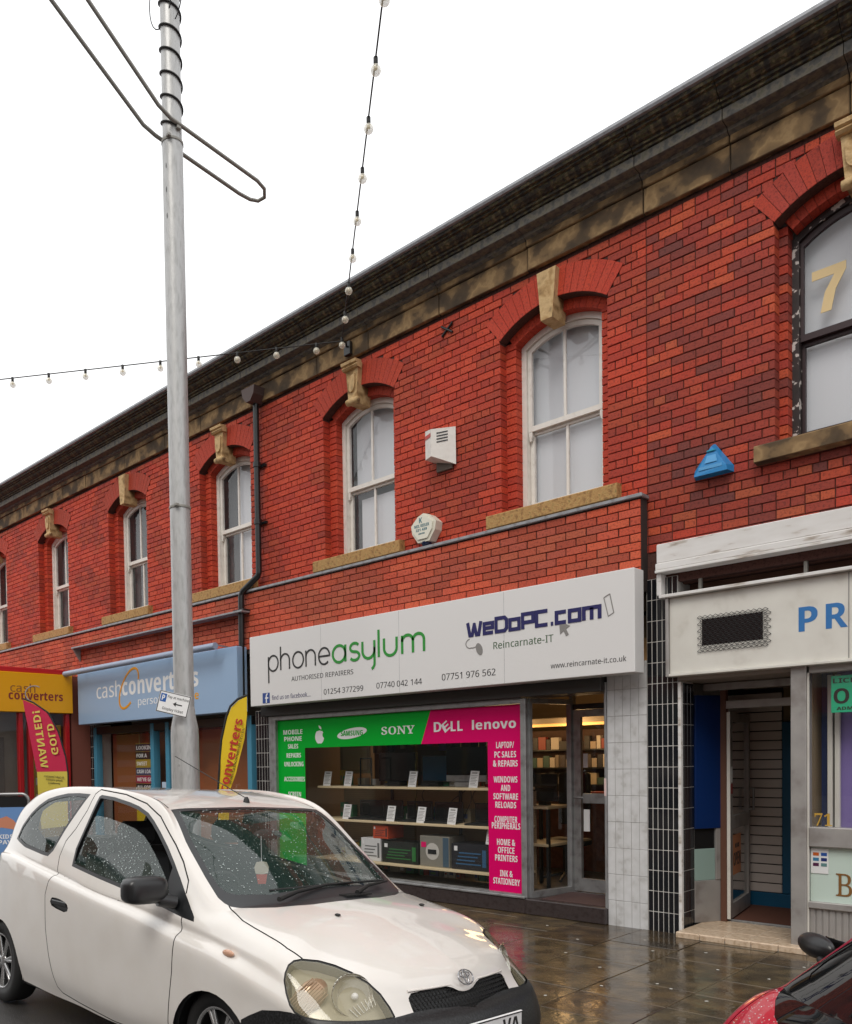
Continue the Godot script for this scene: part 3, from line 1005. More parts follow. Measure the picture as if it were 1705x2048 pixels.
func glyph(ch):
	match ch:
		"p": return [[Vector2(0, 0.95), Vector2(0, -0.75)], arc2(0.45, 0.5, 0.45, 0.5, 180, 540, 24)]
		"h": return [[Vector2(0, 1.5), Vector2(0, 0)], arc2(0.4, 0.58, 0.4, 0.42, 180, 0) + [Vector2(0.8, 0)]]
		"n": return [[Vector2(0, 1), Vector2(0, 0)], arc2(0.4, 0.58, 0.4, 0.42, 180, 0) + [Vector2(0.8, 0)]]
		"o": return [arc2(0.47, 0.5, 0.47, 0.5, 0, 180, 14), arc2(0.47, 0.5, 0.47, 0.5, 180, 360, 14)]
		"e": return [[Vector2(0.02, 0.5), Vector2(0.92, 0.5)] + arc2(0.47, 0.5, 0.45, 0.5, 5, 315, 22)]
		"a": return [arc2(0.45, 0.5, 0.45, 0.5, 0, 180, 14), arc2(0.45, 0.5, 0.45, 0.5, 180, 360, 14), [Vector2(0.9, 1), Vector2(0.9, 0)]]
		"s": return [arc2(0.36, 0.74, 0.3, 0.26, 30, 180, 8) + arc2(0.36, 0.72, 0.3, 0.22, 180, 270, 5) + arc2(0.36, 0.25, 0.32, 0.25, 90, 0, 5) + arc2(0.36, 0.25, 0.32, 0.25, 0, -150, 8)]
		"y": return [[Vector2(0, 1), Vector2(0, 0.45)] + arc2(0.4, 0.45, 0.4, 0.45, 180, 360, 12) + [Vector2(0.8, 1)], [Vector2(0.8, 0.6), Vector2(0.8, -0.25)] + arc2(0.5, -0.3, 0.3, 0.35, 0, -70, 6)]
		"l": return [[Vector2(0, 1.55), Vector2(0, 0)]]
		"u": return [[Vector2(0, 1), Vector2(0, 0.42)] + arc2(0.4, 0.42, 0.4, 0.42, 180, 360) + [Vector2(0.8, 1)]]
		"m": return [[Vector2(0, 1), Vector2(0, 0)], arc2(0.33, 0.66, 0.33, 0.34, 180, 0, 10) + [Vector2(0.66, 0)], arc2(0.99, 0.66, 0.33, 0.34, 180, 0, 10) + [Vector2(1.32, 0)]]
		"W": return [[Vector2(0, 1), Vector2(0.16, 0), Vector2(0.34, 0), Vector2(0.5, 0.8), Vector2(0.66, 0), Vector2(0.84, 0), Vector2(1.0, 1)]]
		"E": return [[Vector2(0.05, 0.38), Vector2(0.62, 0.38), Vector2(0.62, 0.74), Vector2(0.0, 0.74), Vector2(0.0, 0.0), Vector2(0.64, 0.0)]]
		"D": return [[Vector2(0.0, 0.0), Vector2(0.0, 1.0), Vector2(0.6, 1.0), Vector2(0.74, 0.82), Vector2(0.74, 0.18), Vector2(0.6, 0.0), Vector2(-0.1, 0.0)]]
		"O": return [[Vector2(0.3, 0.0), Vector2(0.62, 0.0), Vector2(0.62, 0.74), Vector2(0.0, 0.74), Vector2(0.0, 0.0), Vector2(0.3, 0.0)]]
		"P": return [[Vector2(0.0, -0.1), Vector2(0.0, 1.0), Vector2(0.7, 1.0), Vector2(0.7, 0.38), Vector2(0.0, 0.38)]]
		"C": return [[Vector2(0.72, 1.0), Vector2(0.0, 1.0), Vector2(0.0, 0.0), Vector2(0.72, 0.0)]]
		".": return [[Vector2(0.0, 0.0), Vector2(0.15, 0.0)]]
		"c": return [[Vector2(0.6, 0.74), Vector2(0.0, 0.74), Vector2(0.0, 0.0), Vector2(0.6, 0.0)]]
		"w": return [[Vector2(0.0, -0.1), Vector2(0.0, 0.74), Vector2(0.95, 0.74), Vector2(0.95, -0.1)], [Vector2(0.475, 0.74), Vector2(0.475, -0.1)]]
	return []

func stroke_word(mb, word, widths, x0, x1, y0, xh, w, z, round_end = true):
	var total = 0.0
	for a in widths:
		total += a
	var k = (x1 - x0) / total
	var x = x0
	for i in word.length():
		for pts in glyph(word[i]):
			ribbon(mb, pts, w, z, z + 0.004, Vector2(x, y0), Vector2(k * 0.98, xh), round_end)
		x += widths[i] * k

# ---------- shop fronts ----------
func tiled_pillar(at, label, called_cat, x0, x1, y0, y1, z0, z1, cols, rows, tile, joint, gap, proud):
	var t = thing("tiled_pillar", label, called_cat, at)
	var core = part(t, "core", bx(x0, x1, y0, y1, z0, z1 - proud), joint)
	var tw = (x1 - x0) / cols
	var th = (y1 - y0) / rows
	var m = MB.new()
	m.box(Vector3(gap, gap, z0 + 0.02), Vector3(tw - gap, th - gap, z1), 0.0025)
	var me = m.mesh(tile)
	for r in rows:
		for c in cols:
			var o = MeshInstance3D.new()
			o.name = "tile"
			o.mesh = me
			core.add_child(o, true)
			o.position = Vector3(x0 + c * tw, y0 + r * th, rng.randf_range(-0.0012, 0.0012))
	return t

func shopfronts():
	# white painted tiles beside the shop door
	var wp = tiled_pillar(Vector3(-3.52, 0, 0), "white painted tiled pillar between two shop doorways", "pillar", -3.712, -3.338, -0.01, 2.36, -0.62, 0.0, 5, 10, M.pillar_paint, M.pillar_joint, 0.0014, 0.004)
	part(wp, "edge_trim", bx(-3.735, -3.713, 0.14, 2.2, -0.03, 0.012, 0.003), M.aluminium)
	var st = MB.new()
	st.box(Vector3(-3.7365, 1.17, 0.003), Vector3(-3.716, 1.33, 0.0135))
	part(wp, "sticker", st, mat(lin(0.6, 0.45, 0.43), 0.5))
	# black tiled pillar
	var bp = tiled_pillar(Vector3(-3.19, 0, 0), "black glazed tile pillar with white joints beside the open doorway", "pillar", -3.333, -3.062, -0.01, 3.05, -0.30, 0.004, 6, 17, M.black_tile, M.grout, 0.0028, 0.003)
	var core = part(bp, "return_core", bx(-3.2, -3.0625, -0.01, 2.15, -0.32, -0.01), M.grout)
	for r in 12:
		for c in 4:
			part(core, "tile", bx(-3.18, -3.058, -0.01 + r * 0.18 + 0.0028, -0.01 + (r + 1) * 0.18 - 0.0028, -0.312 + c * 0.07 + 0.0028, -0.312 + (c + 1) * 0.07 - 0.0028, 0.002), M.black_tile)
	part(bp, "corner_trim", bx(-3.062, -3.034, 0.0, 2.15, -0.03, 0.012, 0.004), M.old_paint)
	phone_front()
	doorway_71()
	blue_front()
	yellow_front()

func phone_front():
	var t = thing("shopfront", "aluminium shopfront with green and pink window lettering and a recessed glass door", "shopfront", Vector3(-6.0, 0, 0), "ground floor shopfronts")
	var A = M.aluminium
	# plinth and step
	var sp = MB.new()
	sp.box(Vector3(-8.36, 0.0, -0.2), Vector3(-4.56, 0.15, 0.05), 0.008)
	sp.box(Vector3(-4.5595, 0.0, -0.75), Vector3(-3.7145, 0.151, 0.052), 0.008)
	part(t, "step", sp, M.step)
	part(t, "threshold_mat", bx(-4.42, -3.75, 0.152, 0.158, -0.6, -0.02), mat(lin(0.06, 0.03, 0.028), 0.8))
	# window frame
	var f = part(t, "window_frame", MB.new().ring([Vector2(-8.33, 0.15), Vector2(-4.56, 0.15), Vector2(-4.56, 2.11), Vector2(-8.33, 2.11)], [Vector2(-8.27, 0.185), Vector2(-4.605, 0.185), Vector2(-4.605, 2.06), Vector2(-8.27, 2.06)], -0.06, 0.03), A)
	part(f, "sill_rail", bx(-8.33, -4.56, 0.15, 0.172, 0.03, 0.06, 0.004), A)
	var gl = MB.new()
	gl.quad(Vector3(-8.27, 0.185, -0.02), Vector3(-4.605, 0.185, -0.02), Vector3(-4.605, 2.06, -0.02), Vector3(-8.27, 2.06, -0.02))
	part(t, "shop_window_pane", gl, M.shop_glass)
	# roller shutter housing under the sign
	var sh = part(t, "shutter_box", bx(-8.5, -3.73, 2.115, 2.30, -0.25, 0.08, 0.006), mat(lin(0.05, 0.048, 0.046), 0.45, 0.3))
	part(sh, "shutter_slot", bx(-8.3, -4.6, 2.108, 2.1149, 0.02, 0.06), M.black_iron)
	part(t, "side_post", bx(-8.40, -8.331, 0.0, 2.114, -0.08, 0.035, 0.005), A)
	# vinyl graphics on the inside of the glass
	var g = MB.new()
	g.flat(PackedVector2Array([Vector2(-8.27, 0.186), Vector2(-7.76, 0.186), Vector2(-7.76, 1.695), Vector2(-5.89, 1.695), Vector2(-5.755, 2.055), Vector2(-8.27, 2.055)]), -0.012)
	var gv = part(t, "window_graphic", g, M.vinyl_green, "bright green window lettering panel")
	var p = MB.new()
	p.flat(PackedVector2Array([Vector2(-5.89, 1.695), Vector2(-5.02, 1.695), Vector2(-5.02, 0.186), Vector2(-4.606, 0.186), Vector2(-4.606, 2.055), Vector2(-5.755, 2.055)]), -0.012)
	var pv = part(t, "window_graphic", p, M.vinyl_pink, "magenta window lettering panel")
	var z = -0.0105
	var W = M.white_print
	for a in [["MOBILE", -7.98, 1.90, 0.36], ["PHONE", -7.98, 1.815, 0.33], ["SALES", -7.98, 1.72, 0.19], ["REPAIRS", -7.97, 1.605, 0.27], ["UNLOCKING", -7.97, 1.495, 0.36], ["ACCESSORIES", -7.965, 1.305, 0.39], ["SCREEN", -7.965, 1.115, 0.24], ["PROTECTORS", -7.965, 1.03, 0.37], ["CASES", -7.965, 0.86, 0.22]]:
		if a[0] == "CASES":
			continue
		txt(gv, a[0], a[1] - a[3] / 2, a[1] + a[3] / 2, a[2] - 0.028, a[2] + 0.03, z, W, "bold")
	for a in [["LAPTOP/", 1.66, 0.21], ["PC SALES", 1.565, 0.255], ["& REPAIRS", 1.475, 0.29], ["WINDOWS", 1.315, 0.28], ["AND", 1.23, 0.11], ["SOFTWARE", 1.145, 0.29], ["RELOADS", 1.06, 0.245], ["COMPUTER", 0.915, 0.27], ["PERIPHERALS", 0.85, 0.335], ["HOME &", 0.685, 0.215], ["OFFICE", 0.605, 0.195], ["PRINTERS", 0.525, 0.265], ["INK &", 0.37, 0.15], ["STATIONERY", 0.29, 0.315]]:
		txt(pv, a[0], -4.81 - a[2] / 2, -4.81 + a[2] / 2, a[1] - 0.031, a[1] + 0.031, z, W, "bold")
	# brand marks in the header
	var ap = MB.new()
	var body = PackedVector2Array()
	for i in 40:
		var an = TAU * i / 40.0
		var r = 1.0 - 0.12 * max(0.0, cos((an - PI / 2) * 1.0)) * (1.0 if abs(an - PI / 2) < 0.5 else 0.0) - (0.08 if abs(an - 1.5 * PI) < 0.25 else 0.0)
		body.append(Vector2(-7.49 + 0.078 * r * cos(an), 1.825 + 0.088 * r * sin(an)))
	var bite = PackedVector2Array()
	for i in 16:
		bite.append(Vector2(-7.405 + 0.034 * cos(TAU * i / 16.0), 1.845 + 0.036 * sin(TAU * i / 16.0)))
	for q in Geometry2D.clip_polygons(body, bite):
		ap.flat(q, z)
	var leaf = PackedVector2Array(arc2(-7.455, 1.965, 0.05, 0.05, 180, 270, 6) + arc2(-7.505, 1.915, 0.05, 0.05, 0, 90, 6))
	ap.flat(leaf, z)
	part(gv, "brand_mark", ap, W)
	var el = MB.new()
	var ep = PackedVector2Array()
	for i in 32:
		var an = TAU * i / 32.0
		ep.append(Vector2(-6.94, 1.85) + Vector2(0.245 * cos(an), 0.06 * sin(an)).rotated(0.12))
	el.flat(ep, z)
	part(gv, "brand_oval", el, W)
	txt(gv, "SAMSUNG", -7.12, -6.76, 1.822, 1.882, z + 0.002, M.vinyl_green, "bold")
	txt(gv, "SONY", -6.47, -5.98, 1.815, 1.905, z, W, "serif bold")
	for a in [["D", -5.71, -5.61], ["LL", -5.485, -5.33]]:
		txt(pv, a[0], a[1], a[2], 1.82, 1.925, z, W, "bold")
	txt(pv, "E", -0.045, 0.045, -0.05, 0.05, 0.0, W, "bold", Transform3D(Basis(Vector3.BACK, 0.6), Vector3(-5.55, 1.872, z)))
	txt(pv, "lenovo", -5.21, -4.68, 1.825, 1.925, z, W, "bold italic")
	# recess: side window, door, transom
	var sidef = MB.new()
	var X0 = Vector2(-4.56, -0.03)
	var X1 = Vector2(-4.43, -0.62)
	var dir = (X1 - X0)
	var xf = Transform3D(Basis(Vector3(dir.x, 0, dir.y).normalized(), Vector3.UP, Vector3(dir.x, 0, dir.y).normalized().cross(Vector3.UP)), Vector3(X0.x, 0, X0.y))
	var L = dir.length()
	var rg = MB.new()
	rg.ring([Vector2(0, 0.15), Vector2(L, 0.15), Vector2(L, 2.11), Vector2(0, 2.11)], [Vector2(0.035, 0.21), Vector2(L - 0.03, 0.21), Vector2(L - 0.03, 2.06), Vector2(0.035, 2.06)], -0.03, 0.03)
	for i in rg.v.size():
		rg.v[i] = xf * rg.v[i]
		rg.n[i] = xf.basis * rg.n[i]
	var sw = part(t, "side_window", rg, A)
	var sg = MB.new()
	sg.quad(xf * Vector3(0.03, 0.2, 0), xf * Vector3(L - 0.03, 0.2, 0), xf * Vector3(L - 0.03, 2.07, 0), xf * Vector3(0.03, 2.07, 0))
	part(sw, "pane", sg, M.shop_glass)
	part(t, "corner_post", bx(-4.60, -4.545, 0.15, 2.11, -0.07, 0.036, 0.006), A)
	var d = part(t, "door", MB.new().ring([Vector2(-4.40, 0.17), Vector2(-3.74, 0.17), Vector2(-3.74, 2.0), Vector2(-4.40, 2.0)], [Vector2(-4.32, 0.30), Vector2(-3.82, 0.30), Vector2(-3.82, 1.93), Vector2(-4.32, 1.93)], -0.66, -0.615), A)
	part(d, "mid_rail", bx(-4.30, -3.82, 1.06, 1.16, -0.655, -0.61, 0.004), A)
	var dg = MB.new()
	dg.quad(Vector3(-4.32, 0.30, -0.64), Vector3(-3.82, 0.30, -0.64), Vector3(-3.82, 1.93, -0.64), Vector3(-4.32, 1.93, -0.64))
	part(d, "pane", dg, M.shop_glass)
	var hd = MB.new()
	hd.tube([Vector3(-4.36, 1.12, -0.61), Vector3(-4.36, 1.12, -0.55), Vector3(-4.26, 1.12, -0.55)], 0.012, 8)
	part(d, "handle", hd, A)
	part(d, "letter_plate", bx(-4.285, -4.22, 0.78, 1.0, -0.612, -0.606), M.card)
	part(d, "door_sticker", bx(-4.30, -4.25, 1.42, 1.56, -0.633, -0.631), mat(lin(0.5, 0.45, 0.45), 0.5))
	part(t, "door_frame", MB.new().ring([Vector2(-4.44, 0.15), Vector2(-3.712, 0.15), Vector2(-3.712, 2.30), Vector2(-4.44, 2.30)], [Vector2(-4.403, 0.16), Vector2(-3.737, 0.16), Vector2(-3.737, 2.26), Vector2(-4.403, 2.26)], -0.68, -0.605), A)
	part(t, "transom_bar", bx(-4.403, -3.737, 2.005, 2.06, -0.67, -0.61), M.black_iron)
	part(t, "recess_soffit", bx(-4.56, -3.715, 2.31, 2.34, -0.7, -0.255), mat(lin(0.3, 0.29, 0.28), 0.8))
	# door lining above transom is glass
	var tg = MB.new()
	tg.quad(Vector3(-4.40, 2.06, -0.64), Vector3(-3.74, 2.06, -0.64), Vector3(-3.74, 2.26, -0.64), Vector3(-4.40, 2.26, -0.64))
	part(t, "fanlight_pane", tg, M.shop_glass)

func doorway_71():
	var t = thing("shopfront", "grey metal shopfront with an open tiled doorway and a purple window", "shopfront", Vector3(-1.8, 0, 0), "ground floor shopfronts")
	# tiled floor: large beige squares with a nosing row
	var fl = part(t, "doorway_floor", bx(-3.03, -1.2, -0.01, 0.045, -0.60, 0.14), M.grout)
	for r in 3:
		for c in 8:
			var x0 = -3.03 + c * 0.185
			if x0 > -2.25 and r > 0:
				continue
			part(fl, "tile", bx(x0 + 0.003, x0 + 0.182, 0.02, 0.05, 0.14 - (r + 1) * 0.245 + 0.003, 0.143 - r * 0.245 - (0.0 if r == 0 else 0.003), 0.004), M.beige_tile)
	for c in 9:
		var x0 = -3.03 + c * 0.2
		part(fl, "nosing_tile", bx(x0 + 0.003, x0 + 0.197, 0.0, 0.047, 0.1432, 0.155, 0.004), M.beige_tile)
	part(t, "threshold", bx(-2.90, -2.17, 0.03, 0.065, -0.63, -0.60, 0.004), M.aluminium)
	part(t, "doormat", bx(-3.2, -2.1, 0.0, 0.055, -1.58, -0.632), M.mat_red)
	# grey column between the doorway and the window, window frame and riser
	var col = part(t, "column", bx(-2.172, -2.062, 0.0, 2.2, -0.1, 0.045, 0.004), M.stainless)
	part(col, "bead", bx(-2.061, -2.05, 0.08, 2.14, 0.0, 0.03, 0.002), M.old_white)
	part(t, "mid_rail", bx(-2.05, 0.1, 0.815, 0.965, -0.06, 0.035, 0.006), M.stainless)
	part(t, "lower_rail", bx(-2.05, 0.1, 0.345, 0.395, -0.06, 0.04, 0.005), M.stainless)
	part(t, "head_rail", bx(-2.05, 0.1, 2.135, 2.2, -0.06, 0.03, 0.005), M.stainless)
	var rs = part(t, "riser", bx(-2.05, 0.1, 0.05, 0.345, -0.08, 0.006), M.stainless)
	for k in 48:
		part(rs, "rib", bx(-2.045 + k * 0.0445, -2.045 + k * 0.0445 + 0.034, 0.075, 0.342, 0.006, 0.014, 0.003), M.stainless)
	part(rs, "foot_rail", bx(-2.06, 0.1, 0.05, 0.078, 0.006, 0.035, 0.004), M.old_white)
	var g = MB.new()
	g.quad(Vector3(-2.05, 0.965, -0.01), Vector3(0.1, 0.965, -0.01), Vector3(0.1, 2.135, -0.01), Vector3(-2.05, 2.135, -0.01))
	var up = part(t, "upper_pane", g, M.shop_glass)
	var g2 = MB.new()
	g2.quad(Vector3(-2.05, 0.395, -0.012), Vector3(0.1, 0.395, -0.012), Vector3(0.1, 0.815, -0.012), Vector3(-2.05, 0.815, -0.012))
	var fr = part(t, "frosted_pane", g2, mat(lin(0.52, 0.62, 0.56), 0.12))
	txt(up, "71", -2.02, -1.90, 0.975, 1.07, -0.006, mat(lin(0.5, 0.30, 0.05), 0.4), "serif bold", null, "numeral")
	txt(fr, "Be", -1.875, -1.66, 0.45, 0.62, -0.009, mat(lin(0.20, 0.09, 0.02), 0.5), "serif italic")
	# card stickers
	var cs = part(fr, "card_notice", bx(-2.045, -1.925, 0.61, 0.80, -0.0115, -0.006), M.card)
	for q in [[0, 0, Color(0.75, 0.35, 0.1)], [1, 0, Color(0.1, 0.3, 0.6)], [0, 1, Color(0.2, 0.45, 0.6)], [1, 1, Color(0.08, 0.15, 0.4)], [0, 2, Color(0.3, 0.08, 0.25)], [1, 2, Color(0.35, 0.5, 0.5)]]:
		part(cs, "card_mark", bx(-2.03 + q[0] * 0.055, -1.99 + q[0] * 0.055, 0.745 - q[1] * 0.04, 0.77 - q[1] * 0.04, -0.006, -0.0045), mat(q[2], 0.5))
	# green licence poster in the upper pane
	var ps = part(up, "poster", bx(-1.912, -1.46, 1.83, 2.105, -0.03, -0.027), mat(lin(0.02, 0.42, 0.22), 0.4), "bright green opening poster")
	txt(ps, "LICENSED", -1.90, -1.56, 2.05, 2.085, -0.0265, M.ink, "bold")
	txt(ps, "OPEN", -1.895, -1.48, 1.895, 2.01, -0.0265, M.ink, "bold")
	txt(ps, "ADMISSION", -1.875, -1.60, 1.848, 1.872, -0.0265, M.ink, "bold")
	# window back: violet display boards and white uprights
	var vb = MB.new()
	vb.box(Vector3(-1.93, 0.8, -0.28), Vector3(0.1, 2.2, -0.25))
	part(t, "display_board", vb, mat(lin(0.20, 0.15, 0.38), 0.45))
	part(t, "display_board", bx(-2.06, -1.99, 0.8, 2.2, -0.36, -0.33), mat(lin(0.03, 0.05, 0.16), 0.45))
	for x in [-1.985, -1.935]:
		part(t, "upright", bx(x, x + 0.035, 0.8, 2.13, -0.24, -0.2, 0.003), M.old_white)
	part(t, "bulkhead", bx(-2.10, 0.1, 0.0, 0.86, -0.4, -0.13), M.dark_room)
	# left lining of the doorway: blue board over a glass panel
	var a = Vector3(-3.055, 0, -0.31)
	var b = Vector3(-2.925, 0, -0.56)
	var ux = (b - a).normalized()
	var xf = Transform3D(Basis(ux, Vector3.UP, ux.cross(Vector3.UP)), a)
	var L = (b - a).length()
	var mk = func(x0, x1, y0, y1, z0, z1):
		var m = MB.new()
		m.box(Vector3(x0, y0, z0), Vector3(x1, y1, z1), 0.003, xf)
		return m
	part(t, "blue_board", mk.call(0.0, L, 0.88, 2.05, -0.02, 0.012), M.royal_blue)
	part(t, "lining_frame", mk.call(0.0, L, 0.05, 0.42, -0.02, 0.0), M.stainless)
	part(t, "lining_frame", mk.call(L - 0.06, L, 0.421, 0.879, -0.02, 0.006), M.stainless)
	part(t, "lining_pane", mk.call(0.005, L - 0.061, 0.421, 0.70, -0.015, -0.005), mat(lin(0.26, 0.36, 0.33), 0.15))
	part(t, "lining_pane", mk.call(0.005, L - 0.061, 0.701, 0.879, -0.018, -0.012), M.black_gloss)
	# door swung inwards, post, head
	part(t, "door_post", bx(-2.925, -2.875, 0.05, 2.11, -0.60, -0.54, 0.004), mat(lin(0.12, 0.05, 0.03), 0.6))
	var da = Vector3(-2.87, 0, -0.575)
	var db = Vector3(-3.0, 0, -1.42)
	var dx = (db - da).normalized()
	var dxf = Transform3D(Basis(dx, Vector3.UP, dx.cross(Vector3.UP)), da)
	var DL = (db - da).length()
	var rg = MB.new()
	rg.ring([Vector2(0, 0.07), Vector2(DL, 0.07), Vector2(DL, 1.9), Vector2(0, 1.9)], [Vector2(0.09, 0.2), Vector2(DL - 0.08, 0.2), Vector2(DL - 0.08, 1.82), Vector2(0.09, 1.82)], -0.02, 0.02)
	for i in rg.v.size():
		rg.v[i] = dxf * rg.v[i]
		rg.n[i] = dxf.basis * rg.n[i]
	var dr = part(t, "open_door", rg, M.stainless)
	var mk2 = func(x0, x1, y0, y1, z0, z1, bev):
		var m = MB.new()
		m.box(Vector3(x0, y0, z0), Vector3(x1, y1, z1), bev, dxf)
		return m
	part(dr, "edge_strip", mk2.call(-0.012, -0.0005, 0.07, 1.9, -0.02, 0.02, 0.002), M.old_white)
	part(dr, "mid_rail", mk2.call(0.091, DL - 0.081, 0.86, 0.98, -0.018, 0.018, 0.003), M.stainless)
	part(dr, "pane", mk2.call(0.09, DL - 0.08, 0.2, 1.82, -0.003, 0.003, 0.0), M.shop_glass)
	part(dr, "open_sign", mk2.call(0.16, 0.5, 0.44, 0.80, 0.004, 0.006, 0.0), mat(lin(0.62, 0.24, 0.10), 0.5), "orange OPEN notice")
	txt(dr, "OPEN", 0.18, 0.48, 0.52, 0.64, 0.0065, M.ink, "bold", dxf)
	txt(dr, "WE ARE", 0.25, 0.42, 0.68, 0.72, 0.0065, M.ink, "bold", dxf)
	part(dr, "push_notice", mk2.call(0.02, 0.085, 1.28, 1.42, 0.0205, 0.022, 0.0), M.card)
	part(dr, "push_notice", mk2.call(0.02, 0.085, 1.18, 1.27, 0.0205, 0.022, 0.0), mat(lin(0.3, 0.03, 0.03), 0.5))
	var hn = MB.new()
	hn.tube([dxf * Vector3(DL - 0.05, 1.0, 0.02), dxf * Vector3(DL - 0.05, 1.0, 0.06), dxf * Vector3(DL - 0.05, 1.2, 0.06), dxf * Vector3(DL - 0.05, 1.2, 0.02)], 0.011, 8)
	part(dr, "pull_handle", hn, M.aluminium)
	part(t, "door_head", bx(-2.93, -2.17, 1.93, 2.0, -0.62, -0.55, 0.004), M.stainless)
	part(t, "door_head", bx(-3.03, -2.17, 2.09, 2.15, -0.50, -0.44, 0.004), M.stainless)
	part(t, "soffit", bx(-3.06, -2.07, 2.16, 2.19, -1.7, 0.0), mat(lin(0.3, 0.26, 0.23), 0.7))
	# slatted wall inside, blue trim and a pale inner door
	var sw = part(t, "slatted_wall", bx(-3.3, -2.74, 0.05, 2.2, -1.62, -1.585), M.black_iron)
	for k in 21:
		part(sw, "slat", bx(-3.3, -2.745, 0.19 + k * 0.092, 0.19 + k * 0.092 + 0.082, -1.60, -1.572, 0.004), M.slat_white)
	part(t, "blue_trim", bx(-3.3, -2.655, 0.05, 0.185, -1.6, -1.565, 0.004), M.teal_blue)
	part(t, "blue_trim", bx(-2.74, -2.655, 0.19, 1.83, -1.6, -1.563, 0.004), M.teal_blue)
	part(t, "blue_trim", bx(-2.654, -2.0, 1.74, 1.83, -1.6, -1.563, 0.004), M.teal_blue)
	part(t, "inner_door", bx(-2.65, -2.0, 0.05, 1.739, -1.6, -1.572, 0.004), mat(lin(0.34, 0.27, 0.22), 0.5))
	part(t, "passage_wall", bx(-3.4, -3.31, 0.0, 2.2, -1.64, -0.62), M.dark_room)
	part(t, "passage_wall", bx(-2.1, -2.06, 0.0, 2.2, -1.64, -0.11), M.warm_wall)
	part(t, "passage_wall", bx(-3.33, -1.9, 1.84, 2.25, -1.7, -1.605), M.warm_wall)

func blue_front():
	var t = thing("shopfront", "blue framed shopfront with dark orange panels beneath the pale blue sign", "shopfront", Vector3(-10.8, 0, 0), "ground floor shopfronts")
	var bl = mat(lin(0.06, 0.24, 0.36), 0.4)
	for x in [-12.9, -11.16, -10.75, -8.80]:
		part(t, "frame_post", bx(x - 0.045, x + 0.045, 0.0, 2.15, -0.08, 0.04, 0.006), bl)
	part(t, "frame_head", bx(-12.94, -8.75, 2.03, 2.15, -0.09, 0.03, 0.004), M.black_iron)
	part(t, "frame_rail", bx(-12.85, -8.85, 0.0, 0.35, -0.08, 0.03, 0.004), bl)
	var og = mat(lin(0.30, 0.095, 0.03), 0.5)
	part(t, "orange_panel", bx(-12.85, -11.2, 0.36, 2.02, -0.3, -0.27), og)
	part(t, "panel_joint", bx(-12.02, -11.995, 0.36, 2.02, -0.2695, -0.262), mat(lin(0.42, 0.30, 0.12), 0.5))
	part(t, "orange_panel", bx(-10.7, -8.85, 0.36, 2.02, -0.34, -0.31), og)
	part(t, "orange_panel", bx(-11.1, -10.8, 0.36, 2.02, -0.5, -0.47), og)
	for q in [[-12.85, -11.2], [-11.11, -10.8], [-10.7, -8.85]]:
		var g = MB.new()
		g.quad(Vector3(q[0], 0.35, -0.02), Vector3(q[1], 0.35, -0.02), Vector3(q[1], 2.03, -0.02), Vector3(q[0], 2.03, -0.02))
		part(t, "pane", g, M.shop_glass)
	# stacked text poster in the window
	var p = part(t, "poster", bx(-11.78, -11.22, 0.5, 1.85, -0.06, -0.055), mat(lin(0.62, 0.45, 0.02), 0.5), "tall yellow poster with stacked dark lines of text")
	var y = 1.85
	for a in [["LOOKING", 0.05, 0.035, 0.05], ["FOR A", 0.03, 0.02, 0.015], ["SWEET", 0.35, 0.25, 0.03], ["CASH LOAN?", 0.05, 0.06, 0.12], ["WE'VE GOT", 0.3, 0.02, 0.06], ["ALL SORTS", 0.02, 0.02, 0.02]]:
		y -= 0.125
		part(p, "text_band", bx(-11.78, -11.22, y, y + 0.12, -0.0548, -0.052), mat(lin(a[1], a[2], a[3]), 0.5))
		txt(p, a[0], -11.75, -11.25 - (0.2 if a[0].length() < 6 else 0.0), y + 0.03, y + 0.09, -0.0515, M.white_print, "bold")
	part(t, "notice", bx(-10.98, -10.80, 0.85, 1.25, -0.016, -0.012), mat(lin(0.45, 0.55, 0.68), 0.5))
	part(t, "notice", bx(-10.4, -10.1, 1.7, 1.85, -0.016, -0.012), mat(lin(0.15, 0.3, 0.5), 0.5))
	# tiled flanks
	for q in [[-13.62, -12.96, 12, "dark grey glazed tile pier with pale joints left of the blue shopfront"], [-8.70, -8.42, 5, "narrow black tiled pier between blue and aluminium shopfronts"]]:
		tiled_pillar(Vector3((q[0] + q[1]) / 2, 0, 0), q[3], "pier", q[0], q[1], -0.01, 2.2, -0.3, 0.0, q[2], 12, M.black_tile, M.grout, 0.003, 0.003)
	# passage behind the orange panels
	part(t, "back_wall", bx(-12.95, -8.7, 0.0, 2.9, -0.8, -0.7), M.dark_room)
	# shallow ledge of an old blind box, above the sign
	var lg = thing("blind_ledge", "thin projecting ledge with end bracket over the pale blue sign", "ledge", Vector3(-10.9, 3.4, 0.2))
	part(lg, "board", bx(-13.2, -8.62, 3.475, 3.50, 0.125, 0.27, 0.004), M.lead)
	part(lg, "bracket", MB.new().prism(PackedVector2Array([Vector2(0.125, 3.474), Vector2(0.26, 3.474), Vector2(0.125, 3.27)]), -13.19, -13.15, Transform3D(Basis(Vector3(0, 0, 1), Vector3.UP, Vector3(1, 0, 0)), Vector3.ZERO)), mat(lin(0.25, 0.22, 0.2), 0.6))

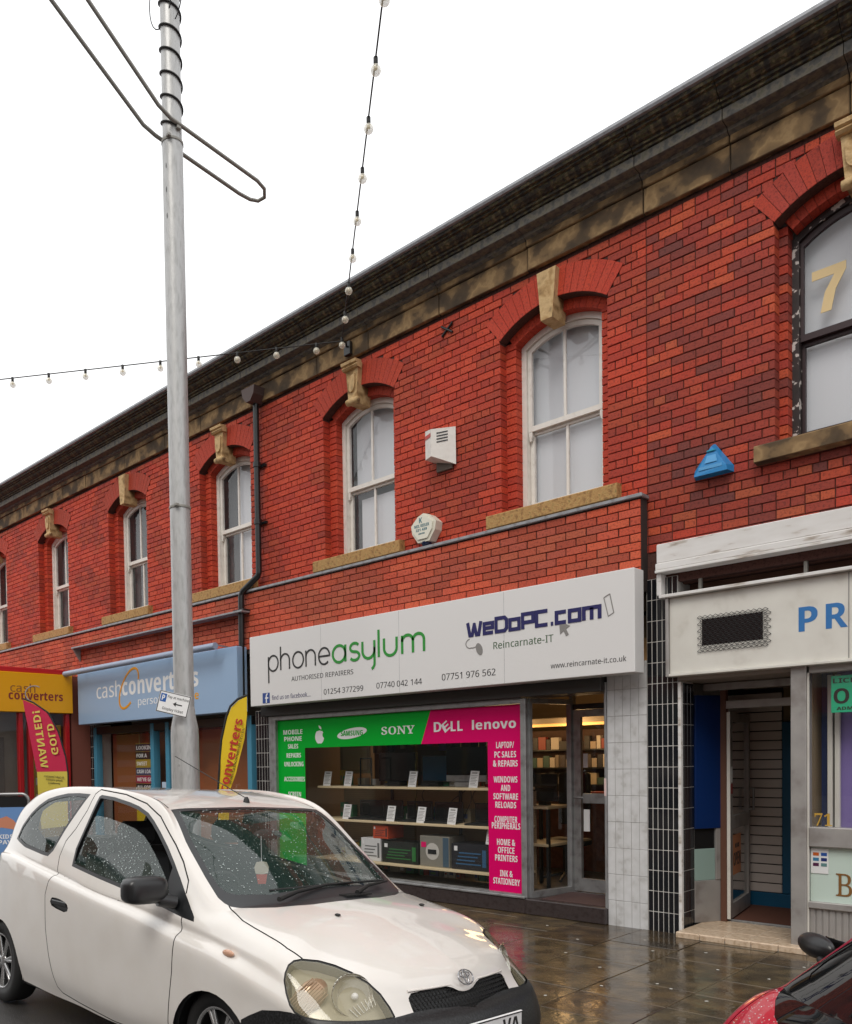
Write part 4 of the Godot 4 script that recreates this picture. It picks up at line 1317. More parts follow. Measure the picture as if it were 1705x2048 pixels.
func yellow_front():
	# a shop that stands forward of the row; its side faces along the street
	var X = -13.1
	var t = thing("projecting_shop", "red framed shop extension standing forward of the row, below the yellow sign", "shopfront", Vector3(-15, 0, 0.9), "ground floor shopfronts")
	var rd = mat(lin(0.42, 0.01, 0.015), 0.35)
	part(t, "roof_edge", bx(-17.4, X, 3.02, 3.1, 0.3, 2.6, 0.01), rd)
	var z = 0.38
	for w in [0.38, 1.02, 1.18, 2.2]:
		part(t, "red_post", bx(X - 0.1, X, 0.0, 2.38, w, w + 0.07, 0.005), rd)
	part(t, "flank_wall", bx(-17.4, X - 0.02, 0.0, 3.01, 0.0, 0.34), mat(lin(0.2, 0.06, 0.04), 0.7))
	part(t, "inside", bx(-17.4, X - 0.7, 0.0, 3.0, 0.36, 2.55), M.dark_room)
	part(t, "price_board", bx(X - 0.2, X - 0.16, 0.1, 2.2, 0.46, 1.0), mat(lin(0.38, 0.24, 0.015), 0.5), "mustard board of pale price strips")
	var k = 0
	for s in ["gold", "phones", "games", "music", "jewel"]:
		var y = 1.75 - k * 0.27
		var st = part(t, "price_strip", bx(X - 0.159, X - 0.15, y, y + 0.12, 0.54, 0.92), mat(lin(0.55, 0.52, 0.46), 0.5))
		k += 1
	part(t, "window_display", bx(X - 0.5, X - 0.46, 0.3, 2.0, 1.3, 2.2), mat(lin(0.12, 0.11, 0.1), 0.5))
	var g = MB.new()
	g.quad(Vector3(X - 0.04, 0.0, 2.2), Vector3(X - 0.04, 0.0, 0.45), Vector3(X - 0.04, 2.38, 0.45), Vector3(X - 0.04, 2.38, 2.2))
	part(t, "pane", g, M.shop_glass)
	var s = thing("shop_sign", "yellow sign with dark red lettering under a red roof edge", "sign", Vector3(X, 2.4, 1.3), "signs over the shops")
	part(s, "panel", bx(X - 0.08, X + 0.06, 2.385, 3.015, 0.345, 2.6, 0.006), mat(lin(0.78, 0.36, 0.0), 0.35))
	var xf = Transform3D(Basis(Vector3(0, 0, -1), Vector3.UP, Vector3(1, 0, 0)), Vector3(X + 0.061, 0, 0))
	var red = mat(lin(0.22, 0.02, 0.02), 0.4)
	txt(s, "cash", -1.40, -0.99, 2.70, 2.84, 0.0, mat(lin(0.30, 0.11, 0.02), 0.4), "sans", xf)
	txt(s, "converters", -1.43, -0.52, 2.58, 2.71, 0.0, red, "bold", xf)
	var ring = MB.new()
	ribbon(ring, arc2(-1.0, 2.68, 0.16, 0.13, 60, 250, 16), 0.014, 0.0, 0.004, Vector2.ZERO, Vector2.ONE)
	var ro = part(s, "swirl", ring, mat(lin(0.5, 0.5, 0.52), 0.3, 0.3))
	ro.transform = Transform3D(xf.basis, xf.origin - s.position)

# ---------- fascia signs ----------
func shop_signs():
	var t = thing("shop_sign", "long white shop sign with green, black and navy lettering over the aluminium shopfront", "sign", Vector3(-5.86, 2.235, 0.21), "signs over the shops")
	part(t, "box", bx(-8.43, -3.30, 2.235, 3.115, 0.125, 0.30, 0.006), M.sign_white)
	var z = 0.3005
	for sx in [-7.12, -5.92, -4.6]:
		part(t, "panel_seam", bx(sx, sx + 0.003, 2.242, 3.108, 0.2995, 0.3003), M.lead)
	var a = MB.new()
	stroke_word(a, "phone", [1.12, 1.08, 1.14, 1.05, 1.04], -8.06, -6.945, 2.65, 0.19, 0.021, z)
	part(t, "lettering", a, M.ink)
	var b = MB.new()
	stroke_word(b, "asylum", [1.16, 0.88, 1.06, 0.34, 1.12, 1.36], -6.92, -5.56, 2.65, 0.19, 0.031, z)
	part(t, "lettering", b, M.logo_green)
	txt(t, "AUTHORISED REPAIRERS", -7.64, -6.60, 2.497, 2.552, z, M.ink)
	txt(t, "find us on facebook...", -8.01, -7.31, 2.293, 2.352, z, M.navy)
	txt(t, "01254 377299", -7.08, -6.45, 2.298, 2.362, z, M.ink)
	txt(t, "07740 042 144", -6.25, -5.61, 2.308, 2.372, z, M.ink)
	txt(t, "07751 976 562", -5.35, -4.70, 2.325, 2.392, z, M.ink)
	txt(t, "Reincarnate-IT", -4.72, -4.07, 2.575, 2.645, z, M.text_green)
	txt(t, "www.reincarnate-it.co.uk", -4.10, -3.375, 2.335, 2.385, z, M.ink)
	var w = MB.new()
	stroke_word(w, "WEDOPC.cOw", [1.22, 0.86, 0.97, 0.86, 0.92, 0.92, 0.36, 0.82, 0.86, 1.15], -5.02, -3.58, 2.74, 0.125, 0.035, z, false)
	part(t, "lettering", w, M.navy)
	var sq = part(t, "social_badge", bx(-8.185, -8.05, 2.262, 2.39, 0.3, 0.303), mat(lin(0.02, 0.06, 0.25), 0.4))
	var fp = MB.new()
	ribbon(fp, [Vector2(-8.085, 2.375)] + arc2(-8.09, 2.345, 0.022, 0.03, 90, 180, 5) + [Vector2(-8.112, 2.265)], 0.02, 0.303, 0.305, Vector2.ZERO, Vector2.ONE, false)
	ribbon(fp, [Vector2(-8.135, 2.326), Vector2(-8.075, 2.326)], 0.017, 0.303, 0.3053, Vector2.ZERO, Vector2.ONE, false)
	part(sq, "letter", fp, M.white_print)
	# mouse, pointer and handset drawings
	var mo = MB.new()
	var ep = PackedVector2Array()
	for i in 24:
		var an = TAU * i / 24.0
		ep.append(Vector2(-4.885, 2.595) + Vector2(0.036 * cos(an), 0.062 * sin(an)).rotated(0.35))
	mo.prism(ep, 0.3, 0.3035)
	ribbon(mo, arc2(-4.99, 2.66, 0.055, 0.045, 100, 260, 8) + arc2(-4.96, 2.655, 0.06, 0.04, 250, 360, 6), 0.009, 0.3, 0.303, Vector2.ZERO, Vector2.ONE)
	part(t, "mouse_drawing", mo, M.grey_print)
	var cu = MB.new()
	cu.prism(PackedVector2Array([Vector2(-4.01, 2.755), Vector2(-3.90, 2.70), Vector2(-3.94, 2.675), Vector2(-3.915, 2.625), Vector2(-3.94, 2.61), Vector2(-3.965, 2.66), Vector2(-4.0, 2.635)]), 0.3, 0.3035)
	part(t, "pointer_drawing", cu, M.grey_print)
	var ph = MB.new()
	ribbon(ph, [Vector2(-3.575, 2.90), Vector2(-3.52, 2.925), Vector2(-3.485, 2.76), Vector2(-3.535, 2.735), Vector2(-3.575, 2.90)], 0.008, 0.3, 0.303, Vector2.ZERO, Vector2.ONE)
	part(t, "handset_drawing", ph, M.grey_print)
	# pale blue sign
	var s = thing("shop_sign", "pale blue sign with white lettering and an orange swirl behind the lamp post", "sign", Vector3(-10.8, 2.19, 0.2), "signs over the shops")
	var pb = mat(lin(0.29, 0.42, 0.60), 0.3)
	part(s, "box", bx(-12.95, -8.70, 2.19, 3.04, 0.125, 0.30, 0.008), pb)
	txt(s, "cash", -12.33, -11.58, 2.58, 2.83, z, M.white_print)
	txt(s, "converters", -11.55, -9.55, 2.58, 2.83, z, M.white_print, "bold")
	txt(s, "personal", -11.10, -10.28, 2.37, 2.53, z, M.white_print)
	txt(s, "finance", -10.26, -9.55, 2.405, 2.53, z, mat(lin(0.7, 0.32, 0.01), 0.4), "bold")
	var og = MB.new()
	var sw = []
	for i in 33:
		var an = deg_to_rad(50 + 290.0 * i / 32)
		sw.append(Vector2(-11.35, 2.68) + Vector2(0.19 * cos(an), 0.36 * sin(an)).rotated(-0.75))
	ribbon(og, sw, 0.035, 0.3, 0.304, Vector2.ZERO, Vector2.ONE)
	part(s, "swirl", og, mat(lin(0.72, 0.30, 0.01), 0.4))
	# tube light trough on arms above the blue sign
	var tl = thing("sign_light", "grey tubular light trough mounted along the top of the pale blue sign", "light", Vector3(-10.9, 3.05, 0.4))
	var tm = MB.new()
	tm.tube([Vector3(-13.05, 3.03, 0.47), Vector3(-8.92, 3.05, 0.47)], 0.045, 12)
	part(tl, "tube", tm, mat(lin(0.30, 0.36, 0.48), 0.4))
	for x in [-12.6, -11.4, -10.2, -9.1]:
		var am = MB.new()
		am.tube([Vector3(x, 3.08, 0.12), Vector3(x, 3.10, 0.40), Vector3(x, 3.06, 0.46)], 0.01, 6)
		part(tl, "arm", am, M.aluminium)
	# sign and beam of the shop on the right
	var r = thing("shop_sign", "cream sign board with blue capital letters and a black mesh vent", "sign", Vector3(-1.5, 2.19, 0.05), "signs over the shops")
	part(r, "board", bx(-3.10, 0.1, 2.215, 2.85, 0.0, 0.075, 0.004), M.old_white)
	part(r, "frame", bx(-3.125, -3.10, 2.19, 2.87, 0.0, 0.105, 0.004), M.stainless)
	part(r, "frame", bx(-3.0995, 0.1, 2.19, 2.214, 0.0, 0.105, 0.004), M.old_white)
	part(r, "frame", bx(-3.17, 0.1, 2.853, 2.88, -0.02, 0.13, 0.004), M.old_paint)
	part(r, "panel_joint", bx(-1.772, -1.766, 2.22, 2.845, 0.0751, 0.0775), M.grey_print)
	txt(r, "P", -2.105, -1.975, 2.45, 2.635, 0.0755, M.sign_blue, "bold")
	txt(r, "R", -1.92, -1.775, 2.45, 2.635, 0.0755, M.sign_blue, "bold")
	part(r, "vent_hole", bx(-2.83, -2.36, 2.425, 2.64, 0.0752, 0.0765), mat(lin(0.015, 0.006, 0.006), 0.9))
	var ms = MB.new()
	for row in 11:
		for cx in 13:
			var x = -2.865 + cx * 0.042 + (0.021 if row % 2 == 1 else 0.0)
			var y = 2.38 + row * 0.0275
			ms.tube([Vector3(x, y, 0.082), Vector3(x + 0.021, y + 0.01375, 0.088), Vector3(x + 0.042, y, 0.082)], 0.0024, 4, false, false)
			ms.tube([Vector3(x, y, 0.082), Vector3(x + 0.021, y - 0.01375, 0.088), Vector3(x + 0.042, y, 0.082)], 0.0024, 4, false, false)
	stuff(part(r, "vent_mesh", ms, M.black_iron))
	var bm = thing("painted_beam", "white painted timber beam flaking below the mottled brick wall", "beam", Vector3(-1.5, 3.1, 0.05))
	part(bm, "board", bx(-3.20, 0.1, 3.155, 3.315, -0.01, 0.10, 0.006), M.old_paint)
	part(bm, "lower_board", bx(-3.205, 0.1, 3.095, 3.152, -0.01, 0.115, 0.006), M.old_paint)
	part(bm, "edge_batten", bx(-3.205, 0.1, 3.07, 3.093, -0.01, 0.125, 0.004), M.old_paint)
	part(bm, "end_post", bx(-3.205, -3.165, 2.885, 3.068, -0.02, 0.09, 0.004), M.old_paint)
	part(bm, "backing", bx(-3.3, 0.1, 2.88, 3.07, -0.32, -0.25), mat(lin(0.2, 0.1, 0.07), 0.9))
	part(bm, "purlin", bx(-3.16, 0.1, 2.99, 3.02, -0.16, -0.11), mat(lin(0.12, 0.05, 0.035), 0.8))
	for x in [-2.9, -2.1, -1.2]:
		part(bm, "strut", bx(x, x + 0.025, 2.882, 3.069, -0.06, -0.03), M.galv_dark)

# ---------- inside the shops ----------
func interiors():
	var room = MB.new()
	room.box(Vector3(-8.55, 0.0, -5.2), Vector3(-8.45, 2.85, -0.1))
	room.box(Vector3(-8.55, 0.0, -5.3), Vector3(-3.3, 2.85, -5.2))
	room.box(Vector3(-3.5, 0.0, -5.2), Vector3(-3.42, 2.85, -0.68))
	structure("interior_wall", room, M.warm_wall)
	structure("interior_floor", bx(-8.6, -3.3, -0.02, 0.12, -5.3, -0.02), mat(lin(0.10, 0.085, 0.07), 0.5))
	structure("interior_ceiling", bx(-8.6, -3.3, 2.6, 2.8, -5.3, -0.3), mat(lin(0.30, 0.26, 0.2), 0.8))
	# strip light at the back of the shop
	var sl = thing("strip_light", "lit warm fluorescent strip on the shop ceiling seen through the door", "light", Vector3(-5.6, 1.98, -3.4))
	var em = mat(Color(1, 0.85, 0.6), 0.4)
	em.emission_enabled = true
	em.emission = Color(1.0, 0.72, 0.36)
	em.emission_energy_multiplier = 0.5
	part(sl, "tube", bx(-7.6, -4.2, 1.96, 2.0, -3.42, -3.38, 0.01), em)
	part(sl, "housing", bx(-7.7, -4.1, 2.001, 2.08, -3.45, -3.35, 0.01), mat(lin(0.4, 0.35, 0.28), 0.5))
	for x in [-6.9, -5.9, -4.9]:
		var l = OmniLight3D.new()
		l.name = "strip_glow"
		l.light_color = Color(1.0, 0.8, 0.55)
		l.light_energy = 0.32
		l.light_size = 0.3
		l.omni_range = 9.0
		l.omni_attenuation = 2.0
		l.shadow_enabled = true
		sl.add_child(l, true)
		l.position = Vector3(x, 1.9, -3.2) - sl.position
	# display shelves in the window
	var sh = thing("display_shelving", "three cream display shelves on a pegboard back in the shop window", "shelving", Vector3(-6.4, 0.15, -0.55))
	var pb = part(sh, "back_board", bx(-7.85, -4.95, 0.15, 1.17, -0.80, -0.78), M.peg)
	var i = 0
	for y in [1.185, 0.775, 0.285]:
		part(sh, "shelf", bx(-7.85, -4.95, y, y + 0.028, -0.78, -0.30 + 0.02 * i, 0.004), M.cream_wood)
		i += 1
	for x in [-7.0, -5.95]:
		part(sh, "upright", bx(x, x + 0.03, 0.15, 1.9, -0.775, -0.75), M.black_iron)
	# price cards leaning on the shelves
	var ci = 0
	for q in [[-7.71, 1.213], [-7.34, 1.213], [-6.3, 1.213], [-5.44, 1.213], [-7.37, 0.803], [-6.64, 0.803], [-6.18, 0.803], [-5.74, 0.803], [-5.22, 0.61]]:
		var labs = ["white price card leaning on upper shelf by the green lettering", "white price card on upper shelf beside tall acrylic stand", "white price card on upper shelf in front of the wide dark screen", "white price card on upper shelf near magenta lettering", "white price card on middle shelf left of the dark laptops", "white price card on middle shelf above the orange carton", "white price card on middle shelf between two open laptops", "white price card on middle shelf above grey printer carton", "white price card hanging low beside magenta lettering"]
		var c = thing("price_card", labs[ci], "card", Vector3(q[0], q[1], -0.33), "price cards in the shop window")
		c.set_meta("local", true)
		var m = MB.new()
		m.box(Vector3(-0.058, 0.0, -0.002), Vector3(0.058, 0.185, 0.002))
		var o = part(c, "card", m, M.card)
		var tx = MB.new()
		for r in 7:
			tx.box(Vector3(-0.045, 0.13 - r * 0.017, 0.0021), Vector3(0.045 - 0.012 * (r % 3), 0.136 - r * 0.017, 0.0028))
		tx.box(Vector3(-0.035, 0.155, 0.0021), Vector3(0.035, 0.17, 0.0028))
		part(o, "print", tx, M.grey_print)
		c.rotation = Vector3(-0.2, 0.12 - 0.05 * (ci % 4), -0.03)
		ci += 1
	# laptops on the middle shelf
	var li = 0
	for q in [[-7.12, 0.44], [-6.80, 0.30], [-6.38, 0.36], [-5.95, 0.38], [-5.36, 0.42]]:
		var labs = ["closed-back dark laptop, leftmost of the row on the middle shelf", "small dark laptop standing above the orange carton", "open black laptop between two price cards on middle shelf", "open dark grey laptop with cables hanging behind it", "wide black laptop on middle shelf beside magenta lettering"]
		var c = thing("laptop", labs[li], "laptop", Vector3(q[0], 0.803, -0.47), "laptops on the middle shelf")
		c.set_meta("local", true)
		var w = q[1]
		part(c, "base", MB.new().box(Vector3(-w / 2, 0.0, -0.1), Vector3(w / 2, 0.022, 0.13), 0.004), M.black_iron)
		var scn = part(c, "screen", MB.new().box(Vector3(-w / 2, 0.022, -0.12), Vector3(w / 2, 0.235, -0.105), 0.004), M.black_iron)
		part(scn, "display", MB.new().box(Vector3(-w / 2 + 0.015, 0.045, -0.1049), Vector3(w / 2 - 0.015, 0.225, -0.103)), M.black_gloss)
		c.rotation = Vector3(0.0, 0.1, 0.0)
		li += 1
	# cartons on the lowest shelf
	var boxes = [["carton", "orange and black carton lying on top of the white carton", -6.92, -6.68, 0.59, 0.745, lin(0.45, 0.06, 0.02), lin(0.05, 0.02, 0.02)], ["carton", "white carton with a picture, under the orange carton", -7.12, -6.80, 0.314, 0.588, lin(0.6, 0.6, 0.6), lin(0.12, 0.12, 0.12)], ["carton", "black carton with green stripes on the lowest shelf", -6.78, -6.22, 0.314, 0.565, lin(0.012, 0.015, 0.012), lin(0.03, 0.16, 0.04)], ["carton", "tall grey printer carton with a round picture", -6.19, -5.77, 0.314, 0.66, lin(0.20, 0.19, 0.16), lin(0.5, 0.48, 0.44)], ["carton", "black carton with blue stripes beside magenta lettering", -5.74, -5.25, 0.314, 0.60, lin(0.012, 0.013, 0.018), lin(0.03, 0.10, 0.2)]]
	for b in boxes:
		var c = thing(b[0], b[1], "box", Vector3((b[2] + b[3]) / 2, b[4], -0.42), "cartons on the lowest shelf")
		var o = part(c, "box", bx(b[2], b[3], b[4], b[5], -0.62, -0.33, 0.003), mat(b[6], 0.4))
		var w = b[3] - b[2]
		var h = b[5] - b[4]
		if b[1].contains("round"):
			var rp = MB.new()
			rp.lathe([Vector2(0.0, 0.003), Vector2(0.095, 0.002), Vector2(0.096, 0.0)], Transform3D(Basis(Vector3.RIGHT, PI / 2), Vector3((b[2] + b[3]) / 2 - 0.03, (b[4] + b[5]) / 2, -0.33)), 24)
			part(o, "print", rp, mat(b[7], 0.4))
			part(o, "print", bx(b[2] + 0.12, b[3] - 0.18, b[4] + 0.145, b[5] - 0.15, -0.327, -0.322), M.black_gloss)
			part(o, "print", bx(b[3] - 0.09, b[3] - 0.01, b[4] + 0.01, b[5] - 0.01, -0.3299, -0.328), mat(lin(0.05, 0.09, 0.13), 0.4))
			part(o, "print", bx(b[2] + 0.02, b[2] + 0.09, b[5] - 0.13, b[5] - 0.07, -0.3299, -0.328), M.vinyl_pink)
		else:
			var st = MB.new()
			for k in 4:
				st.box(Vector3(b[2] + w * (0.12 + 0.03 * k), b[4] + h * (0.2 + 0.14 * k), -0.3299), Vector3(b[3] - w * (0.2 + 0.08 * ((k * 2) % 3)), b[4] + h * (0.25 + 0.14 * k), -0.3285))
			st.box(Vector3(b[3] - w * 0.16, b[4] + h * 0.15, -0.3299), Vector3(b[3] - w * 0.06, b[4] + h * 0.8, -0.3285))
			part(o, "print", st, mat(b[7], 0.4))
			part(o, "label", bx(b[2] + w * 0.08, b[2] + w * 0.17, b[5] - h * 0.28, b[5] - h * 0.1, -0.3282, -0.3265), M.card)
	# upper shelf: screens, clear stand, white-based computer
	var mon = thing("monitor", "wide black monitor on the upper shelf behind the price card", "monitor", Vector3(-6.75, 1.213, -0.6))
	part(mon, "screen", bx(-7.05, -6.45, 1.27, 1.62, -0.62, -0.59, 0.006), M.black_gloss)
	part(mon, "stand", bx(-6.85, -6.65, 1.213, 1.27, -0.66, -0.52, 0.004), M.black_iron)
	var mon2 = thing("monitor", "monitor with a dark blue screen beside the wide black one", "monitor", Vector3(-6.15, 1.213, -0.62))
	var sb = part(mon2, "screen", bx(-6.38, -5.96, 1.26, 1.58, -0.64, -0.61, 0.006), M.black_iron)
	part(sb, "display", bx(-6.36, -5.98, 1.28, 1.56, -0.6099, -0.6085), mat(lin(0.01, 0.045, 0.09), 0.2))
	part(mon2, "stand", bx(-6.25, -6.1, 1.213, 1.26, -0.68, -0.56, 0.004), M.black_iron)
	var im = thing("computer", "all-in-one computer with a dark screen and silver chin on upper shelf", "computer", Vector3(-5.72, 1.213, -0.55))
	part(im, "screen", bx(-5.97, -5.42, 1.345, 1.66, -0.57, -0.55, 0.004), M.black_gloss)
	part(im, "chin", bx(-5.97, -5.42, 1.27, 1.344, -0.57, -0.549, 0.004), M.aluminium)
	part(im, "stand", bx(-5.82, -5.57, 1.213, 1.269, -0.64, -0.50, 0.004), M.aluminium)
	var ac = thing("display_stand", "clear acrylic phone stand on the upper shelf", "stand", Vector3(-7.1, 1.213, -0.4))
	part(ac, "frame", MB.new().ring([Vector2(-7.2, 1.214), Vector2(-7.0, 1.214), Vector2(-7.0, 1.56), Vector2(-7.2, 1.56)], [Vector2(-7.185, 1.23), Vector2(-7.015, 1.23), Vector2(-7.015, 1.545), Vector2(-7.185, 1.545)], -0.42, -0.41), M.black_gloss)
	part(ac, "base", bx(-7.19, -7.01, 1.2135, 1.228, -0.46, -0.36), M.black_iron)
	var nb = thing("notice_board", "cork coloured notice board hanging behind the upper shelf", "board", Vector3(-7.55, 1.4, -0.72))
	part(nb, "board", bx(-7.85, -7.32, 1.36, 1.72, -0.74, -0.72), mat(lin(0.22, 0.15, 0.07), 0.6))
	part(nb, "paper", bx(-7.8, -7.37, 1.41, 1.69, -0.7195, -0.718), mat(lin(0.32, 0.24, 0.13), 0.6))
	# small stock hanging from rails behind the upper shelf
	var hr = thing("hanging_rail", "dark rail of hanging packets behind the upper shelf of the window", "rail", Vector3(-6.4, 1.5, -1.3))
	part(hr, "rail", bx(-7.9, -5.7, 1.88, 1.9, -1.31, -1.29), M.black_iron)
	part(hr, "backing", bx(-7.9, -6.1, 0.15, 2.2, -1.46, -1.44), mat(lin(0.16, 0.12, 0.09), 0.8))
	var hx = -7.85
	var hk = 0
	while hx < -5.7:
		var w = rng.randf_range(0.06, 0.13)
		var h = rng.randf_range(0.12, 0.26)
		var o = part(hr, "packet", bx(hx, hx + w - 0.015, 1.87 - h, 1.87, -1.32, -1.28, 0.002), mat([lin(0.4, 0.3, 0.1), lin(0.05, 0.05, 0.05), lin(0.35, 0.05, 0.04), lin(0.3, 0.28, 0.24), lin(0.02, 0.02, 0.025), lin(0.12, 0.1, 0.3)][hk % 6], 0.4))
		hx += w
		hk += 1 + int(rng.randf() * 3)
	# small stock crowded along the back of the shelves
	var smats = []
	for c in [lin(0.03, 0.03, 0.035), lin(0.5, 0.5, 0.48), lin(0.3, 0.04, 0.03), lin(0.06, 0.09, 0.2), lin(0.25, 0.22, 0.16), lin(0.10, 0.10, 0.10), lin(0.42, 0.3, 0.05), lin(0.05, 0.2, 0.1)]:
		smats.append(mat(c, 0.4))
	for row in [[1.2135, "small box standing at the back of the upper display shelf"], [0.8035, "small box standing at the back of the middle display shelf"], [0.3135, "small box standing at the back of the lowest display shelf"], [0.1505, "small box on the floor under the display shelves"]]:
		var sx = -7.8
		while sx < -5.05:
			var w = rng.randf_range(0.05, 0.16)
			if rng.randf() < 0.72:
				var ci2 = rng.randi() % 8
				var o = thing("stock_box", row[1].replace("small box", "small %s box" % ["black", "white", "red", "navy", "khaki", "charcoal", "mustard", "green"][ci2]), "box", Vector3(sx, row[0], -0.70), row[1].replace("small box", "boxes"))
				o.set_meta("local", true)
				var h = rng.randf_range(0.06, 0.2) if row[0] > 0.2 else rng.randf_range(0.05, 0.12)
				var b = part(o, "box", MB.new().box(Vector3(0, 0, -0.05), Vector3(w - 0.012, h, 0.04), 0.002), smats[ci2])
				part(b, "print", MB.new().box(Vector3(w * 0.15, h * 0.3, 0.04), Vector3(w * 0.65, h * (0.5 + 0.3 * rng.randf()), 0.0412)), smats[rng.randi() % 8])
			sx += w
	# hanging leads behind the laptops
	var cn = 0
	for q in [[-6.55, 0.05], [-6.35, -0.08], [-5.9, 0.1], [-5.75, -0.06], [-5.62, 0.07]]:
		var cb = MB.new()
		var pts = []
		for k in 12:
			var f = k / 11.0
			pts.append(Vector3(q[0] + q[1] * sin(f * 5.0 + cn), 1.18 - f * 0.375, -0.72 + 0.1 * sin(f * 3.0)))
		cb.tube(pts, 0.005, 5)
		var o = thing("power_lead", ["black power lead hanging behind the middle price cards", "thin black lead hanging under upper shelf by the open laptop", "looped black lead under the silver-chinned computer", "black lead hanging over the grey laptop", "black lead hanging nearest the wide laptop"][cn], "cable", Vector3(q[0], 0.8, -0.7), "leads hanging behind the laptops")
		part(o, "lead", cb, M.black_rubber)
		cn += 1
	# deeper in the shop: counter, goods shelves, office chair
	var co = thing("shop_counter", "brown wooden shop counter with papers seen through the door", "counter", Vector3(-4.9, 0.12, -2.4))
	part(co, "front", bx(-6.4, -4.0, 0.12, 1.0, -2.6, -2.35, 0.006), M.wood_counter)
	part(co, "top", bx(-6.45, -3.95, 1.001, 1.04, -2.95, -2.31, 0.006), M.wood_counter)
	var pi = 0
	for q in [[-5.7, -5.35, 0.05], [-5.3, -5.0, 0.03], [-4.9, -4.7, 0.06], [-4.6, -4.3, 0.04]]:
		var o = thing("paper_stack", ["pile of papers at the far end of the counter", "low pile of papers on the counter beside a red folder", "thick pile of papers in the middle of the counter", "pile of papers on the counter behind the glass door"][pi], "papers", Vector3(q[0], 1.041, -2.6), "papers on the counter")
		part(o, "sheets", bx(q[0], q[1], 1.041, 1.041 + q[2], -2.75, -2.5, 0.002), mat(lin(0.5, 0.42, 0.32), 0.7))
		pi += 1
	var fo = thing("red_folder", "red folder lying on the wooden counter", "folder", Vector3(-5.1, 1.072, -2.55))
	part(fo, "cover", bx(-5.28, -5.02, 1.0715, 1.09, -2.72, -2.52, 0.002), mat(lin(0.35, 0.02, 0.02), 0.5))
	var rk = thing("goods_rack", "dark wall rack full of small packets at the back of the shop", "rack", Vector3(-5.6, 0.12, -3.9))
	part(rk, "back", bx(-7.6, -4.0, 0.12, 1.92, -4.0, -3.95), mat(lin(0.07, 0.035, 0.025), 0.7))
	for y in [1.12, 1.36, 1.62]:
		part(rk, "shelf", bx(-7.6, -4.0, y, y + 0.02, -3.95, -3.72), M.black_iron)
	var tone = [lin(0.32, 0.26, 0.2), lin(0.2, 0.17, 0.14), lin(0.3, 0.26, 0.22), lin(0.06, 0.05, 0.05), lin(0.22, 0.04, 0.03), lin(0.05, 0.1, 0.09), lin(0.4, 0.35, 0.26), lin(0.03, 0.03, 0.035), lin(0.45, 0.42, 0.38)]
	var tm = []
	for c in tone:
		tm.append(mat(c, 0.5))
	var gi = 0
	for y in [1.141, 1.381, 1.641]:
		var x = -7.5
		while x < -4.1:
			var w = rng.randf_range(0.06, 0.14)
			var h = rng.randf_range(0.09, 0.19)
			var pc = rng.randi() % tm.size()
			var o = thing("goods_packet", "small %s packet on the %s shelf of the rack behind the counter" % [["tan", "brown", "beige", "charcoal", "red", "teal", "cream", "black", "white"][pc], "lowest" if y < 1.2 else ("middle" if y < 1.5 else "top")], "packet", Vector3(x, y, -3.8), "packets on the back rack")
			o.set_meta("local", true)
			part(o, "packet", MB.new().box(Vector3(0, 0, -0.05), Vector3(w - 0.012, h, 0.03), 0.002), tm[pc])
			x += w
			gi += 1
	var ch = thing("office_chair", "black office chair behind the side window of the shop", "chair", Vector3(-5.0, 0.12, -1.5))
	part(ch, "backrest", bx(-5.2, -4.8, 0.75, 1.35, -1.72, -1.66, 0.02), M.black_rubber)
	part(ch, "seat", bx(-5.22, -4.78, 0.52, 0.6, -1.7, -1.25, 0.02), M.black_rubber)
	var cl = MB.new()
	cl.tube([Vector3(-5, 0.52, -1.48), Vector3(-5, 0.2, -1.48)], 0.03, 8)
	for k in 5:
		var an = TAU * k / 5.0
		cl.tube([Vector3(-5, 0.22, -1.48), Vector3(-5 + 0.28 * cos(an), 0.15, -1.48 + 0.28 * sin(an))], 0.018, 6)
	part(ch, "base", cl, M.black_iron)
	var ds = thing("side_desk", "pale side desk with a grey printer inside the shop", "desk", Vector3(-4.9, 0.12, -1.0))
	part(ds, "top", bx(-5.15, -4.75, 0.98, 1.01, -1.2, -0.7, 0.004), M.cream_wood)
	part(ds, "shelf", bx(-5.15, -4.75, 0.58, 0.61, -1.2, -0.7, 0.004), M.cream_wood)
	for x in [-5.14, -4.78]:
		part(ds, "leg", bx(x, x + 0.03, 0.12, 0.979, -1.19, -1.15), M.black_iron)
		part(ds, "leg", bx(x, x + 0.03, 0.12, 0.979, -0.75, -0.71), M.black_iron)
	var sc = thing("till_screen", "tilted dark screen standing on the side desk", "monitor", Vector3(-4.95, 1.01, -0.95))
	part(sc, "screen", MB.new().box(Vector3(-5.1, 1.05, -1.0), Vector3(-4.8, 1.35, -0.97), 0.004), M.black_gloss)
	part(sc, "foot", bx(-5.0, -4.9, 1.0101, 1.049, -1.02, -0.92, 0.003), M.black_iron)

const VIEW := 0.7942
func facing(at):
	# a frame whose x axis runs across the street's diagonal and whose z axis points back down it
	return Transform3D(Basis(Vector3(cos(VIEW), 0, -sin(VIEW)), Vector3.UP, Vector3(sin(VIEW), 0, cos(VIEW))), at)

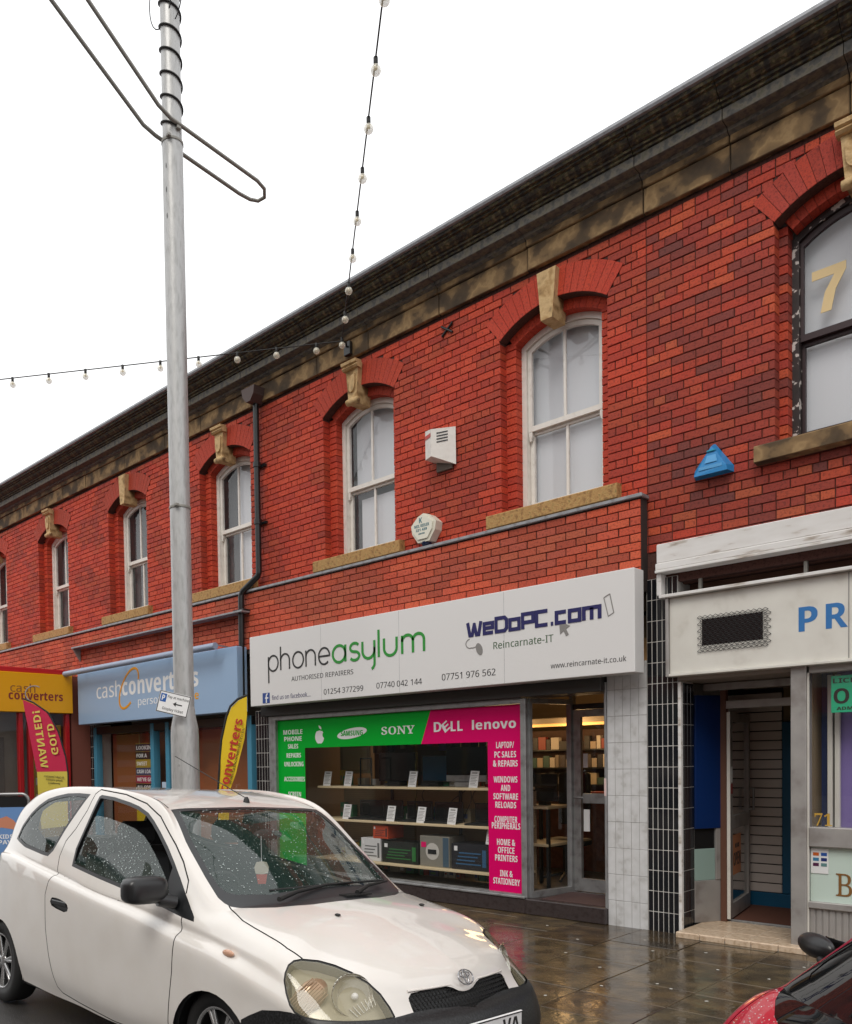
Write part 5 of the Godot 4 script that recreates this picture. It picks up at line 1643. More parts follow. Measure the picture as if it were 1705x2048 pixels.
func wall_fixtures():
	# rainwater pipe
	var d = thing("drainpipe", "black cast iron drainpipe with a hopper head beside the long white sign", "drainpipe", Vector3(-8.5, 3.0, 0.08))
	var hp = MB.new()
	hp.prism(PackedVector2Array([Vector2(-8.58, 6.20), Vector2(-8.60, 6.30), Vector2(-8.34, 6.30), Vector2(-8.36, 6.20), Vector2(-8.43, 6.12), Vector2(-8.51, 6.12)]), 0.02, 0.22)
	part(d, "hopper", hp, mat(lin(0.07, 0.045, 0.04), 0.6))
	var pp = MB.new()
	pp.tube([Vector3(-8.47, 6.14, 0.09), Vector3(-8.47, 3.98, 0.09), Vector3(-8.48, 3.93, 0.10), Vector3(-8.71, 3.76, 0.17), Vector3(-8.735, 3.70, 0.18), Vector3(-8.735, 2.2, 0.19)], 0.04, 12)
	part(d, "pipe", pp, M.black_iron)
	for y in [5.35, 4.62]:
		var c = MB.new()
		c.tube([Vector3(-8.47, y - 0.03, 0.09), Vector3(-8.47, y + 0.03, 0.09)], 0.052, 12)
		c.box(Vector3(-8.56, y - 0.015, 0.0), Vector3(-8.38, y + 0.015, 0.03))
		part(d, "bracket", c, M.black_iron)
	part(d, "bracket", bx(-8.84, -8.62, 3.49, 3.52, 0.12, 0.24, 0.004), M.black_iron)
	# white wedge alarm box
	var a = thing("alarm_box", "white wedge shaped alarm box with slots and a torn red sticker", "alarm", Vector3(-5.5, 4.5, 0))
	var wd = MB.new()
	var top = [Vector3(-5.655, 4.955, 0.14), Vector3(-5.53, 4.93, 0.20), Vector3(-5.35, 4.955, 0.02)]
	var bot = [Vector3(-5.655, 4.66, 0.14), Vector3(-5.53, 4.655, 0.20), Vector3(-5.35, 4.57, 0.02)]
	wd.quad(bot[0], bot[1], top[1], top[0]); wd.quad(bot[1], bot[2], top[2], top[1]); wd.tri(top[0], top[1], top[2]); wd.tri(bot[0], bot[2], bot[1])
	wd.quad(Vector3(-5.655, 4.66, 0.0), bot[0], top[0], Vector3(-5.655, 4.955, 0.0))
	wd.tri(Vector3(-5.655, 4.955, 0.0), top[0], top[2]); wd.tri(Vector3(-5.655, 4.66, 0.0), bot[2], bot[0])
	var wb = part(a, "cover", wd, M.white_plastic)
	var sl = (top[2] - top[1])
	for k in 4:
		var s = MB.new()
		var p0 = top[1] + sl * 0.22 + Vector3(0, -0.055 - 0.03 * k, 0)
		var p1 = top[1] + sl * 0.68 + Vector3(0, -0.045 - 0.03 * k, 0)
		var o = Vector3(0.0025, 0, 0.003)
		s.quad(p0 + o, p1 + o, p1 + o + Vector3(0, 0.012, 0), p0 + o + Vector3(0, 0.012, 0))
		part(wb, "slot", s, M.black_iron)
	var rs = MB.new()
	var o2 = Vector3(-0.0025, 0, 0.002)
	rs.quad(bot[0] + Vector3(0.003, 0.2, 0.003) + o2, bot[1] + Vector3(-0.006, 0.2, -0.002) + o2, bot[1] + Vector3(-0.006, 0.24, -0.002) + o2, bot[0] + Vector3(0.003, 0.24, 0.003) + o2)
	part(wb, "sticker", rs, mat(lin(0.5, 0.08, 0.07), 0.6))
	var ub = MB.new()
	ub.box(Vector3(-5.60, 4.54, 0.0), Vector3(-5.40, 4.64, 0.03), 0.004)
	part(a, "base", ub, mat(lin(0.12, 0.09, 0.07), 0.7))
	# round white bell box
	var b = thing("alarm_box", "rounded white hexagonal alarm box with teal print and blue lamp", "alarm", Vector3(-5.72, 3.85, 0.12))
	var hx = PackedVector2Array()
	for q in [[90, 0.155], [60, 0.15], [15, 0.175], [-15, 0.16], [-62, 0.165], [-118, 0.165], [-165, 0.16], [165, 0.175], [120, 0.15]]:
		var an = deg_to_rad(q[0])
		hx.append(Vector2(-5.72 + q[1] * cos(an), 3.975 + q[1] * sin(an)))
	var bb = part(b, "cover", MB.new().prism(hx, 0.0, 0.11), mat(lin(0.66, 0.63, 0.53), 0.4))
	var h2 = PackedVector2Array()
	for q in hx:
		h2.append(Vector2(-5.725, 3.98) + (q - Vector2(-5.72, 3.975)) * 0.82)
	part(bb, "face", MB.new().prism(h2, 0.105, 0.125), mat(lin(0.68, 0.66, 0.56), 0.4))
	var teal = mat(lin(0.05, 0.16, 0.20), 0.5)
	txt(bb, "K", -5.765, -5.725, 4.03, 4.085, 0.126, teal, "bold", null, "print")
	txt(bb, "NEIL KEELER", -5.83, -5.63, 3.985, 4.015, 0.126, teal, "bold", null, "print")
	txt(bb, "221 439", -5.81, -5.66, 3.945, 3.972, 0.126, teal, "bold", null, "print")
	txt(bb, "alarms", -5.775, -5.69, 3.91, 3.93, 0.126, teal, "bold", null, "print")
	var lm = MB.new()
	lm.lathe([Vector2(0.0, -0.05), Vector2(0.04, -0.045), Vector2(0.055, -0.02), Vector2(0.055, 0.0)], Transform3D(Basis.IDENTITY, Vector3(-5.72, 3.835, 0.06)), 14)
	part(b, "lamp", lm, mat(lin(0.01, 0.02, 0.06), 0.15))
	# blue triangular bell box
	var c = thing("alarm_box", "blue triangular alarm box on the mottled brick wall", "alarm", Vector3(-2.75, 3.8, 0))
	var tb = [Vector3(-2.905, 3.80, 0.0), Vector3(-2.60, 3.80, 0.0), Vector3(-2.60, 3.85, 0.0), Vector3(-2.745, 4.06, 0.0), Vector3(-2.765, 4.06, 0.0), Vector3(-2.905, 3.85, 0.0)]
	var tf = [Vector3(-2.885, 3.805, 0.09), Vector3(-2.62, 3.805, 0.09), Vector3(-2.63, 3.85, 0.09), Vector3(-2.75, 4.03, 0.055), Vector3(-2.76, 4.03, 0.055), Vector3(-2.875, 3.85, 0.09)]
	var tm = MB.new()
	for k in 6:
		tm.quad(tb[k], tb[(k + 1) % 6], tf[(k + 1) % 6], tf[k])
	for k in range(1, 5):
		tm.tri(tf[0], tf[k], tf[k + 1])
	var cv = part(c, "cover", tm, mat(lin(0.01, 0.20, 0.48), 0.3))
	var tip = MB.new()
	tip.box(Vector3(-2.79, 3.985, 0.02), Vector3(-2.72, 4.0, 0.075), 0.004)
	part(cv, "band", tip, mat(lin(0.01, 0.28, 0.42), 0.3))
	var pr = MB.new()
	pr.quad(Vector3(-2.80, 3.895, 0.086), Vector3(-2.70, 3.895, 0.086), Vector3(-2.715, 3.955, 0.0745), Vector3(-2.785, 3.955, 0.0745))
	pr.box(Vector3(-2.845, 3.845, 0.09), Vector3(-2.66, 3.87, 0.0925))
	part(cv, "print", pr, mat(lin(0.08, 0.32, 0.62), 0.4))
	# wall tie plate high on the wall
	var wt = thing("wall_tie", "dark cross shaped iron wall tie under the cornice", "wall tie", Vector3(-5.45, 5.98, 0.01))
	var cr = MB.new()
	cr.tube([Vector3(-5.52, 5.93, 0.012), Vector3(-5.38, 6.03, 0.012)], 0.012, 6)
	cr.tube([Vector3(-5.52, 6.03, 0.014), Vector3(-5.38, 5.93, 0.014)], 0.012, 6)
	part(wt, "cross", cr, M.black_iron)
	# short pole stub at far left
	var fp = thing("flag_bracket", "thin white pole stub projecting from the wall at the far end", "bracket", Vector3(-16.4, 5.2, 0))
	var fm = MB.new()
	fm.tube([Vector3(-16.6, 5.28, 0.02), Vector3(-15.1, 4.95, 0.75)], 0.02, 8)
	part(fp, "pole", fm, M.white_paint)

func lamp_post():
	var t = thing("lamp_post", "tall galvanised steel lamp post on the pavement behind the white car", "lamp post", Vector3(-6.19, 0, 2.86))
	t.set_meta("local", true)
	var p = MB.new()
	p.lathe([Vector2(0.088, 2.0), Vector2(0.088, 3.75), Vector2(0.0885, 6.85), Vector2(0.083, 6.87), Vector2(0.083, 10.5)], Transform3D.IDENTITY, 28)
	part(t, "shaft", p, M.galv)
	var b = MB.new()
	b.lathe([Vector2(0.125, 0.0), Vector2(0.122, 1.76), Vector2(0.118, 1.84), Vector2(0.098, 1.94), Vector2(0.092, 2.0), Vector2(0.088, 2.02)], Transform3D.IDENTITY, 28)
	part(t, "base", b, M.galv)
	var dr = MB.new()
	var N = 8
	for i in N:
		var a0 = -0.25 + 0.95 * i / N
		var a1 = -0.25 + 0.95 * (i + 1) / N
		var q = [Vector3(0.127 * sin(a0), 0.75, 0.127 * cos(a0)), Vector3(0.127 * sin(a1), 0.75, 0.127 * cos(a1)), Vector3(0.127 * sin(a1), 1.62, 0.127 * cos(a1)), Vector3(0.127 * sin(a0), 1.62, 0.127 * cos(a0))]
		dr.quad(q[0], q[1], q[2], q[3])
	dr.tube([Vector3(0.127 * sin(0.5), 1.52, 0.127 * cos(0.5)), Vector3(0.133 * sin(0.5), 1.52, 0.133 * cos(0.5))], 0.012, 10)
	part(t, "access_door", dr, M.galv)
	for y in [3.745, 6.85]:
		var c = MB.new()
		c.lathe([Vector2(0.09, -0.012), Vector2(0.0945, -0.01), Vector2(0.0945, 0.01), Vector2(0.09, 0.012)], Transform3D(Basis.IDENTITY, Vector3(0, y, 0)), 28)
		c.box(Vector3(0.05, y - 0.012, 0.07), Vector3(0.09, y + 0.012, 0.1), 0.003)
		part(t, "band_clamp", c, M.galv_dark)
	# drip marks of worn zinc: scuffed slots on the shaft
	for y in [6.62, 6.42, 6.2]:
		var s = MB.new()
		s.ball(Vector3(0.086 * sin(0.25), y, 0.086 * cos(0.25)), 0.012, 6, Vector3(0.6, 2.6, 0.3))
		part(t, "slot", s, M.black_iron)
	# spiral cable up the shaft
	var w = MB.new()
	var pts = []
	for i in 260:
		var f = i / 259.0
		var an = f * TAU * 9.0
		pts.append(Vector3(0.092 * cos(an), 6.98 + 1.75 * f + (0.0 if f > 0.06 else -0.03), 0.092 * sin(an)))
	w.tube(pts, 0.0085, 6)
	part(t, "spiral_cable", w, M.black_rubber)
	for k in 2:
		var cl = MB.new()
		var cp = []
		for i in 25:
			var an = TAU * i / 24.0
			cp.append(Vector3(-0.06 + 0.17 * cos(an) + 0.09 * k, 8.1 + 0.26 * sin(an), 0.05 - 0.05 * k))
		cl.tube(cp, 0.005, 5, true)
		part(t, "cable_loop", cl, M.black_rubber)
	# long bent tube frame that straddles the post
	var f = thing("bracket_frame", "long bent loop of grey tube straddling the lamp post high up", "bracket", Vector3(-6.19, 6.85, 2.86))
	var fm = MB.new()
	var lp = [Vector3(-6.07, 9.4, 6.1), Vector3(-6.09, 7.51, 3.71), Vector3(-6.09, 7.02, 3.06), Vector3(-6.09, 6.975, 2.94), Vector3(-6.09, 6.89, 2.0), Vector3(-6.11, 6.872, 1.9), Vector3(-6.18, 6.855, 1.84), Vector3(-6.25, 6.845, 1.86), Vector3(-6.285, 6.845, 1.93), Vector3(-6.295, 6.85, 2.05), Vector3(-6.295, 6.93, 2.96), Vector3(-6.295, 6.96, 3.08), Vector3(-6.295, 7.53, 3.93), Vector3(-6.29, 9.2, 6.3)]
	fm.tube(lp, 0.017, 10)
	part(f, "tube", fm, M.galv_dark)
	# lamp head carried on the frame over the road
	var lh = MB.new()
	lh.ball(Vector3(-6.19, 7.92, 4.3), 0.36, 14, Vector3(0.62, 0.3, 1.0))
	part(f, "lamp_head", lh, M.galv_dark)
	var ck = MB.new()
	ck.box(Vector3(-6.30, 6.925, 2.84), Vector3(-6.08, 6.955, 2.88), 0.004)
	part(f, "cleat", ck, M.galv_dark)
	# parking notice
	var s = thing("parking_sign", "small white parking notice tilted on the lamp post", "sign", Vector3(-6.09, 1.9, 2.98))
	s.set_meta("local", true)
	s.transform = Transform3D(facing(Vector3.ZERO).basis * Basis(Vector3.BACK, -0.25), Vector3(-6.10, 2.036, 3.03))
	var pl = part(s, "plate", MB.new().box(Vector3(-0.135, -0.092, -0.004), Vector3(0.135, 0.092, 0.003), 0.002), M.white_print)
	part(pl, "border", MB.new().ring([Vector2(-0.133, -0.09), Vector2(0.133, -0.09), Vector2(0.133, 0.09), Vector2(-0.133, 0.09)], [Vector2(-0.127, -0.084), Vector2(0.127, -0.084), Vector2(0.127, 0.084), Vector2(-0.127, 0.084)], 0.003, 0.0042), M.ink)
	part(pl, "blue_square", MB.new().box(Vector3(-0.12, 0.0, 0.003), Vector3(-0.07, 0.07, 0.0042)), mat(lin(0.02, 0.10, 0.35), 0.4))
	txt(pl, "P", -0.107, -0.083, 0.012, 0.058, 0.0045, M.white_print, "bold")
	txt(pl, "Pay at machine", -0.06, 0.122, 0.035, 0.065, 0.0035, M.ink)
	txt(pl, "Display ticket", -0.085, 0.095, -0.072, -0.04, 0.0035, M.ink)
	var ar = MB.new()
	ribbon(ar, [Vector2(0.075, 0.0), Vector2(0.01, 0.0)], 0.01, 0.003, 0.0045, Vector2.ZERO, Vector2.ONE, false)
	ar.prism(PackedVector2Array([Vector2(-0.005, 0.0), Vector2(0.022, 0.02), Vector2(0.022, -0.02)]), 0.003, 0.0046)
	part(pl, "arrow", ar, M.ink)

func string_lights():
	var A = Vector3(-6.75, 6.25, 0.25)
	var br = thing("cable_bracket", "small black cable bracket on the cornice where two light strings meet", "bracket", Vector3(-6.75, 6.2, 0.06))
	part(br, "plate", bx(-6.87, -6.77, 6.17, 6.32, 0.055, 0.10, 0.004), M.black_iron)
	var hk = MB.new()
	hk.tube([Vector3(-6.82, 6.26, 0.1), Vector3(-6.75, 6.26, 0.18), A], 0.01, 6)
	part(br, "hook", hk, M.black_iron)
	var glass = mat(Color(0.95, 0.93, 0.86, 0.45), 0.05)
	glass.transparency = BaseMaterial3D.TRANSPARENCY_ALPHA
	var cfg = [[Vector3(-3.645, 6.355, 2.994), 0.062, 0.5214, 11, "string of clear bulbs reaching out over the road from the cornice"], [Vector3(-10.042, 6.155, 2.746), 0.289, 0.46, 14, "string of clear bulbs running behind the lamp post from the cornice"]]
	for q in cfg:
		var t = thing("string_lights", q[4], "lights", A, "festoon strings over the street")
		var dir = (q[0] - A).normalized()
		var c = MB.new()
		c.tube([A, A + dir * (q[1] + q[2] * (q[3] - 0.5))], 0.0065, 5)
		part(t, "cable", c, M.black_rubber)
		for i in q[3]:
			var at = A + dir * (q[1] + q[2] * i)
			var cp = MB.new()
			cp.lathe([Vector2(0.0, -0.045), Vector2(0.016, -0.045), Vector2(0.016, 0.008), Vector2(0.0, 0.01)], Transform3D(Basis.IDENTITY, at), 8)
			var o = part(t, "bulb_cap", cp, M.black_rubber)
			var g = MB.new()
			g.ball(at + Vector3(0, -0.078, 0), 0.037, 8)
			part(o, "bulb", g, glass)
			var fl = MB.new()
			fl.ball(at + Vector3(0, -0.065, 0), 0.014, 6)
			part(o, "filament", fl, mat(lin(0.55, 0.45, 0.25), 0.4))

func banner(called, label, at, poly, bands, pole, cat, wave):
	# a feather flag: cloth with a sleeve, bowed pole, on a base
	var t = thing(called, label, cat, at, "feather flags outside the shops")
	t.set_meta("local", true)
	t.transform = facing(at)
	for b in bands:
		var m = MB.new()
		for pc in Geometry2D.intersect_polygons(poly, b[0]):
			# cut into strips so the cloth can ripple
			var lo = 9.0
			var hi = -9.0
			for v in pc:
				lo = min(lo, v.y); hi = max(hi, v.y)
			var n = int(ceil((hi - lo) / 0.05))
			for k in n:
				var y0 = lo + (hi - lo) * k / n
				var y1 = lo + (hi - lo) * (k + 1) / n
				for xs in 16:
					var x0 = -0.6 + xs * 0.075
					var cell = PackedVector2Array([Vector2(x0, y0), Vector2(x0 + 0.075, y0), Vector2(x0 + 0.075, y1), Vector2(x0, y1)])
					for s in Geometry2D.intersect_polygons(pc, cell):
						var ix = Geometry2D.triangulate_polygon(s)
						for i in range(0, ix.size(), 3):
							var P = []
							for j in 3:
								var v = s[ix[i + j]]
								P.append(Vector3(v.x, v.y, wave * sin(v.x * 14.0 + v.y * 5.0) + 0.4 * wave * sin(v.y * 17.0)))
							m.tri3(P[0], P[1], P[2], Vector3.BACK, Vector3.BACK, Vector3.BACK)
		var cloth = mat(b[1], 0.6)
		cloth.backlight_enabled = true
		cloth.backlight = b[1] * 0.4
		part(t, "cloth", m, cloth)
	var pm = MB.new()
	pm.tube(pole, 0.012, 8)
	part(t, "pole", pm, M.black_rubber)
	var bs = MB.new()
	bs.lathe([Vector2(0.0, 0.0), Vector2(0.22, 0.0), Vector2(0.22, 0.03), Vector2(0.04, 0.06), Vector2(0.02, 0.4)], Transform3D(Basis.IDENTITY, Vector3(pole[0].x, 0, pole[0].z)), 16)
	part(t, "base", bs, M.black_rubber)
	return t

func flags_and_boards():
	var pk = PackedVector2Array([Vector2(-0.383, 2.514), Vector2(-0.238, 2.45), Vector2(-0.10, 2.37), Vector2(-0.022, 2.30), Vector2(0.06, 2.16), Vector2(0.118, 2.029), Vector2(0.175, 1.85), Vector2(0.22, 1.66), Vector2(0.24, 1.53), Vector2(0.25, 1.414), Vector2(0.25, 0.62), Vector2(-0.15, 0.58), Vector2(-0.188, 1.078), Vector2(-0.203, 1.421), Vector2(-0.268, 1.79), Vector2(-0.341, 2.256)])
	var up = PackedVector2Array([Vector2(-1, 1.435), Vector2(1, 1.435), Vector2(1, 3), Vector2(-1, 3)])
	var dn = PackedVector2Array([Vector2(-1, 0), Vector2(1, 0), Vector2(1, 1.435), Vector2(-1, 1.435)])
	var pole = [Vector3(0.262, 0.05, -0.01), Vector3(0.262, 1.41, -0.01), Vector3(0.232, 1.66, -0.01), Vector3(0.13, 2.035, -0.01), Vector3(-0.012, 2.315, -0.01), Vector3(-0.23, 2.47, -0.01), Vector3(-0.38, 2.53, -0.01)]
	var a = banner("feather_flag", "crimson and yellow feather flag with mirrored lettering, beside the yellow sign", Vector3(-11.955, 0, 1.3), pk, [[up, lin(0.52, 0.01, 0.06)], [dn, lin(0.62, 0.50, 0.07)]], pole, "flag", 0.012)
	var yl = mat(lin(0.66, 0.52, 0.10), 0.6)
	# the lettering is seen from its back: mirrored, reading downwards
	var mir = Transform3D(Basis(Vector3(-1, 0, 0), Vector3(0, 1, 0), Vector3(0, 0, 1)) , Vector3.ZERO)
	var back = Basis(Vector3(0, -1, 0), Vector3(-1, 0, 0), Vector3(0, 0, 1)) # text x runs down, text y runs to the left
	txt(a, "WANTED!", 0.0, 0.86, -0.055, 0.055, 0.016, yl, "bold", Transform3D(Basis(Vector3(-0.13, 0.99, 0), Vector3(0.99, 0.13, 0), Vector3(0, 0, 1)), Vector3(-0.075, 1.49, 0.0)))
	txt(a, "GOLD", 0.0, 0.46, -0.05, 0.05, 0.016, yl, "bold", Transform3D(Basis(Vector3(-0.16, 0.99, 0), Vector3(0.99, 0.16, 0), Vector3(0, 0, 1)), Vector3(0.09, 1.69, 0.0)))
	var k = 0
	for s in ["At Cash Converters", "Buying unwanted", "jewellery"]:
		txt(a, s, -0.15 + 0.03 * k, 0.15 - 0.03 * k, -0.018, 0.018, 0.016, M.ink, "sans", Transform3D(Basis(Vector3(-1, 0.1, 0), Vector3(0.1, 1, 0), Vector3(0, 0, 1)), Vector3(0.06, 1.36 - 0.05 * k, 0)))
		k += 1
	var yp = PackedVector2Array([Vector2(0.142, 2.235), Vector2(0.044, 2.195), Vector2(-0.03, 2.124), Vector2(-0.07, 2.019), Vector2(-0.13, 1.773), Vector2(-0.16, 1.5), Vector2(-0.178, 1.233), Vector2(-0.2, 0.7), Vector2(-0.09, 0.7), Vector2(-0.063, 1.223), Vector2(0.011, 1.416), Vector2(0.107, 1.786), Vector2(0.138, 2.033)])
	var all = PackedVector2Array([Vector2(-1, 0), Vector2(1, 0), Vector2(1, 3), Vector2(-1, 3)])
	var pole2 = [Vector3(-0.215, 0.05, -0.01), Vector3(-0.19, 1.233, -0.01), Vector3(-0.145, 1.773, -0.01), Vector3(-0.085, 2.025, -0.01), Vector3(-0.04, 2.135, -0.01), Vector3(0.04, 2.21, -0.01), Vector3(0.142, 2.25, -0.01)]
	var b = banner("feather_flag", "narrow yellow feather flag with red lettering in front of the blue shopfront", Vector3(-7.233, 0, 1.5), yp, [[all, lin(0.80, 0.55, 0.01)]], pole2, "flag", 0.01)
	txt(b, "converters", 0.0, 0.80, -0.045, 0.045, 0.016, mat(lin(0.5, 0.03, 0.02), 0.5), "bold", Transform3D(Basis(Vector3(0.23, 0.97, 0), Vector3(-0.97, 0.23, 0), Vector3(0, 0, 1)), Vector3(-0.13, 1.22, 0.0)))
	txt(b, "www.cashconverters.co.uk", 0.0, 0.62, -0.016, 0.016, 0.016, M.ink, "sans", Transform3D(Basis(Vector3(0.26, 0.965, 0), Vector3(-0.965, 0.26, 0), Vector3(0, 0, 1)), Vector3(-0.06, 1.3, 0.0)))
	# pavement board at the far left
	var c = thing("pavement_board", "framed pavement board with a blue picture of a hand, outside the red shop", "sign", Vector3(-11.72, 0, 2.0))
	c.set_meta("local", true)
	c.transform = facing(Vector3(-11.72, 0, 2.0))
	var fr = MB.new()
	var fp = []
	for q in [[-0.36, 0.05], [-0.36, 0.98]]:
		fp.append(Vector3(q[0], q[1], 0))
	for i in 7:
		var an = PI - PI / 2 * i / 6.0
		fp.append(Vector3(-0.26 + 0.1 * cos(an), 1.03 + 0.1 * sin(an), 0))
	for i in 7:
		var an = PI / 2 - PI / 2 * i / 6.0
		fp.append(Vector3(0.14 + 0.1 * cos(an), 1.03 + 0.1 * sin(an), 0))
	fp.append(Vector3(0.24, 0.05, 0))
	fr.tube(fp, 0.022, 10)
	part(c, "frame", fr, M.aluminium)
	part(c, "board", MB.new().box(Vector3(-0.335, 0.12, -0.012), Vector3(0.217, 1.1, 0.0), 0.003), M.black_iron)
	var po = part(c, "poster", MB.new().box(Vector3(-0.32, 0.16, 0.0), Vector3(0.195, 0.945, 0.003)), mat(lin(0.13, 0.26, 0.52), 0.5))
	var hd = MB.new()
	hd.flat(PackedVector2Array([Vector2(-0.32, 0.70), Vector2(-0.2, 0.78), Vector2(-0.08, 0.82), Vector2(0.02, 0.76), Vector2(0.08, 0.68), Vector2(0.07, 0.62), Vector2(-0.04, 0.64), Vector2(-0.16, 0.66), Vector2(-0.32, 0.60)]), 0.004)
	part(po, "picture", hd, mat(lin(0.55, 0.22, 0.13), 0.5))
	txt(po, "KIDS", -0.20, 0.0, 0.50, 0.56, 0.004, M.white_print, "bold")
	txt(po, "PAY", -0.20, -0.02, 0.42, 0.48, 0.004, M.white_print, "bold")
	for s in [-1, 1]:
		pass
	part(c, "foot", MB.new().box(Vector3(-0.42, 0.0, -0.2), Vector3(0.3, 0.06, 0.2), 0.015), M.black_rubber)

func opposite_side():
	# the far side of the street, behind the camera: it is mirrored in car windows, shop glass and wet stone
	var pv = structure("far_pavement", bx(-40, 30, -0.3, -0.12, 12.6, 15.6), mat(lin(0.08, 0.075, 0.07), 0.4))
	var fac = [lin(0.23, 0.07, 0.045), lin(0.33, 0.29, 0.24), lin(0.17, 0.06, 0.045), lin(0.28, 0.10, 0.06), lin(0.4, 0.37, 0.32), lin(0.2, 0.07, 0.05), lin(0.30, 0.25, 0.2), lin(0.22, 0.075, 0.05)]
	var x = -34.0
	var k = 0
	var labs = ["red brick house across the road, at the row's far end", "pale rendered house across the road next to the end house", "dark brick house across the road between two pale ones", "orange brick house across the road with a shop below", "cream rendered house across the road behind the camera", "plum brick house across the road beside the cream one", "buff house across the road with a tall roof", "brick house across the road closing the row"]
	for w in [7.0, 6.0, 7.5, 6.5, 7.0, 6.0, 7.0, 8.0]:
		var h = 6.0 + 1.2 * float((k * 5) % 4) / 3.0
		var t = thing("facing_house", labs[k], "building", Vector3(x + w / 2, 0, 15.6), "houses across the road")
		part(t, "wall", bx(x + 0.01, x + w - 0.01, -0.2, h, 15.6, 22.0), mat(fac[k], 0.85))
		var rf = MB.new()
		rf.quad(Vector3(x + w, h, 15.4), Vector3(x, h, 15.4), Vector3(x, h + 1.9, 18.8), Vector3(x + w, h + 1.9, 18.8))
		rf.quad(Vector3(x, h, 22.2), Vector3(x + w, h, 22.2), Vector3(x + w, h + 1.9, 18.8), Vector3(x, h + 1.9, 18.8))
		rf.tri(Vector3(x, h, 15.4), Vector3(x, h, 22.2), Vector3(x, h + 1.9, 18.8))
		rf.tri(Vector3(x + w, h, 22.2), Vector3(x + w, h, 15.4), Vector3(x + w, h + 1.9, 18.8))
		var ro = part(t, "roof", rf, M.slate)
		part(ro, "chimney", bx(x + 0.4, x + 1.2, h + 1.0, h + 2.8, 18.3, 19.2), mat(fac[k], 0.85))
		for q in 2:
			var wx = x + w * (0.3 + 0.4 * q)
			var wn = part(t, "window", bx(wx - 0.5, wx + 0.5, 3.7, 5.3, 15.56, 15.598), M.white_paint)
			part(wn, "pane", bx(wx - 0.43, wx + 0.43, 3.77, 5.23, 15.555, 15.559), M.black_gloss)
		part(t, "shop_window", bx(x + 0.6, x + w - 0.6, 0.5, 2.4, 15.55, 15.598), M.black_gloss)
		part(t, "fascia", bx(x + 0.3, x + w - 0.3, 2.5, 3.1, 15.45, 15.598), mat([lin(0.3, 0.03, 0.03), lin(0.05, 0.12, 0.2), lin(0.5, 0.5, 0.48), lin(0.04, 0.12, 0.06)][k % 4], 0.4))
		x += w
		k += 1

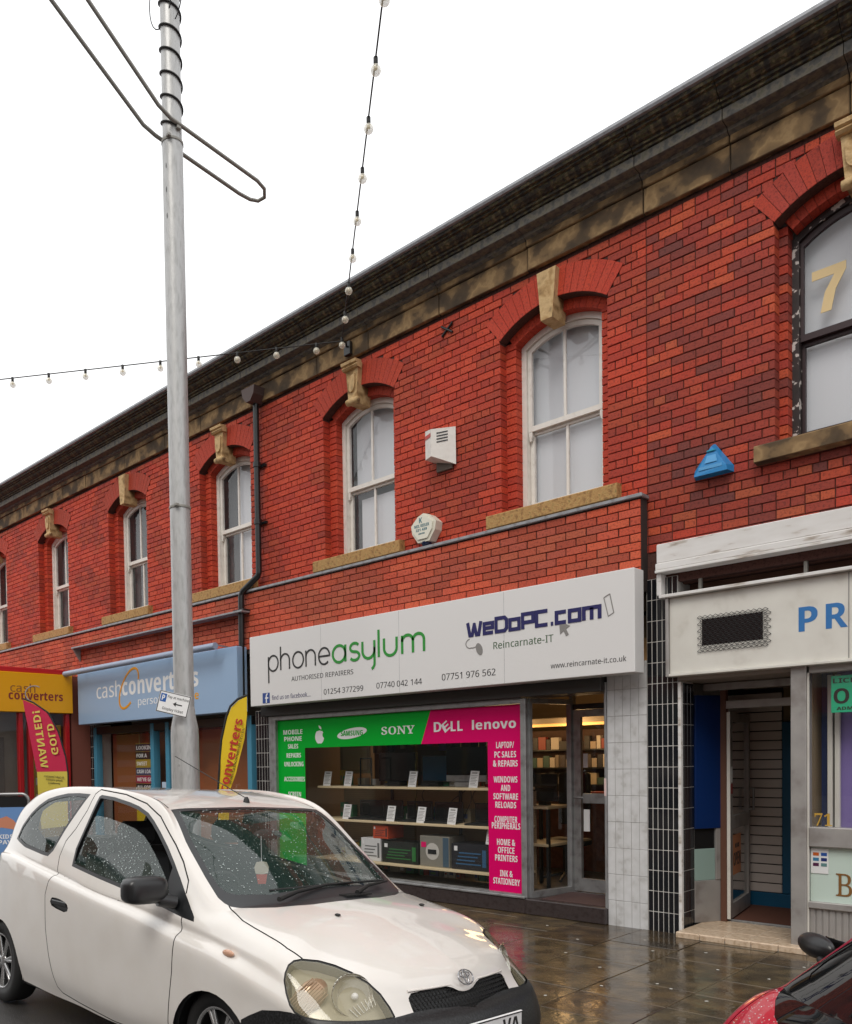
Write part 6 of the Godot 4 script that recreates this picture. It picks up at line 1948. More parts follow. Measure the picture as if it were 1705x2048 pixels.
# ---------- cars ----------
# control net of a small hatchback: one line per station from the front centre round the side to the rear centre;
# ten points each, from the sill to the centre line (x forward from the nose, y up, z to the right)
const NET = [
	[-0.07, 0.2, 0, -0.02, 0.36, 0, -0.05, 0.5, 0, -0.1, 0.54, 0, -0.125, 0.57, 0, -0.135, 0.61, 0, -0.15, 0.65, 0, -0.175, 0.69, 0, -0.21, 0.72, 0, -0.25, 0.745, 0],
	[-0.09, 0.2, 0.3, -0.04, 0.36, 0.3, -0.075, 0.5, 0.3, -0.125, 0.545, 0.3, -0.15, 0.58, 0.3, -0.17, 0.625, 0.295, -0.195, 0.67, 0.28, -0.24, 0.72, 0.23, -0.29, 0.755, 0.13, -0.335, 0.78, 0],
	[-0.15, 0.2, 0.55, -0.1, 0.36, 0.56, -0.14, 0.5, 0.56, -0.18, 0.545, 0.55, -0.215, 0.585, 0.54, -0.255, 0.635, 0.525, -0.3, 0.7, 0.495, -0.36, 0.755, 0.39, -0.41, 0.8, 0.21, -0.45, 0.825, 0],
	[-0.31, 0.2, 0.73, -0.27, 0.36, 0.755, -0.31, 0.5, 0.752, -0.34, 0.55, 0.745, -0.375, 0.6, 0.73, -0.42, 0.665, 0.7, -0.465, 0.735, 0.645, -0.505, 0.785, 0.51, -0.55, 0.84, 0.26, -0.58, 0.865, 0],
	[-0.62, 0.2, 0.79, -0.62, 0.36, 0.815, -0.62, 0.54, 0.82, -0.62, 0.63, 0.821, -0.62, 0.694, 0.787, -0.63, 0.755, 0.765, -0.66, 0.815, 0.7, -0.7, 0.865, 0.54, -0.74, 0.9, 0.27, -0.76, 0.915, 0],
	[-1, 0.2, 0.81, -1, 0.36, 0.835, -1, 0.56, 0.84, -1, 0.715, 0.834, -1, 0.769, 0.787, -1, 0.81, 0.775, -1.02, 0.875, 0.72, -1.03, 0.915, 0.58, -1, 0.94, 0.3, -0.98, 0.95, 0],
	[-1.36, 0.2, 0.79, -1.36, 0.345, 0.83, -1.36, 0.56, 0.84, -1.35, 0.75, 0.836, -1.33, 0.804, 0.787, -1.29, 0.852, 0.778, -1.24, 0.91, 0.725, -1.17, 0.945, 0.64, -1.09, 0.957, 0.33, -1.06, 0.962, 0],
	[-1.72, 0.2, 0.79, -1.72, 0.33, 0.83, -1.72, 0.56, 0.842, -1.7, 0.8, 0.841, -1.7, 0.854, 0.79, -1.66, 0.905, 0.785, -1.53, 1.13, 0.69, -1.48, 1.16, 0.615, -1.43, 1.195, 0.32, -1.41, 1.205, 0],
	[-2.08, 0.2, 0.79, -2.08, 0.33, 0.83, -2.08, 0.56, 0.842, -2.06, 0.835, 0.841, -2.05, 0.889, 0.792, -2.05, 0.945, 0.785, -1.87, 1.385, 0.625, -1.805, 1.392, 0.55, -1.8, 1.4, 0.3, -1.8, 1.405, 0],
	[-2.4, 0.21, 0.79, -2.4, 0.35, 0.83, -2.4, 0.58, 0.842, -2.38, 0.87, 0.836, -2.37, 0.924, 0.787, -2.36, 0.98, 0.782, -2.28, 1.455, 0.625, -2.24, 1.48, 0.53, -2.24, 1.492, 0.28, -2.24, 1.496, 0],
	[-2.75, 0.21, 0.79, -2.75, 0.37, 0.83, -2.75, 0.6, 0.838, -2.73, 0.91, 0.826, -2.72, 0.964, 0.777, -2.71, 1.03, 0.77, -2.7, 1.472, 0.632, -2.7, 1.5, 0.53, -2.7, 1.508, 0.27, -2.7, 1.512, 0],
	[-3.12, 0.22, 0.79, -3.12, 0.38, 0.825, -3.12, 0.6, 0.83, -3.12, 0.95, 0.811, -3.11, 1.004, 0.767, -3.11, 1.07, 0.755, -3.1, 1.455, 0.645, -3.14, 1.498, 0.53, -3.14, 1.51, 0.28, -3.14, 1.513, 0],
	[-3.48, 0.22, 0.78, -3.48, 0.38, 0.81, -3.48, 0.6, 0.815, -3.49, 0.985, 0.791, -3.5, 1.044, 0.747, -3.5, 1.11, 0.725, -3.44, 1.395, 0.65, -3.5, 1.45, 0.52, -3.53, 1.47, 0.27, -3.54, 1.475, 0],
	[-3.76, 0.24, 0.73, -3.8, 0.38, 0.76, -3.81, 0.6, 0.76, -3.81, 0.98, 0.7, -3.8, 1.03, 0.68, -3.78, 1.1, 0.645, -3.71, 1.285, 0.6, -3.71, 1.34, 0.47, -3.72, 1.36, 0.25, -3.73, 1.365, 0],
	[-3.88, 0.24, 0.42, -3.94, 0.38, 0.45, -3.95, 0.6, 0.45, -3.93, 0.96, 0.41, -3.92, 1.01, 0.4, -3.9, 1.06, 0.38, -3.85, 1.15, 0.34, -3.82, 1.2, 0.27, -3.81, 1.22, 0.14, -3.81, 1.23, 0],
	[-3.92, 0.24, 0, -3.97, 0.38, 0, -3.98, 0.6, 0, -3.96, 0.94, 0, -3.95, 0.98, 0, -3.94, 1.02, 0, -3.92, 1.07, 0, -3.9, 1.11, 0, -3.89, 1.13, 0, -3.88, 1.15, 0],
]

func cr(a, b, c, d, t):
	return 0.5 * ((2.0 * b) + (c - a) * t + (2.0 * a - 5.0 * b + 4.0 * c - d) * t * t + (3.0 * b - a - 3.0 * c + d) * t * t * t)

func mirror_z(p):
	return Vector3(p.x, p.y, -p.z)

func body_soup(shape, su = 9, sv = 7):
	# triangles of the right half: [p, p, p, n, n, n]
	var N = NET.size()
	var g = []
	for c in NET:
		var col = []
		for i in 10:
			col.append(shape.call(Vector3(c[i * 3], c[i * 3 + 1], c[i * 3 + 2])))
		g.append(col)
	var at = func(j, i):
		var mz = false
		if j < 0:
			j = -j; mz = not mz
		if j > N - 1:
			j = 2 * (N - 1) - j; mz = not mz
		if i > 9:
			i = 18 - i; mz = not mz
		var p
		if i < 0:
			p = 2.0 * g[j][0] - g[j][1]
		else:
			p = g[j][i]
		return mirror_z(p) if mz else p
	var U = (N - 1) * su
	var V = 9 * sv
	var P = []
	for a in U + 1:
		var j = min(a / su, N - 2)
		var t = float(a - j * su) / su
		var line = []
		for i in range(-1, 11):
			line.append(cr(at.call(j - 1, i), at.call(j, i), at.call(j + 1, i), at.call(j + 2, i), t))
		var out = []
		for b in V + 1:
			var i = min(b / sv, 8)
			var s = float(b - i * sv) / sv
			out.append(cr(line[i], line[i + 1], line[i + 2], line[i + 3], s))
		P.append(out)
	var Q = []
	for a in U + 1:
		var out = []
		for b in V + 1:
			var du = P[min(a + 1, U)][b] - P[max(a - 1, 0)][b]
			var dv = P[a][min(b + 1, V)] - P[a][max(b - 1, 0)]
			if a == 0 or a == U:
				du = Vector3(0, 0, 1.0 if a == 0 else -1.0)
			if b == V:
				dv = Vector3(0, 0, -1)
			var n = dv.cross(du).normalized()
			var cen = Vector3(clamp(P[a][b].x, -3.0, -1.0), 0.6, 0)
			if n.dot(P[a][b] - cen) < 0:
				n = -n
			out.append(n)
		Q.append(out)
	var soup = []
	for a in U:
		for b in V:
			soup.append([P[a][b], P[a + 1][b], P[a + 1][b + 1], Q[a][b], Q[a + 1][b], Q[a + 1][b + 1]])
			soup.append([P[a][b], P[a + 1][b + 1], P[a][b + 1], Q[a][b], Q[a + 1][b + 1], Q[a][b + 1]])
	return soup

func proj2(p, how):
	match how:
		"side": return Vector2(p.x, p.y)
		"top": return Vector2(p.x, p.z)
		"front": return Vector2(p.z, p.y)
	return Vector2((p.z - p.x) * 0.70711, p.y)

func cut(soup, poly, how, cond):
	# split a triangle soup along an outline drawn in one projection: [inside, outside]
	var lo = poly[0]
	var hi = poly[0]
	for q in poly:
		lo = lo.min(q); hi = hi.max(q)
	var ins = []
	var outs = []
	for t in soup:
		var a = proj2(t[0], how)
		var b = proj2(t[1], how)
		var c = proj2(t[2], how)
		var l = a.min(b).min(c)
		var h = a.max(b).max(c)
		if h.x < lo.x or h.y < lo.y or l.x > hi.x or l.y > hi.y or not cond.call((t[0] + t[1] + t[2]) / 3.0):
			outs.append(t)
			continue
		var den = (b - a).cross(c - a)
		if abs(den) < 1e-9:
			outs.append(t)
			continue
		var tri = PackedVector2Array([a, b, c])
		var I = Geometry2D.intersect_polygons(tri, poly)
		if I.is_empty():
			outs.append(t)
			continue
		var O = Geometry2D.clip_polygons(tri, poly)
		if O.is_empty():
			ins.append(t)
			continue
		for k in 2:
			for pc in (I if k == 0 else O):
				var ix = Geometry2D.triangulate_polygon(pc)
				for i in range(0, ix.size(), 3):
					var P = []
					var Q = []
					for j in 3:
						var q = pc[ix[i + j]]
						var w1 = (q - a).cross(c - a) / den
						var w2 = (b - a).cross(q - a) / den
						var w0 = 1.0 - w1 - w2
						P.append(t[0] * w0 + t[1] * w1 + t[2] * w2)
						Q.append((t[3] * w0 + t[4] * w1 + t[5] * w2).normalized())
					(ins if k == 0 else outs).append(P + Q)
	return [ins, outs]

func soup_mb(soup, flip = false, inset = 0.0):
	var m = MB.new()
	for t in soup:
		var p = []
		for i in 3:
			p.append(t[i] - t[i + 3] * inset)
		if flip:
			m.tri3(mirror_z(p[0]), mirror_z(p[1]), mirror_z(p[2]), mirror_z(t[3]), mirror_z(t[4]), mirror_z(t[5]))
		else:
			m.tri3(p[0], p[1], p[2], t[3], t[4], t[5])
	return m

func both(soup, inset = 0.0):
	var a = soup_mb(soup, false, inset)
	var b = soup_mb(soup, true, inset)
	a.v.append_array(b.v); a.n.append_array(b.n); a.c.append_array(b.c); a.t.append_array(b.t)
	return a

func line_poly(pts, w):
	return Geometry2D.offset_polyline(PackedVector2Array(pts), w / 2, Geometry2D.JOIN_ROUND, Geometry2D.END_BUTT)[0]

func V2(a):
	var p = PackedVector2Array()
	for i in range(0, a.size(), 2):
		p.append(Vector2(a[i], a[i + 1]))
	return p

func ellipse(cx, cy, rx, ry, n = 36):
	var p = PackedVector2Array()
	for i in n:
		p.append(Vector2(cx + rx * cos(TAU * i / n), cy + ry * sin(TAU * i / n)))
	return p

func hatchback(called, label, xf, paint, shape, white):
	var t = thing(called, label, "car")
	t.set_meta("local", true)
	t.transform = xf
	var rubber = M.black_rubber
	var glass = mat(Color(0.26, 0.36, 0.33, 0.24), 0.012)
	glass.transparency = BaseMaterial3D.TRANSPARENCY_ALPHA
	glass.metallic_specular = 0.9
	var plastic = mat(lin(0.022, 0.023, 0.026), 0.42)
	tri_tex(plastic, ImageTexture.create_from_image(noise_img(77, 0.2, 128, 3)), 3.0, false)
	plastic.albedo_color = lin(0.05, 0.052, 0.056)
	var seal = mat(lin(0.025, 0.026, 0.028), 0.35)
	if not white:
		glass = mat(lin(0.006, 0.007, 0.008), 0.02)
		seal = mat(lin(0.008, 0.008, 0.008), 0.2)
	var S = body_soup(shape)
	var sidec = func(c): return c.z > 0.5
	var fore = func(c): return c.x > -0.78
	var high = func(c): return c.y > 0.5
	# wheel arches
	S = cut(S, ellipse(-1.0, 0.235, 0.335, 0.325), "side", sidec)[1]
	S = cut(S, ellipse(-3.53, 0.25, 0.345, 0.335), "side", sidec)[1]
	# windows
	var dw = V2([-2.562, 1.025, -2.574, 1.13, -2.528, 1.291, -2.49, 1.455, -2.469, 1.465, -2.312, 1.454, -2.131, 1.428, -2.024, 1.407, -1.914, 1.373, -1.831, 1.329, -1.743, 1.274, -1.633, 1.197, -1.541, 1.123, -1.454, 1.046, -1.376, 0.972, -1.301, 0.908, -1.252, 0.873, -1.237, 0.853, -1.336, 0.864, -1.605, 0.908, -1.945, 0.951, -2.194, 0.979])
	var qw = V2([-3.51, 1.139, -3.309, 1.094, -3.0, 1.064, -2.918, 1.06, -2.865, 1.097, -2.779, 1.233, -2.607, 1.467, -2.751, 1.471, -2.899, 1.467, -3.035, 1.449, -3.154, 1.426, -3.257, 1.38, -3.344, 1.325, -3.456, 1.231])
	var tr = V2([-1.541, 1.123, -1.454, 1.046, -1.376, 0.972, -1.301, 0.908, -1.252, 0.873, -1.237, 0.853, -1.336, 0.864, -1.438, 0.879, -1.536, 1.024])
	var r = cut(S, dw, "side", sidec); S = r[1]
	var dwin = r[0]
	r = cut(S, qw, "side", sidec); S = r[1]
	var qwin = r[0]
	r = cut(dwin, tr, "side", sidec)
	var tri_panel = r[0]
	dwin = r[1]
	var dwi = Geometry2D.offset_polygon(dw, -0.02)[0]
	r = cut(dwin, dwi, "side", sidec)
	var dseal = r[1]
	var dglass = r[0]
	# the driver's window is let down a little
	if white:
		var lowered = PackedVector2Array()
		for q in dw:
			lowered.append(q + Vector2(0.02, -0.125))
		r = cut(dglass, lowered, "side", sidec)
		dglass = r[0]
	var qwi = Geometry2D.offset_polygon(qw, -0.022)[0]
	r = cut(qwin, qwi, "side", sidec)
	var qseal = r[1]
	var qglass = r[0]
	var ws = V2([-1.815, -0.02, -1.813, 0.2, -1.815, 0.45, -1.81, 0.555, -1.573, 0.607, -1.344, 0.636, -1.21, 0.647, -1.165, 0.639, -1.132, 0.624, -1.05, 0.54, -0.995, 0.448, -0.93, 0.25, -0.905, -0.02])
	var wi = V2([-1.79, -0.03, -1.785, 0.3, -1.78, 0.52, -1.573, 0.572, -1.344, 0.602, -1.273, 0.604, -1.218, 0.59, -1.182, 0.547, -1.126, 0.38, -1.108, 0.17, -1.10, -0.03])
	r = cut(S, ws, "top", high); S = r[1]
	var wsoup = r[0]
	r = cut(wsoup, wi, "top", high)
	var wglass = r[0]
	var wseal = r[1]
	var rw = V2([-3.62, -0.02, -3.62, 0.40, -3.70, 0.46, -3.80, 0.45, -3.87, 0.35, -3.89, -0.02])
	r = cut(S, rw, "top", func(c): return c.y > 1.0); S = r[1]
	var rglass = r[0]
	# lamps, bumper, grille
	var hp = PackedVector2Array()
	for q in [[-0.534, 0.684, 0.776], [-0.546, 0.716, 0.76], [-0.555, 0.747, 0.734], [-0.551, 0.764, 0.705], [-0.537, 0.769, 0.669], [-0.493, 0.761, 0.605], [-0.431, 0.745, 0.561], [-0.358, 0.722, 0.53], [-0.285, 0.686, 0.5], [-0.235, 0.641, 0.473], [-0.187, 0.588, 0.46], [-0.159, 0.554, 0.459], [-0.153, 0.545, 0.47], [-0.18, 0.543, 0.554], [-0.258, 0.542, 0.673], [-0.334, 0.545, 0.744], [-0.4, 0.551, 0.778], [-0.442, 0.565, 0.789], [-0.472, 0.591, 0.792], [-0.505, 0.637, 0.788]]:
		hp.append(proj2(shape.call(Vector3(q[0], q[1], q[2])), "diag"))
	var front = func(c): return c.x > -1.0 and c.z > -0.01
	r = cut(S, hp, "diag", front); S = r[1]
	var lamp = r[0]
	r = cut(lamp, Geometry2D.offset_polygon(hp, -0.008)[0], "diag", front)
	var lamp_rim = r[1]
	lamp = r[0]
	var bp = V2([1.12, 0.1, 1.12, 0.48, 1.08, 0.51, 1.02, 0.547, 0.937, 0.563, 0.887, 0.566, 0.80, 0.553, 0.658, 0.541, 0.436, 0.549, 0.358, 0.556, 0.26, 0.556, 0.14, 0.545, 0.05, 0.528, -0.3, 0.528, -0.3, 0.1])
	r = cut(S, bp, "diag", func(c): return c.x > -0.85); S = r[1]
	var bump_s = r[0]
	var gp = V2([-0.02, 0.528, 0.047, 0.531, 0.107, 0.546, 0.24, 0.556, 0.358, 0.557, 0.356, 0.612, 0.335, 0.63, 0.256, 0.637, 0.125, 0.638, 0.09, 0.628, 0.055, 0.611, 0.02, 0.603, -0.02, 0.602])
	r = cut(S, gp, "front", func(c): return c.x > -0.4); S = r[1]
	var grille = r[0]
	# shut lines, then the panels between them
	var door = V2([-2.729, 1.168, -2.646, 1.249, -2.575, 1.365, -2.549, 1.47, -2.512, 1.497, -2.206, 1.472, -1.962, 1.424, -1.793, 1.356, -1.584, 1.212, -1.479, 1.127, -1.397, 1.039, -1.376, 0.976, -1.345, 0.90, -1.336, 0.861, -1.319, 0.798, -1.316, 0.732, -1.322, 0.6, -1.364, 0.327, -1.41, 0.25, -1.6, 0.215, -1.966, 0.208, -2.368, 0.231, -2.576, 0.252, -2.631, 0.28, -2.664, 0.347, -2.711, 0.463, -2.764, 0.625, -2.793, 0.832, -2.765, 0.916, -2.73, 0.96, -2.756, 1.071])
	var gaps = []
	var closed = door.duplicate()
	closed.append(door[0]); closed.append(door[1])
	r = cut(S, line_poly(closed.slice(0, 12), 0.007), "side", sidec); S = r[1]; gaps += r[0]
	r = cut(S, line_poly(closed.slice(12, 20), 0.007), "side", sidec); S = r[1]; gaps += r[0]
	r = cut(S, line_poly(closed.slice(19), 0.007), "side", sidec); S = r[1]; gaps += r[0]
	var bg = [Vector2(-1.143, 0.628), Vector2(-1.104, 0.637), Vector2(-0.968, 0.673), Vector2(-0.86, 0.683), Vector2(-0.743, 0.688), Vector2(-0.616, 0.687), Vector2(-0.535, 0.667)]
	r = cut(S, line_poly(bg, 0.007), "top", high); S = r[1]; gaps += r[0]
	var rg = [Vector2(-3.6, 0.50), Vector2(-3.0, 0.525), Vector2(-2.4, 0.515), Vector2(-2.0, 0.53), Vector2(-1.83, 0.556)]
	r = cut(S, line_poly(rg, 0.007), "top", func(c): return c.y > 1.3); S = r[1]; gaps += r[0]
	r = cut(S, door, "side", sidec); S = r[1]
	var door_s = r[0]
	var hs = V2([-2.712, 0.797, -2.70, 0.818, -2.685, 0.826, -2.63, 0.829, -2.576, 0.826, -2.50, 0.815, -2.475, 0.805, -2.459, 0.784, -2.468, 0.765, -2.511, 0.755, -2.619, 0.764, -2.69, 0.775])
	r = cut(door_s, hs, "side", sidec); door_s = r[1]
	var hand = r[0]
	var bon = V2([-1.15, -0.05, -1.14, 0.625, -1.104, 0.633, -0.968, 0.669, -0.86, 0.679, -0.743, 0.684, -0.616, 0.683, -0.535, 0.663, -0.43, 0.56, -0.285, 0.5, -0.187, 0.46, 0.1, 0.46, 0.1, -0.05])
	r = cut(S, bon, "top", func(c): return c.y > 0.53 and c.x > -1.2); S = r[1]
	var bonnet = r[0]
	# assemble
	part(t, "body", both(S), paint)
	part(t, "bonnet", both(bonnet), paint)
	for f in [false, true]:
		var d = part(t, "door", soup_mb(door_s, f), paint)
		part(d, "window_seal", soup_mb(dseal, f), seal)
		part(d, "window", soup_mb(dglass, f, 0.006), glass)
		part(d, "corner_panel", soup_mb(tri_panel, f, -0.001), M.black_iron)
		var hm = soup_mb(hand, f, 0.008)
		hm.box(Vector3(-2.69, 0.785, 0.835 * (-1.0 if f else 1.0) - 0.006), Vector3(-2.49, 0.815, 0.835 * (-1.0 if f else 1.0) + 0.006), 0.005)
		part(d, "handle", hm, M.black_iron)
		var q = part(t, "quarter_window", soup_mb(qglass, f, 0.004), glass)
		part(q, "surround", soup_mb(qseal, f), seal)
	part(t, "windscreen", both(wglass, 0.004), glass)
	part(t, "windscreen_surround", both(wseal, 0.001), seal if white else glass)
	part(t, "rear_window", both(rglass, 0.002), glass)
	part(t, "panel_gaps", both(gaps, 0.008), rubber)
	part(t, "bumper", both(bump_s, -0.006), plastic)
	if white:
		for q in [[dglass, 620, false], [qglass, 320, false], [wglass, 520, false], [wglass, 520, true]]:
			stuff(part(t, "raindrops", droplets(q[0], q[1], q[2]), M.drop))
	else:
		stuff(part(t, "raindrops", droplets(bonnet, 700, false), M.drop))
	# lining so that the inside is dark
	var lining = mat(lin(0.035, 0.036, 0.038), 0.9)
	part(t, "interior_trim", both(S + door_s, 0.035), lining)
	var fl = MB.new()
	fl.box(Vector3(-3.85, 0.18, -0.74), Vector3(-0.2, 0.24, 0.74))
	fl.box(Vector3(-1.12, 0.24, -0.7), Vector3(-1.05, 0.85, 0.7))
	fl.box(Vector3(-3.7, 0.24, -0.6), Vector3(-3.6, 0.95, 0.6))
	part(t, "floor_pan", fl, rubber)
	for ax in [-1.0, -3.53]:
		for s in [-1.0, 1.0]:
			# inner arch
			var ia = MB.new()
			for k in 14:
				var a0 = PI * k / 14.0 - 0.1
				var a1 = PI * (k + 1) / 14.0 - 0.1
				var p0 = Vector3(ax + 0.36 * cos(a0), 0.24 + 0.35 * sin(a0), 0)
				var p1 = Vector3(ax + 0.36 * cos(a1), 0.24 + 0.35 * sin(a1), 0)
				ia.quad(p0 + Vector3(0, 0, 0.45 * s), p1 + Vector3(0, 0, 0.45 * s), p1 + Vector3(0, 0, 0.795 * s), p0 + Vector3(0, 0, 0.795 * s))
				ia.tri(Vector3(ax, 0.3, 0.45 * s), p0 + Vector3(0, 0, 0.45 * s), p1 + Vector3(0, 0, 0.45 * s))
			part(t, "wheel_arch_liner", ia, rubber)
			var wx = ax if ax > -2 else -3.57
			var w = part(t, "wheel", wheel_tyre(Vector3(wx, 0.288, 0.70 * s), s), rubber)
			wheel_rim(w, Vector3(wx, 0.288, 0.70 * s), s)
	# headlamps: clear lens over a pale reflector housing
	var lens = mat(Color(0.80, 0.76, 0.62, 0.20), 0.04)
	lens.transparency = BaseMaterial3D.TRANSPARENCY_ALPHA
	var chrome = mat(lin(0.62, 0.60, 0.54), 0.16, 0.85)
	var tan = mat(lin(0.30, 0.27, 0.19), 0.3, 0.3)
	var amber = mat(lin(0.40, 0.27, 0.17), 0.2, 0.4)
	for f in [false, true]:
		var s = -1.0 if f else 1.0
		var h = part(t, "headlamp", soup_mb(lamp, f, 0.055), tan)
		part(h, "lens", soup_mb(lamp, f, -0.001), lens)
		part(h, "rim", soup_mb(lamp_rim, f, 0.004), rubber)
		var dirn = Vector3(0.85, 0.25, 0.45 * s).normalized()
		var bas = Basis(Quaternion(Vector3.UP, dirn))
		var bowl = MB.new()
		bowl.lathe([Vector2(0.094, 0.0), Vector2(0.092, 0.012), Vector2(0.08, -0.012), Vector2(0.055, -0.034), Vector2(0.03, -0.045), Vector2(0.0, -0.048)], Transform3D(bas, shape.call(Vector3(-0.30, 0.637, 0.575 * s)) - dirn * 0.022), 28)
		for k in 7:
			var ly = -0.06 + 0.02 * k
			var fl2 = Transform3D(bas, shape.call(Vector3(-0.275, 0.637, 0.565 * s)) - dirn * 0.03)
			bowl.tube([fl2 * Vector3(0.03, 0.0, ly), fl2 * Vector3(0.075, 0.012, ly * 0.8)], 0.004, 5)
		part(h, "reflector", bowl, chrome)
		var bulb = MB.new()
		bulb.ball(shape.call(Vector3(-0.29, 0.632, 0.565 * s)) - dirn * 0.03, 0.016, 8)
		part(h, "bulb", bulb, M.white_print)
		var d2 = Vector3(0.7, 0.15, 0.7 * s).normalized()
		var ind = MB.new()
		ind.lathe([Vector2(0.0, 0.014), Vector2(0.03, 0.012), Vector2(0.045, 0.0), Vector2(0.046, -0.01)], Transform3D(Basis(Quaternion(Vector3.UP, d2)).scaled_local(Vector3(1.35, 1, 2.1)), shape.call(Vector3(-0.425, 0.625, 0.722 * s)) - d2 * 0.012), 20)
		for k in 9:
			var tt = Transform3D(Basis(Quaternion(Vector3.UP, d2)), shape.call(Vector3(-0.425, 0.625, 0.722 * s)) - d2 * 0.002)
			var xx = -0.048 + 0.012 * k
			ind.tube([tt * Vector3(xx, 0.0, -0.07), tt * Vector3(xx, 0.004, 0.0), tt * Vector3(xx, 0.0, 0.07)], 0.0028, 5)
		part(h, "indicator", ind, amber)
	if white:
		# grille of round holes
		var g = part(t, "grille", both(grille, 0.03), M.black_iron)
		var gm = MB.new()
		for row in 6:
			for c in range(-16, 17):
				var zz = c * 0.0225 + (0.01125 if row % 2 == 1 else 0.0)
				var yy = 0.54 + row * 0.0185
				if not Geometry2D.is_point_in_polygon(Vector2(abs(zz), yy), gp):
					continue
				var xx = -0.115 - 0.28 * zz * zz - (yy - 0.54) * 0.42
				var ring = []
				for k in 8:
					ring.append(Vector3(xx, yy + 0.0095 * sin(TAU * k / 8.0), zz + 0.0115 * cos(TAU * k / 8.0)))
				gm.tube(ring, 0.0022, 4, true)
		stuff(part(g, "grille_mesh", gm, M.black_rubber))
		var lip = MB.new()
		var lp = []
		for k in gp.size():
			pass
		for z in range(-14, 15):
			var zz = z * 0.025
			var yy = 0.640 if abs(zz) > 0.12 else lerp(0.606, 0.640, smoothstep(0.02, 0.11, abs(zz)))
			lp.append(Vector3(-0.137 - 0.30 * zz * zz - (yy - 0.6) * 0.35, yy, zz))
		lip.tube(lp, 0.006, 6)
		part(g, "trim", lip, paint)
		# badge: three ovals
		var nrm = Vector3(0.86, 0.5, 0).normalized()
		var bx_ = Transform3D(Basis(Vector3(0, 0, -1), nrm.cross(Vector3(0, 0, -1)), nrm), Vector3(-0.143, 0.662, 0))
		var bd = MB.new()
		for e in [[0.0, 0.0, 0.052, 0.036], [0.0, 0.012, 0.033, 0.013], [0.0, 0.0, 0.013, 0.034]]:
			var ring = []
			for k in 28:
				var an = TAU * k / 28.0
				ring.append(bx_ * Vector3(e[0] + e[2] * cos(an), e[1] + e[3] * sin(an), 0.006))
			bd.tube(ring, 0.0035, 6, true)
		part(t, "badge", bd, mat(lin(0.35, 0.35, 0.36), 0.15, 0.9))
		# number plate
		var pn = Transform3D(Basis(Vector3(0, 0, -1), Vector3(0, 1, 0), Vector3(1, 0, 0)), Vector3(0.0, 0.0, 0))
		var pl = MB.new()
		pl.box(Vector3(-0.26, 0.385, -0.01), Vector3(0.26, 0.497, 0.004), 0.002, pn)
		var po = part(t, "number_plate", pl, M.white_print)
		txt(po, "VA", 0.10, 0.235, 0.405, 0.478, 0.0045, M.ink, "bold", pn)
		var pf = MB.new()
		pf.ring([Vector2(-0.258, 0.387), Vector2(0.258, 0.387), Vector2(0.258, 0.495), Vector2(-0.258, 0.495)], [Vector2(-0.252, 0.393), Vector2(0.252, 0.393), Vector2(0.252, 0.489), Vector2(-0.252, 0.489)], 0.004, 0.0052)
		for i in pf.v.size():
			pf.v[i] = pn * pf.v[i]
			pf.n[i] = pn.basis * pf.n[i]
		part(po, "border", pf, M.ink)
		# washer jets
		for q in [[-0.733, 0.899, 0.263], [-0.755, 0.895, -0.40]]:
			var wj = MB.new()
			wj.ball(Vector3(q[0], q[1] + 0.006, q[2]), 0.012, 6, Vector3(1.6, 0.6, 1.0))
			part(t, "washer_jet", wj, rubber)
		# aerial
		var an_ = MB.new()
		an_.lathe([Vector2(0.022, 0.0), Vector2(0.018, 0.02), Vector2(0.008, 0.035)], Transform3D(Basis.IDENTITY, Vector3(-1.905, 1.435, -0.055)), 10)
		an_.tube([Vector3(-1.905, 1.46, -0.055), Vector3(-2.70, 1.735, -0.04)], 0.003, 5)
		part(t, "aerial", an_, rubber)
		# side repeater
		for s in [-1.0, 1.0]:
			var rp = MB.new()
			rp.ball(Vector3(-0.904, 0.752, 0.803 * s), 0.04, 8, Vector3(1.1, 0.42, 0.3))
			part(t, "side_repeater", rp, mat(lin(0.55, 0.32, 0.22), 0.12))
		txt(t, "GS", -1.318, -1.268, 0.866, 0.885, 0.0, M.white_print, "bold italic", Transform3D(Basis(Vector3(1, -0.12, 0), Vector3(0.05, 1, -0.25), Vector3(0, 0.2, 1)), Vector3(-0.02, -0.155, 0.778)))
		# wipers
		var wp = MB.new()
		wp.tube([Vector3(-1.0, 0.965, 0.42), Vector3(-1.06, 0.985, 0.25), Vector3(-1.10, 1.003, 0.0), Vector3(-1.115, 1.003, -0.22)], [0.014, 0.011, 0.008, 0.006], 6)
		wp.tube([Vector3(-1.15, 0.99, 0.36), Vector3(-1.125, 0.997, 0.1), Vector3(-1.12, 1.0, -0.2), Vector3(-1.14, 0.995, -0.5)], 0.007, 6)
		part(t, "wiper", wp, rubber)
		var wq = MB.new()
		wq.tube([Vector3(-0.98, 0.965, -0.12), Vector3(-1.07, 0.985, -0.3), Vector3(-1.13, 0.99, -0.52)], [0.014, 0.01, 0.006], 6)
		part(t, "wiper", wq, rubber)
		var cg = MB.new()
		for k in 16:
			cg.box(Vector3(-1.02, 0.95, -0.02 - k * 0.012), Vector3(-0.95, 0.958, -0.026 - k * 0.012))
		stuff(part(t, "cowl_grille", cg, rubber))
	else:
		part(t, "grille", both(grille, 0.02), M.black_iron)
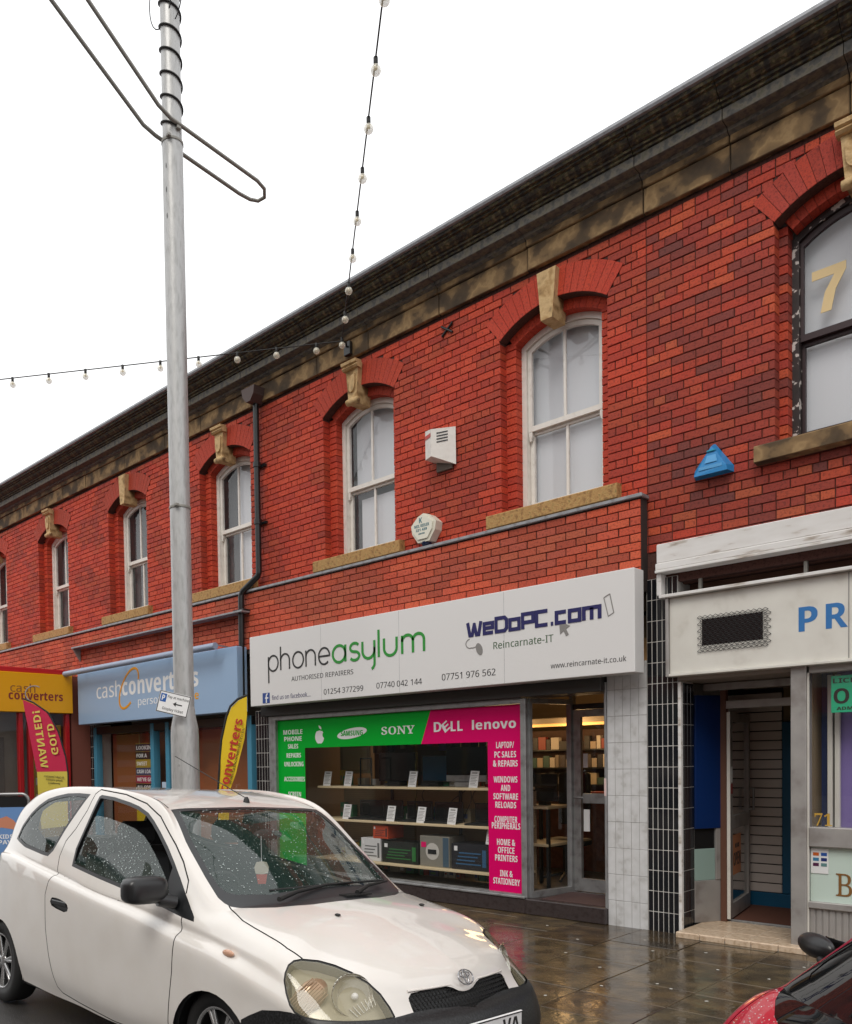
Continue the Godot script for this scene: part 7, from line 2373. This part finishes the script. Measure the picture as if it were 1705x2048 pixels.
	# door mirrors
	for s in ([1.0] if white else [-1.0, 1.0]):
		var mm = MB.new()
		if white:
			pebble(mm, Vector3(-1.455, 1.0, 0.925 * s), Vector3(0.068, 0.07, 0.118))
			mm.tube([Vector3(-1.41, 0.93, 0.77 * s), Vector3(-1.43, 0.95, 0.86 * s)], 0.035, 8)
		else:
			mm.ball(Vector3(-1.47, 1.01, 0.97 * s), 0.12, 12, Vector3(0.36, 0.45, 1.0))
			mm.tube([Vector3(-1.42, 0.93, 0.76 * s), Vector3(-1.45, 0.965, 0.90 * s)], 0.02, 8)
		var mo = part(t, "door_mirror", mm, mat(lin(0.014, 0.014, 0.015), 0.32))
		part(mo, "mirror_glass", MB.new().box(Vector3(-1.535, 0.96, 0.85 * s), Vector3(-1.53, 1.045, 1.0 * s)), mat(lin(0.6, 0.6, 0.6), 0.03, 1.0))
	# cabin
	var dk = mat(lin(0.025, 0.026, 0.028), 0.8)
	var dash = MB.new()
	dash.box(Vector3(-1.5, 0.60, -0.66), Vector3(-1.13, 0.90, 0.66), 0.05)
	part(t, "dashboard", dash, mat(lin(0.05, 0.055, 0.056), 0.6))
	for z in [-0.36, 0.36]:
		var st = MB.new()
		st.box(Vector3(-2.35, 0.42, z - 0.24), Vector3(-1.82, 0.56, z + 0.24), 0.05)
		st.box(Vector3(-0.07, 0.0, -0.23), Vector3(0.07, 0.62, 0.23), 0.05, Transform3D(Basis(Vector3.BACK, 0.28), Vector3(-2.33, 0.5, z)))
		st.box(Vector3(-2.56, 1.14, z - 0.13), Vector3(-2.46, 1.30, z + 0.13), 0.04)
		part(t, "seat", st, dk)
	var rb = MB.new()
	rb.box(Vector3(-3.25, 0.45, -0.6), Vector3(-2.85, 0.6, 0.6), 0.05)
	rb.box(Vector3(-3.38, 0.5, -0.6), Vector3(-3.24, 1.08, 0.6), 0.05)
	part(t, "rear_seat", rb, dk)
	var sw = MB.new()
	var ring2 = []
	var sxf = Transform3D(Basis(Vector3.BACK, -0.42), Vector3(-1.66, 0.88, 0.36))
	for k in 24:
		ring2.append(sxf * Vector3(0, 0.18 * sin(TAU * k / 24.0), 0.18 * cos(TAU * k / 24.0)))
	sw.tube(ring2, 0.015, 8, true)
	sw.ball(sxf * Vector3(0.03, 0, 0), 0.06, 8)
	sw.tube([sxf * Vector3(0, 0, -0.18), sxf * Vector3(0.02, -0.02, 0), sxf * Vector3(0, 0, 0.18)], 0.014, 6)
	part(t, "steering_wheel", sw, dk)
	if white:
		var rv = MB.new()
		rv.ball(Vector3(-1.62, 1.25, 0.0), 0.11, 10, Vector3(0.2, 0.32, 1.0))
		part(t, "rear_view_mirror", rv, dk)
	return t

func droplets(soup, count, flip):
	# beads of rain standing on a surface
	var acc = []
	var total = 0.0
	for t in soup:
		total += (t[1] - t[0]).cross(t[2] - t[0]).length()
		acc.append(total)
	var m = MB.new()
	for i in count:
		var k = acc.bsearch(rng.randf() * total)
		var t = soup[min(k, soup.size() - 1)]
		var a = rng.randf()
		var b = rng.randf()
		if a + b > 1.0:
			a = 1.0 - a; b = 1.0 - b
		var p = t[0] + (t[1] - t[0]) * a + (t[2] - t[0]) * b
		var n = t[3]
		if flip:
			p = mirror_z(p); n = mirror_z(n)
		var r = 0.0015 + 0.003 * pow(rng.randf(), 2.5)
		var u = n.cross(Vector3(0.3, 0.9, 0.2)).normalized()
		var w = n.cross(u)
		var top = p + n * r * 0.7
		var ring = []
		var nr = []
		for q in 6:
			var d = u * cos(TAU * q / 6.0) + w * sin(TAU * q / 6.0)
			ring.append(p + d * r)
			nr.append((d + n * 0.5).normalized())
		for q in 6:
			m.tri3(ring[q], ring[(q + 1) % 6], top, nr[q], nr[(q + 1) % 6], n)
	return m

func pebble(m, c, size):
	# a rounded box: a sphere swollen towards its corners
	var n = 16
	var at = func(i, k):
		var th = PI * i / n
		var ph = PI * k / n
		var d = Vector3(sin(th) * cos(ph), cos(th), sin(th) * sin(ph))
		var e = Vector3(sign(d.x) * pow(abs(d.x), 0.55), sign(d.y) * pow(abs(d.y), 0.55), sign(d.z) * pow(abs(d.z), 0.55))
		var g = Vector3(sign(e.x) * pow(abs(e.x), 2.6) / size.x, sign(e.y) * pow(abs(e.y), 2.6) / size.y, sign(e.z) * pow(abs(e.z), 2.6) / size.z)
		return [c + e * size, g.normalized()]
	for i in n:
		for k in n * 2:
			var q = [at.call(i, k), at.call(i, k + 1), at.call(i + 1, k + 1), at.call(i + 1, k)]
			m.quadn(q[0][0], q[1][0], q[2][0], q[3][0], q[0][1], q[1][1], q[2][1], q[3][1])

func wheel_tyre(c, s):
	var m = MB.new()
	var xf = Transform3D(Basis(Vector3.RIGHT, PI / 2), c)
	m.lathe([Vector2(0.19, -0.085), Vector2(0.25, -0.088), Vector2(0.28, -0.075), Vector2(0.288, -0.045), Vector2(0.288, 0.045), Vector2(0.28, 0.075), Vector2(0.25, 0.088), Vector2(0.19, 0.085), Vector2(0.18, 0.0), Vector2(0.19, -0.085)], xf, 36)
	return m

func wheel_rim(parent, c, s):
	var m = MB.new()
	var z = c.z + 0.062 * s
	var rim = []
	for k in 36:
		rim.append(Vector3(c.x + 0.187 * cos(TAU * k / 36.0), c.y + 0.187 * sin(TAU * k / 36.0), c.z + 0.075 * s))
	m.tube(rim, 0.012, 6, true)
	for k in 7:
		var a = TAU * k / 7.0 + 0.2
		for d in [-0.09, 0.09]:
			m.tube([Vector3(c.x + 0.03 * cos(a), c.y + 0.03 * sin(a), z), Vector3(c.x + 0.185 * cos(a + d), c.y + 0.185 * sin(a + d), z + 0.006 * s)], [0.014, 0.011], 6)
	m.ball(Vector3(c.x, c.y, z), 0.045, 8, Vector3(1, 1, 0.4))
	part(parent, "rim", m, mat(lin(0.45, 0.45, 0.45), 0.25, 0.8))
	var bk = MB.new()
	bk.lathe([Vector2(0.0, 0.0), Vector2(0.185, 0.001)], Transform3D(Basis(Vector3.RIGHT, PI / 2 * s), Vector3(c.x, c.y, c.z + 0.02 * s)), 24)
	part(parent, "brake_backing", bk, M.black_rubber)

func car_paint(color):
	var p = mat(color, 0.3)
	p.clearcoat_enabled = true
	p.clearcoat = 1.0
	p.clearcoat_roughness = 0.03
	return p

func white_car():
	M.drop = mat(Color(0.88, 0.92, 0.92, 0.5), 0.02)
	M.drop.transparency = BaseMaterial3D.TRANSPARENCY_ALPHA
	M.drop.metallic_specular = 1.0
	var f = Vector3(0.99981218, 0.0, 0.01938069)
	var u = Vector3(0.00096881, 0.9987498, -0.04997906)
	var r = Vector3(-0.01935646, 0.04998845, 0.99856221)
	var paint = car_paint(Color.WHITE)
	tri_tex(paint, ramp_tex(noise_img(81, 0.01, 256, 5), [[0.0, lin(0.65, 0.61, 0.565)], [0.5, lin(0.68, 0.645, 0.605)], [1.0, lin(0.70, 0.665, 0.63)]]), 0.8, false)
	var xf = Transform3D(Basis(f, u, r), Vector3(-2.2296, -0.1528, 3.9944))
	hatchback("parked_car", "small off-white three-door hatchback with black bumper parked at the kerb", xf, paint, func(p): return p, true)
	# a card hanging from the mirror
	var a = thing("air_freshener", "small cream and red hanging air freshener behind the white car's windscreen", "air freshener", xf * Vector3(-1.52, 1.05, 0.12))
	a.set_meta("local", true)
	a.basis = facing(Vector3.ZERO).basis
	part(a, "string", MB.new().tube([Vector3(0, 0.05, 0), Vector3(0.0, 0.20, 0)], 0.0025, 4), M.card)
	var fc = PackedVector2Array()
	for q in [[0.0, 0.055], [0.03, 0.05], [0.042, 0.02], [0.036, -0.015], [0.0, -0.02], [-0.036, -0.015], [-0.042, 0.02], [-0.03, 0.05]]:
		fc.append(Vector2(q[0], q[1]))
	part(a, "card", MB.new().prism(fc, -0.002, 0.002), mat(lin(0.6, 0.56, 0.45), 0.5))
	part(a, "cup", MB.new().prism(PackedVector2Array([Vector2(-0.032, -0.02), Vector2(0.032, -0.02), Vector2(0.022, -0.075), Vector2(-0.022, -0.075)]), -0.003, 0.003), mat(lin(0.5, 0.06, 0.03), 0.5))

func red_car():
	var a = deg_to_rad(47)
	var f = Vector3(-cos(a), 0, sin(a))
	var r = f.cross(Vector3.UP)
	var xf = Transform3D(Basis(f, Vector3.UP, r).scaled(Vector3.ONE * 0.88), Vector3(-1.262, -0.098, 5.093))
	# a shorter, steeper nose
	var shape = func(p):
		var q = p
		if p.x > -1.1:
			var k = p.x + 1.1
			q.x = -1.1 + k * 0.42
			q.y = p.y - 0.16 * smoothstep(0.0, 0.9, k)
		return q
	var paint = car_paint(lin(0.48, 0.004, 0.03))
	hatchback("red_car", "bright red car with a black windscreen and mirror beside the pavement", xf, paint, shape, false)
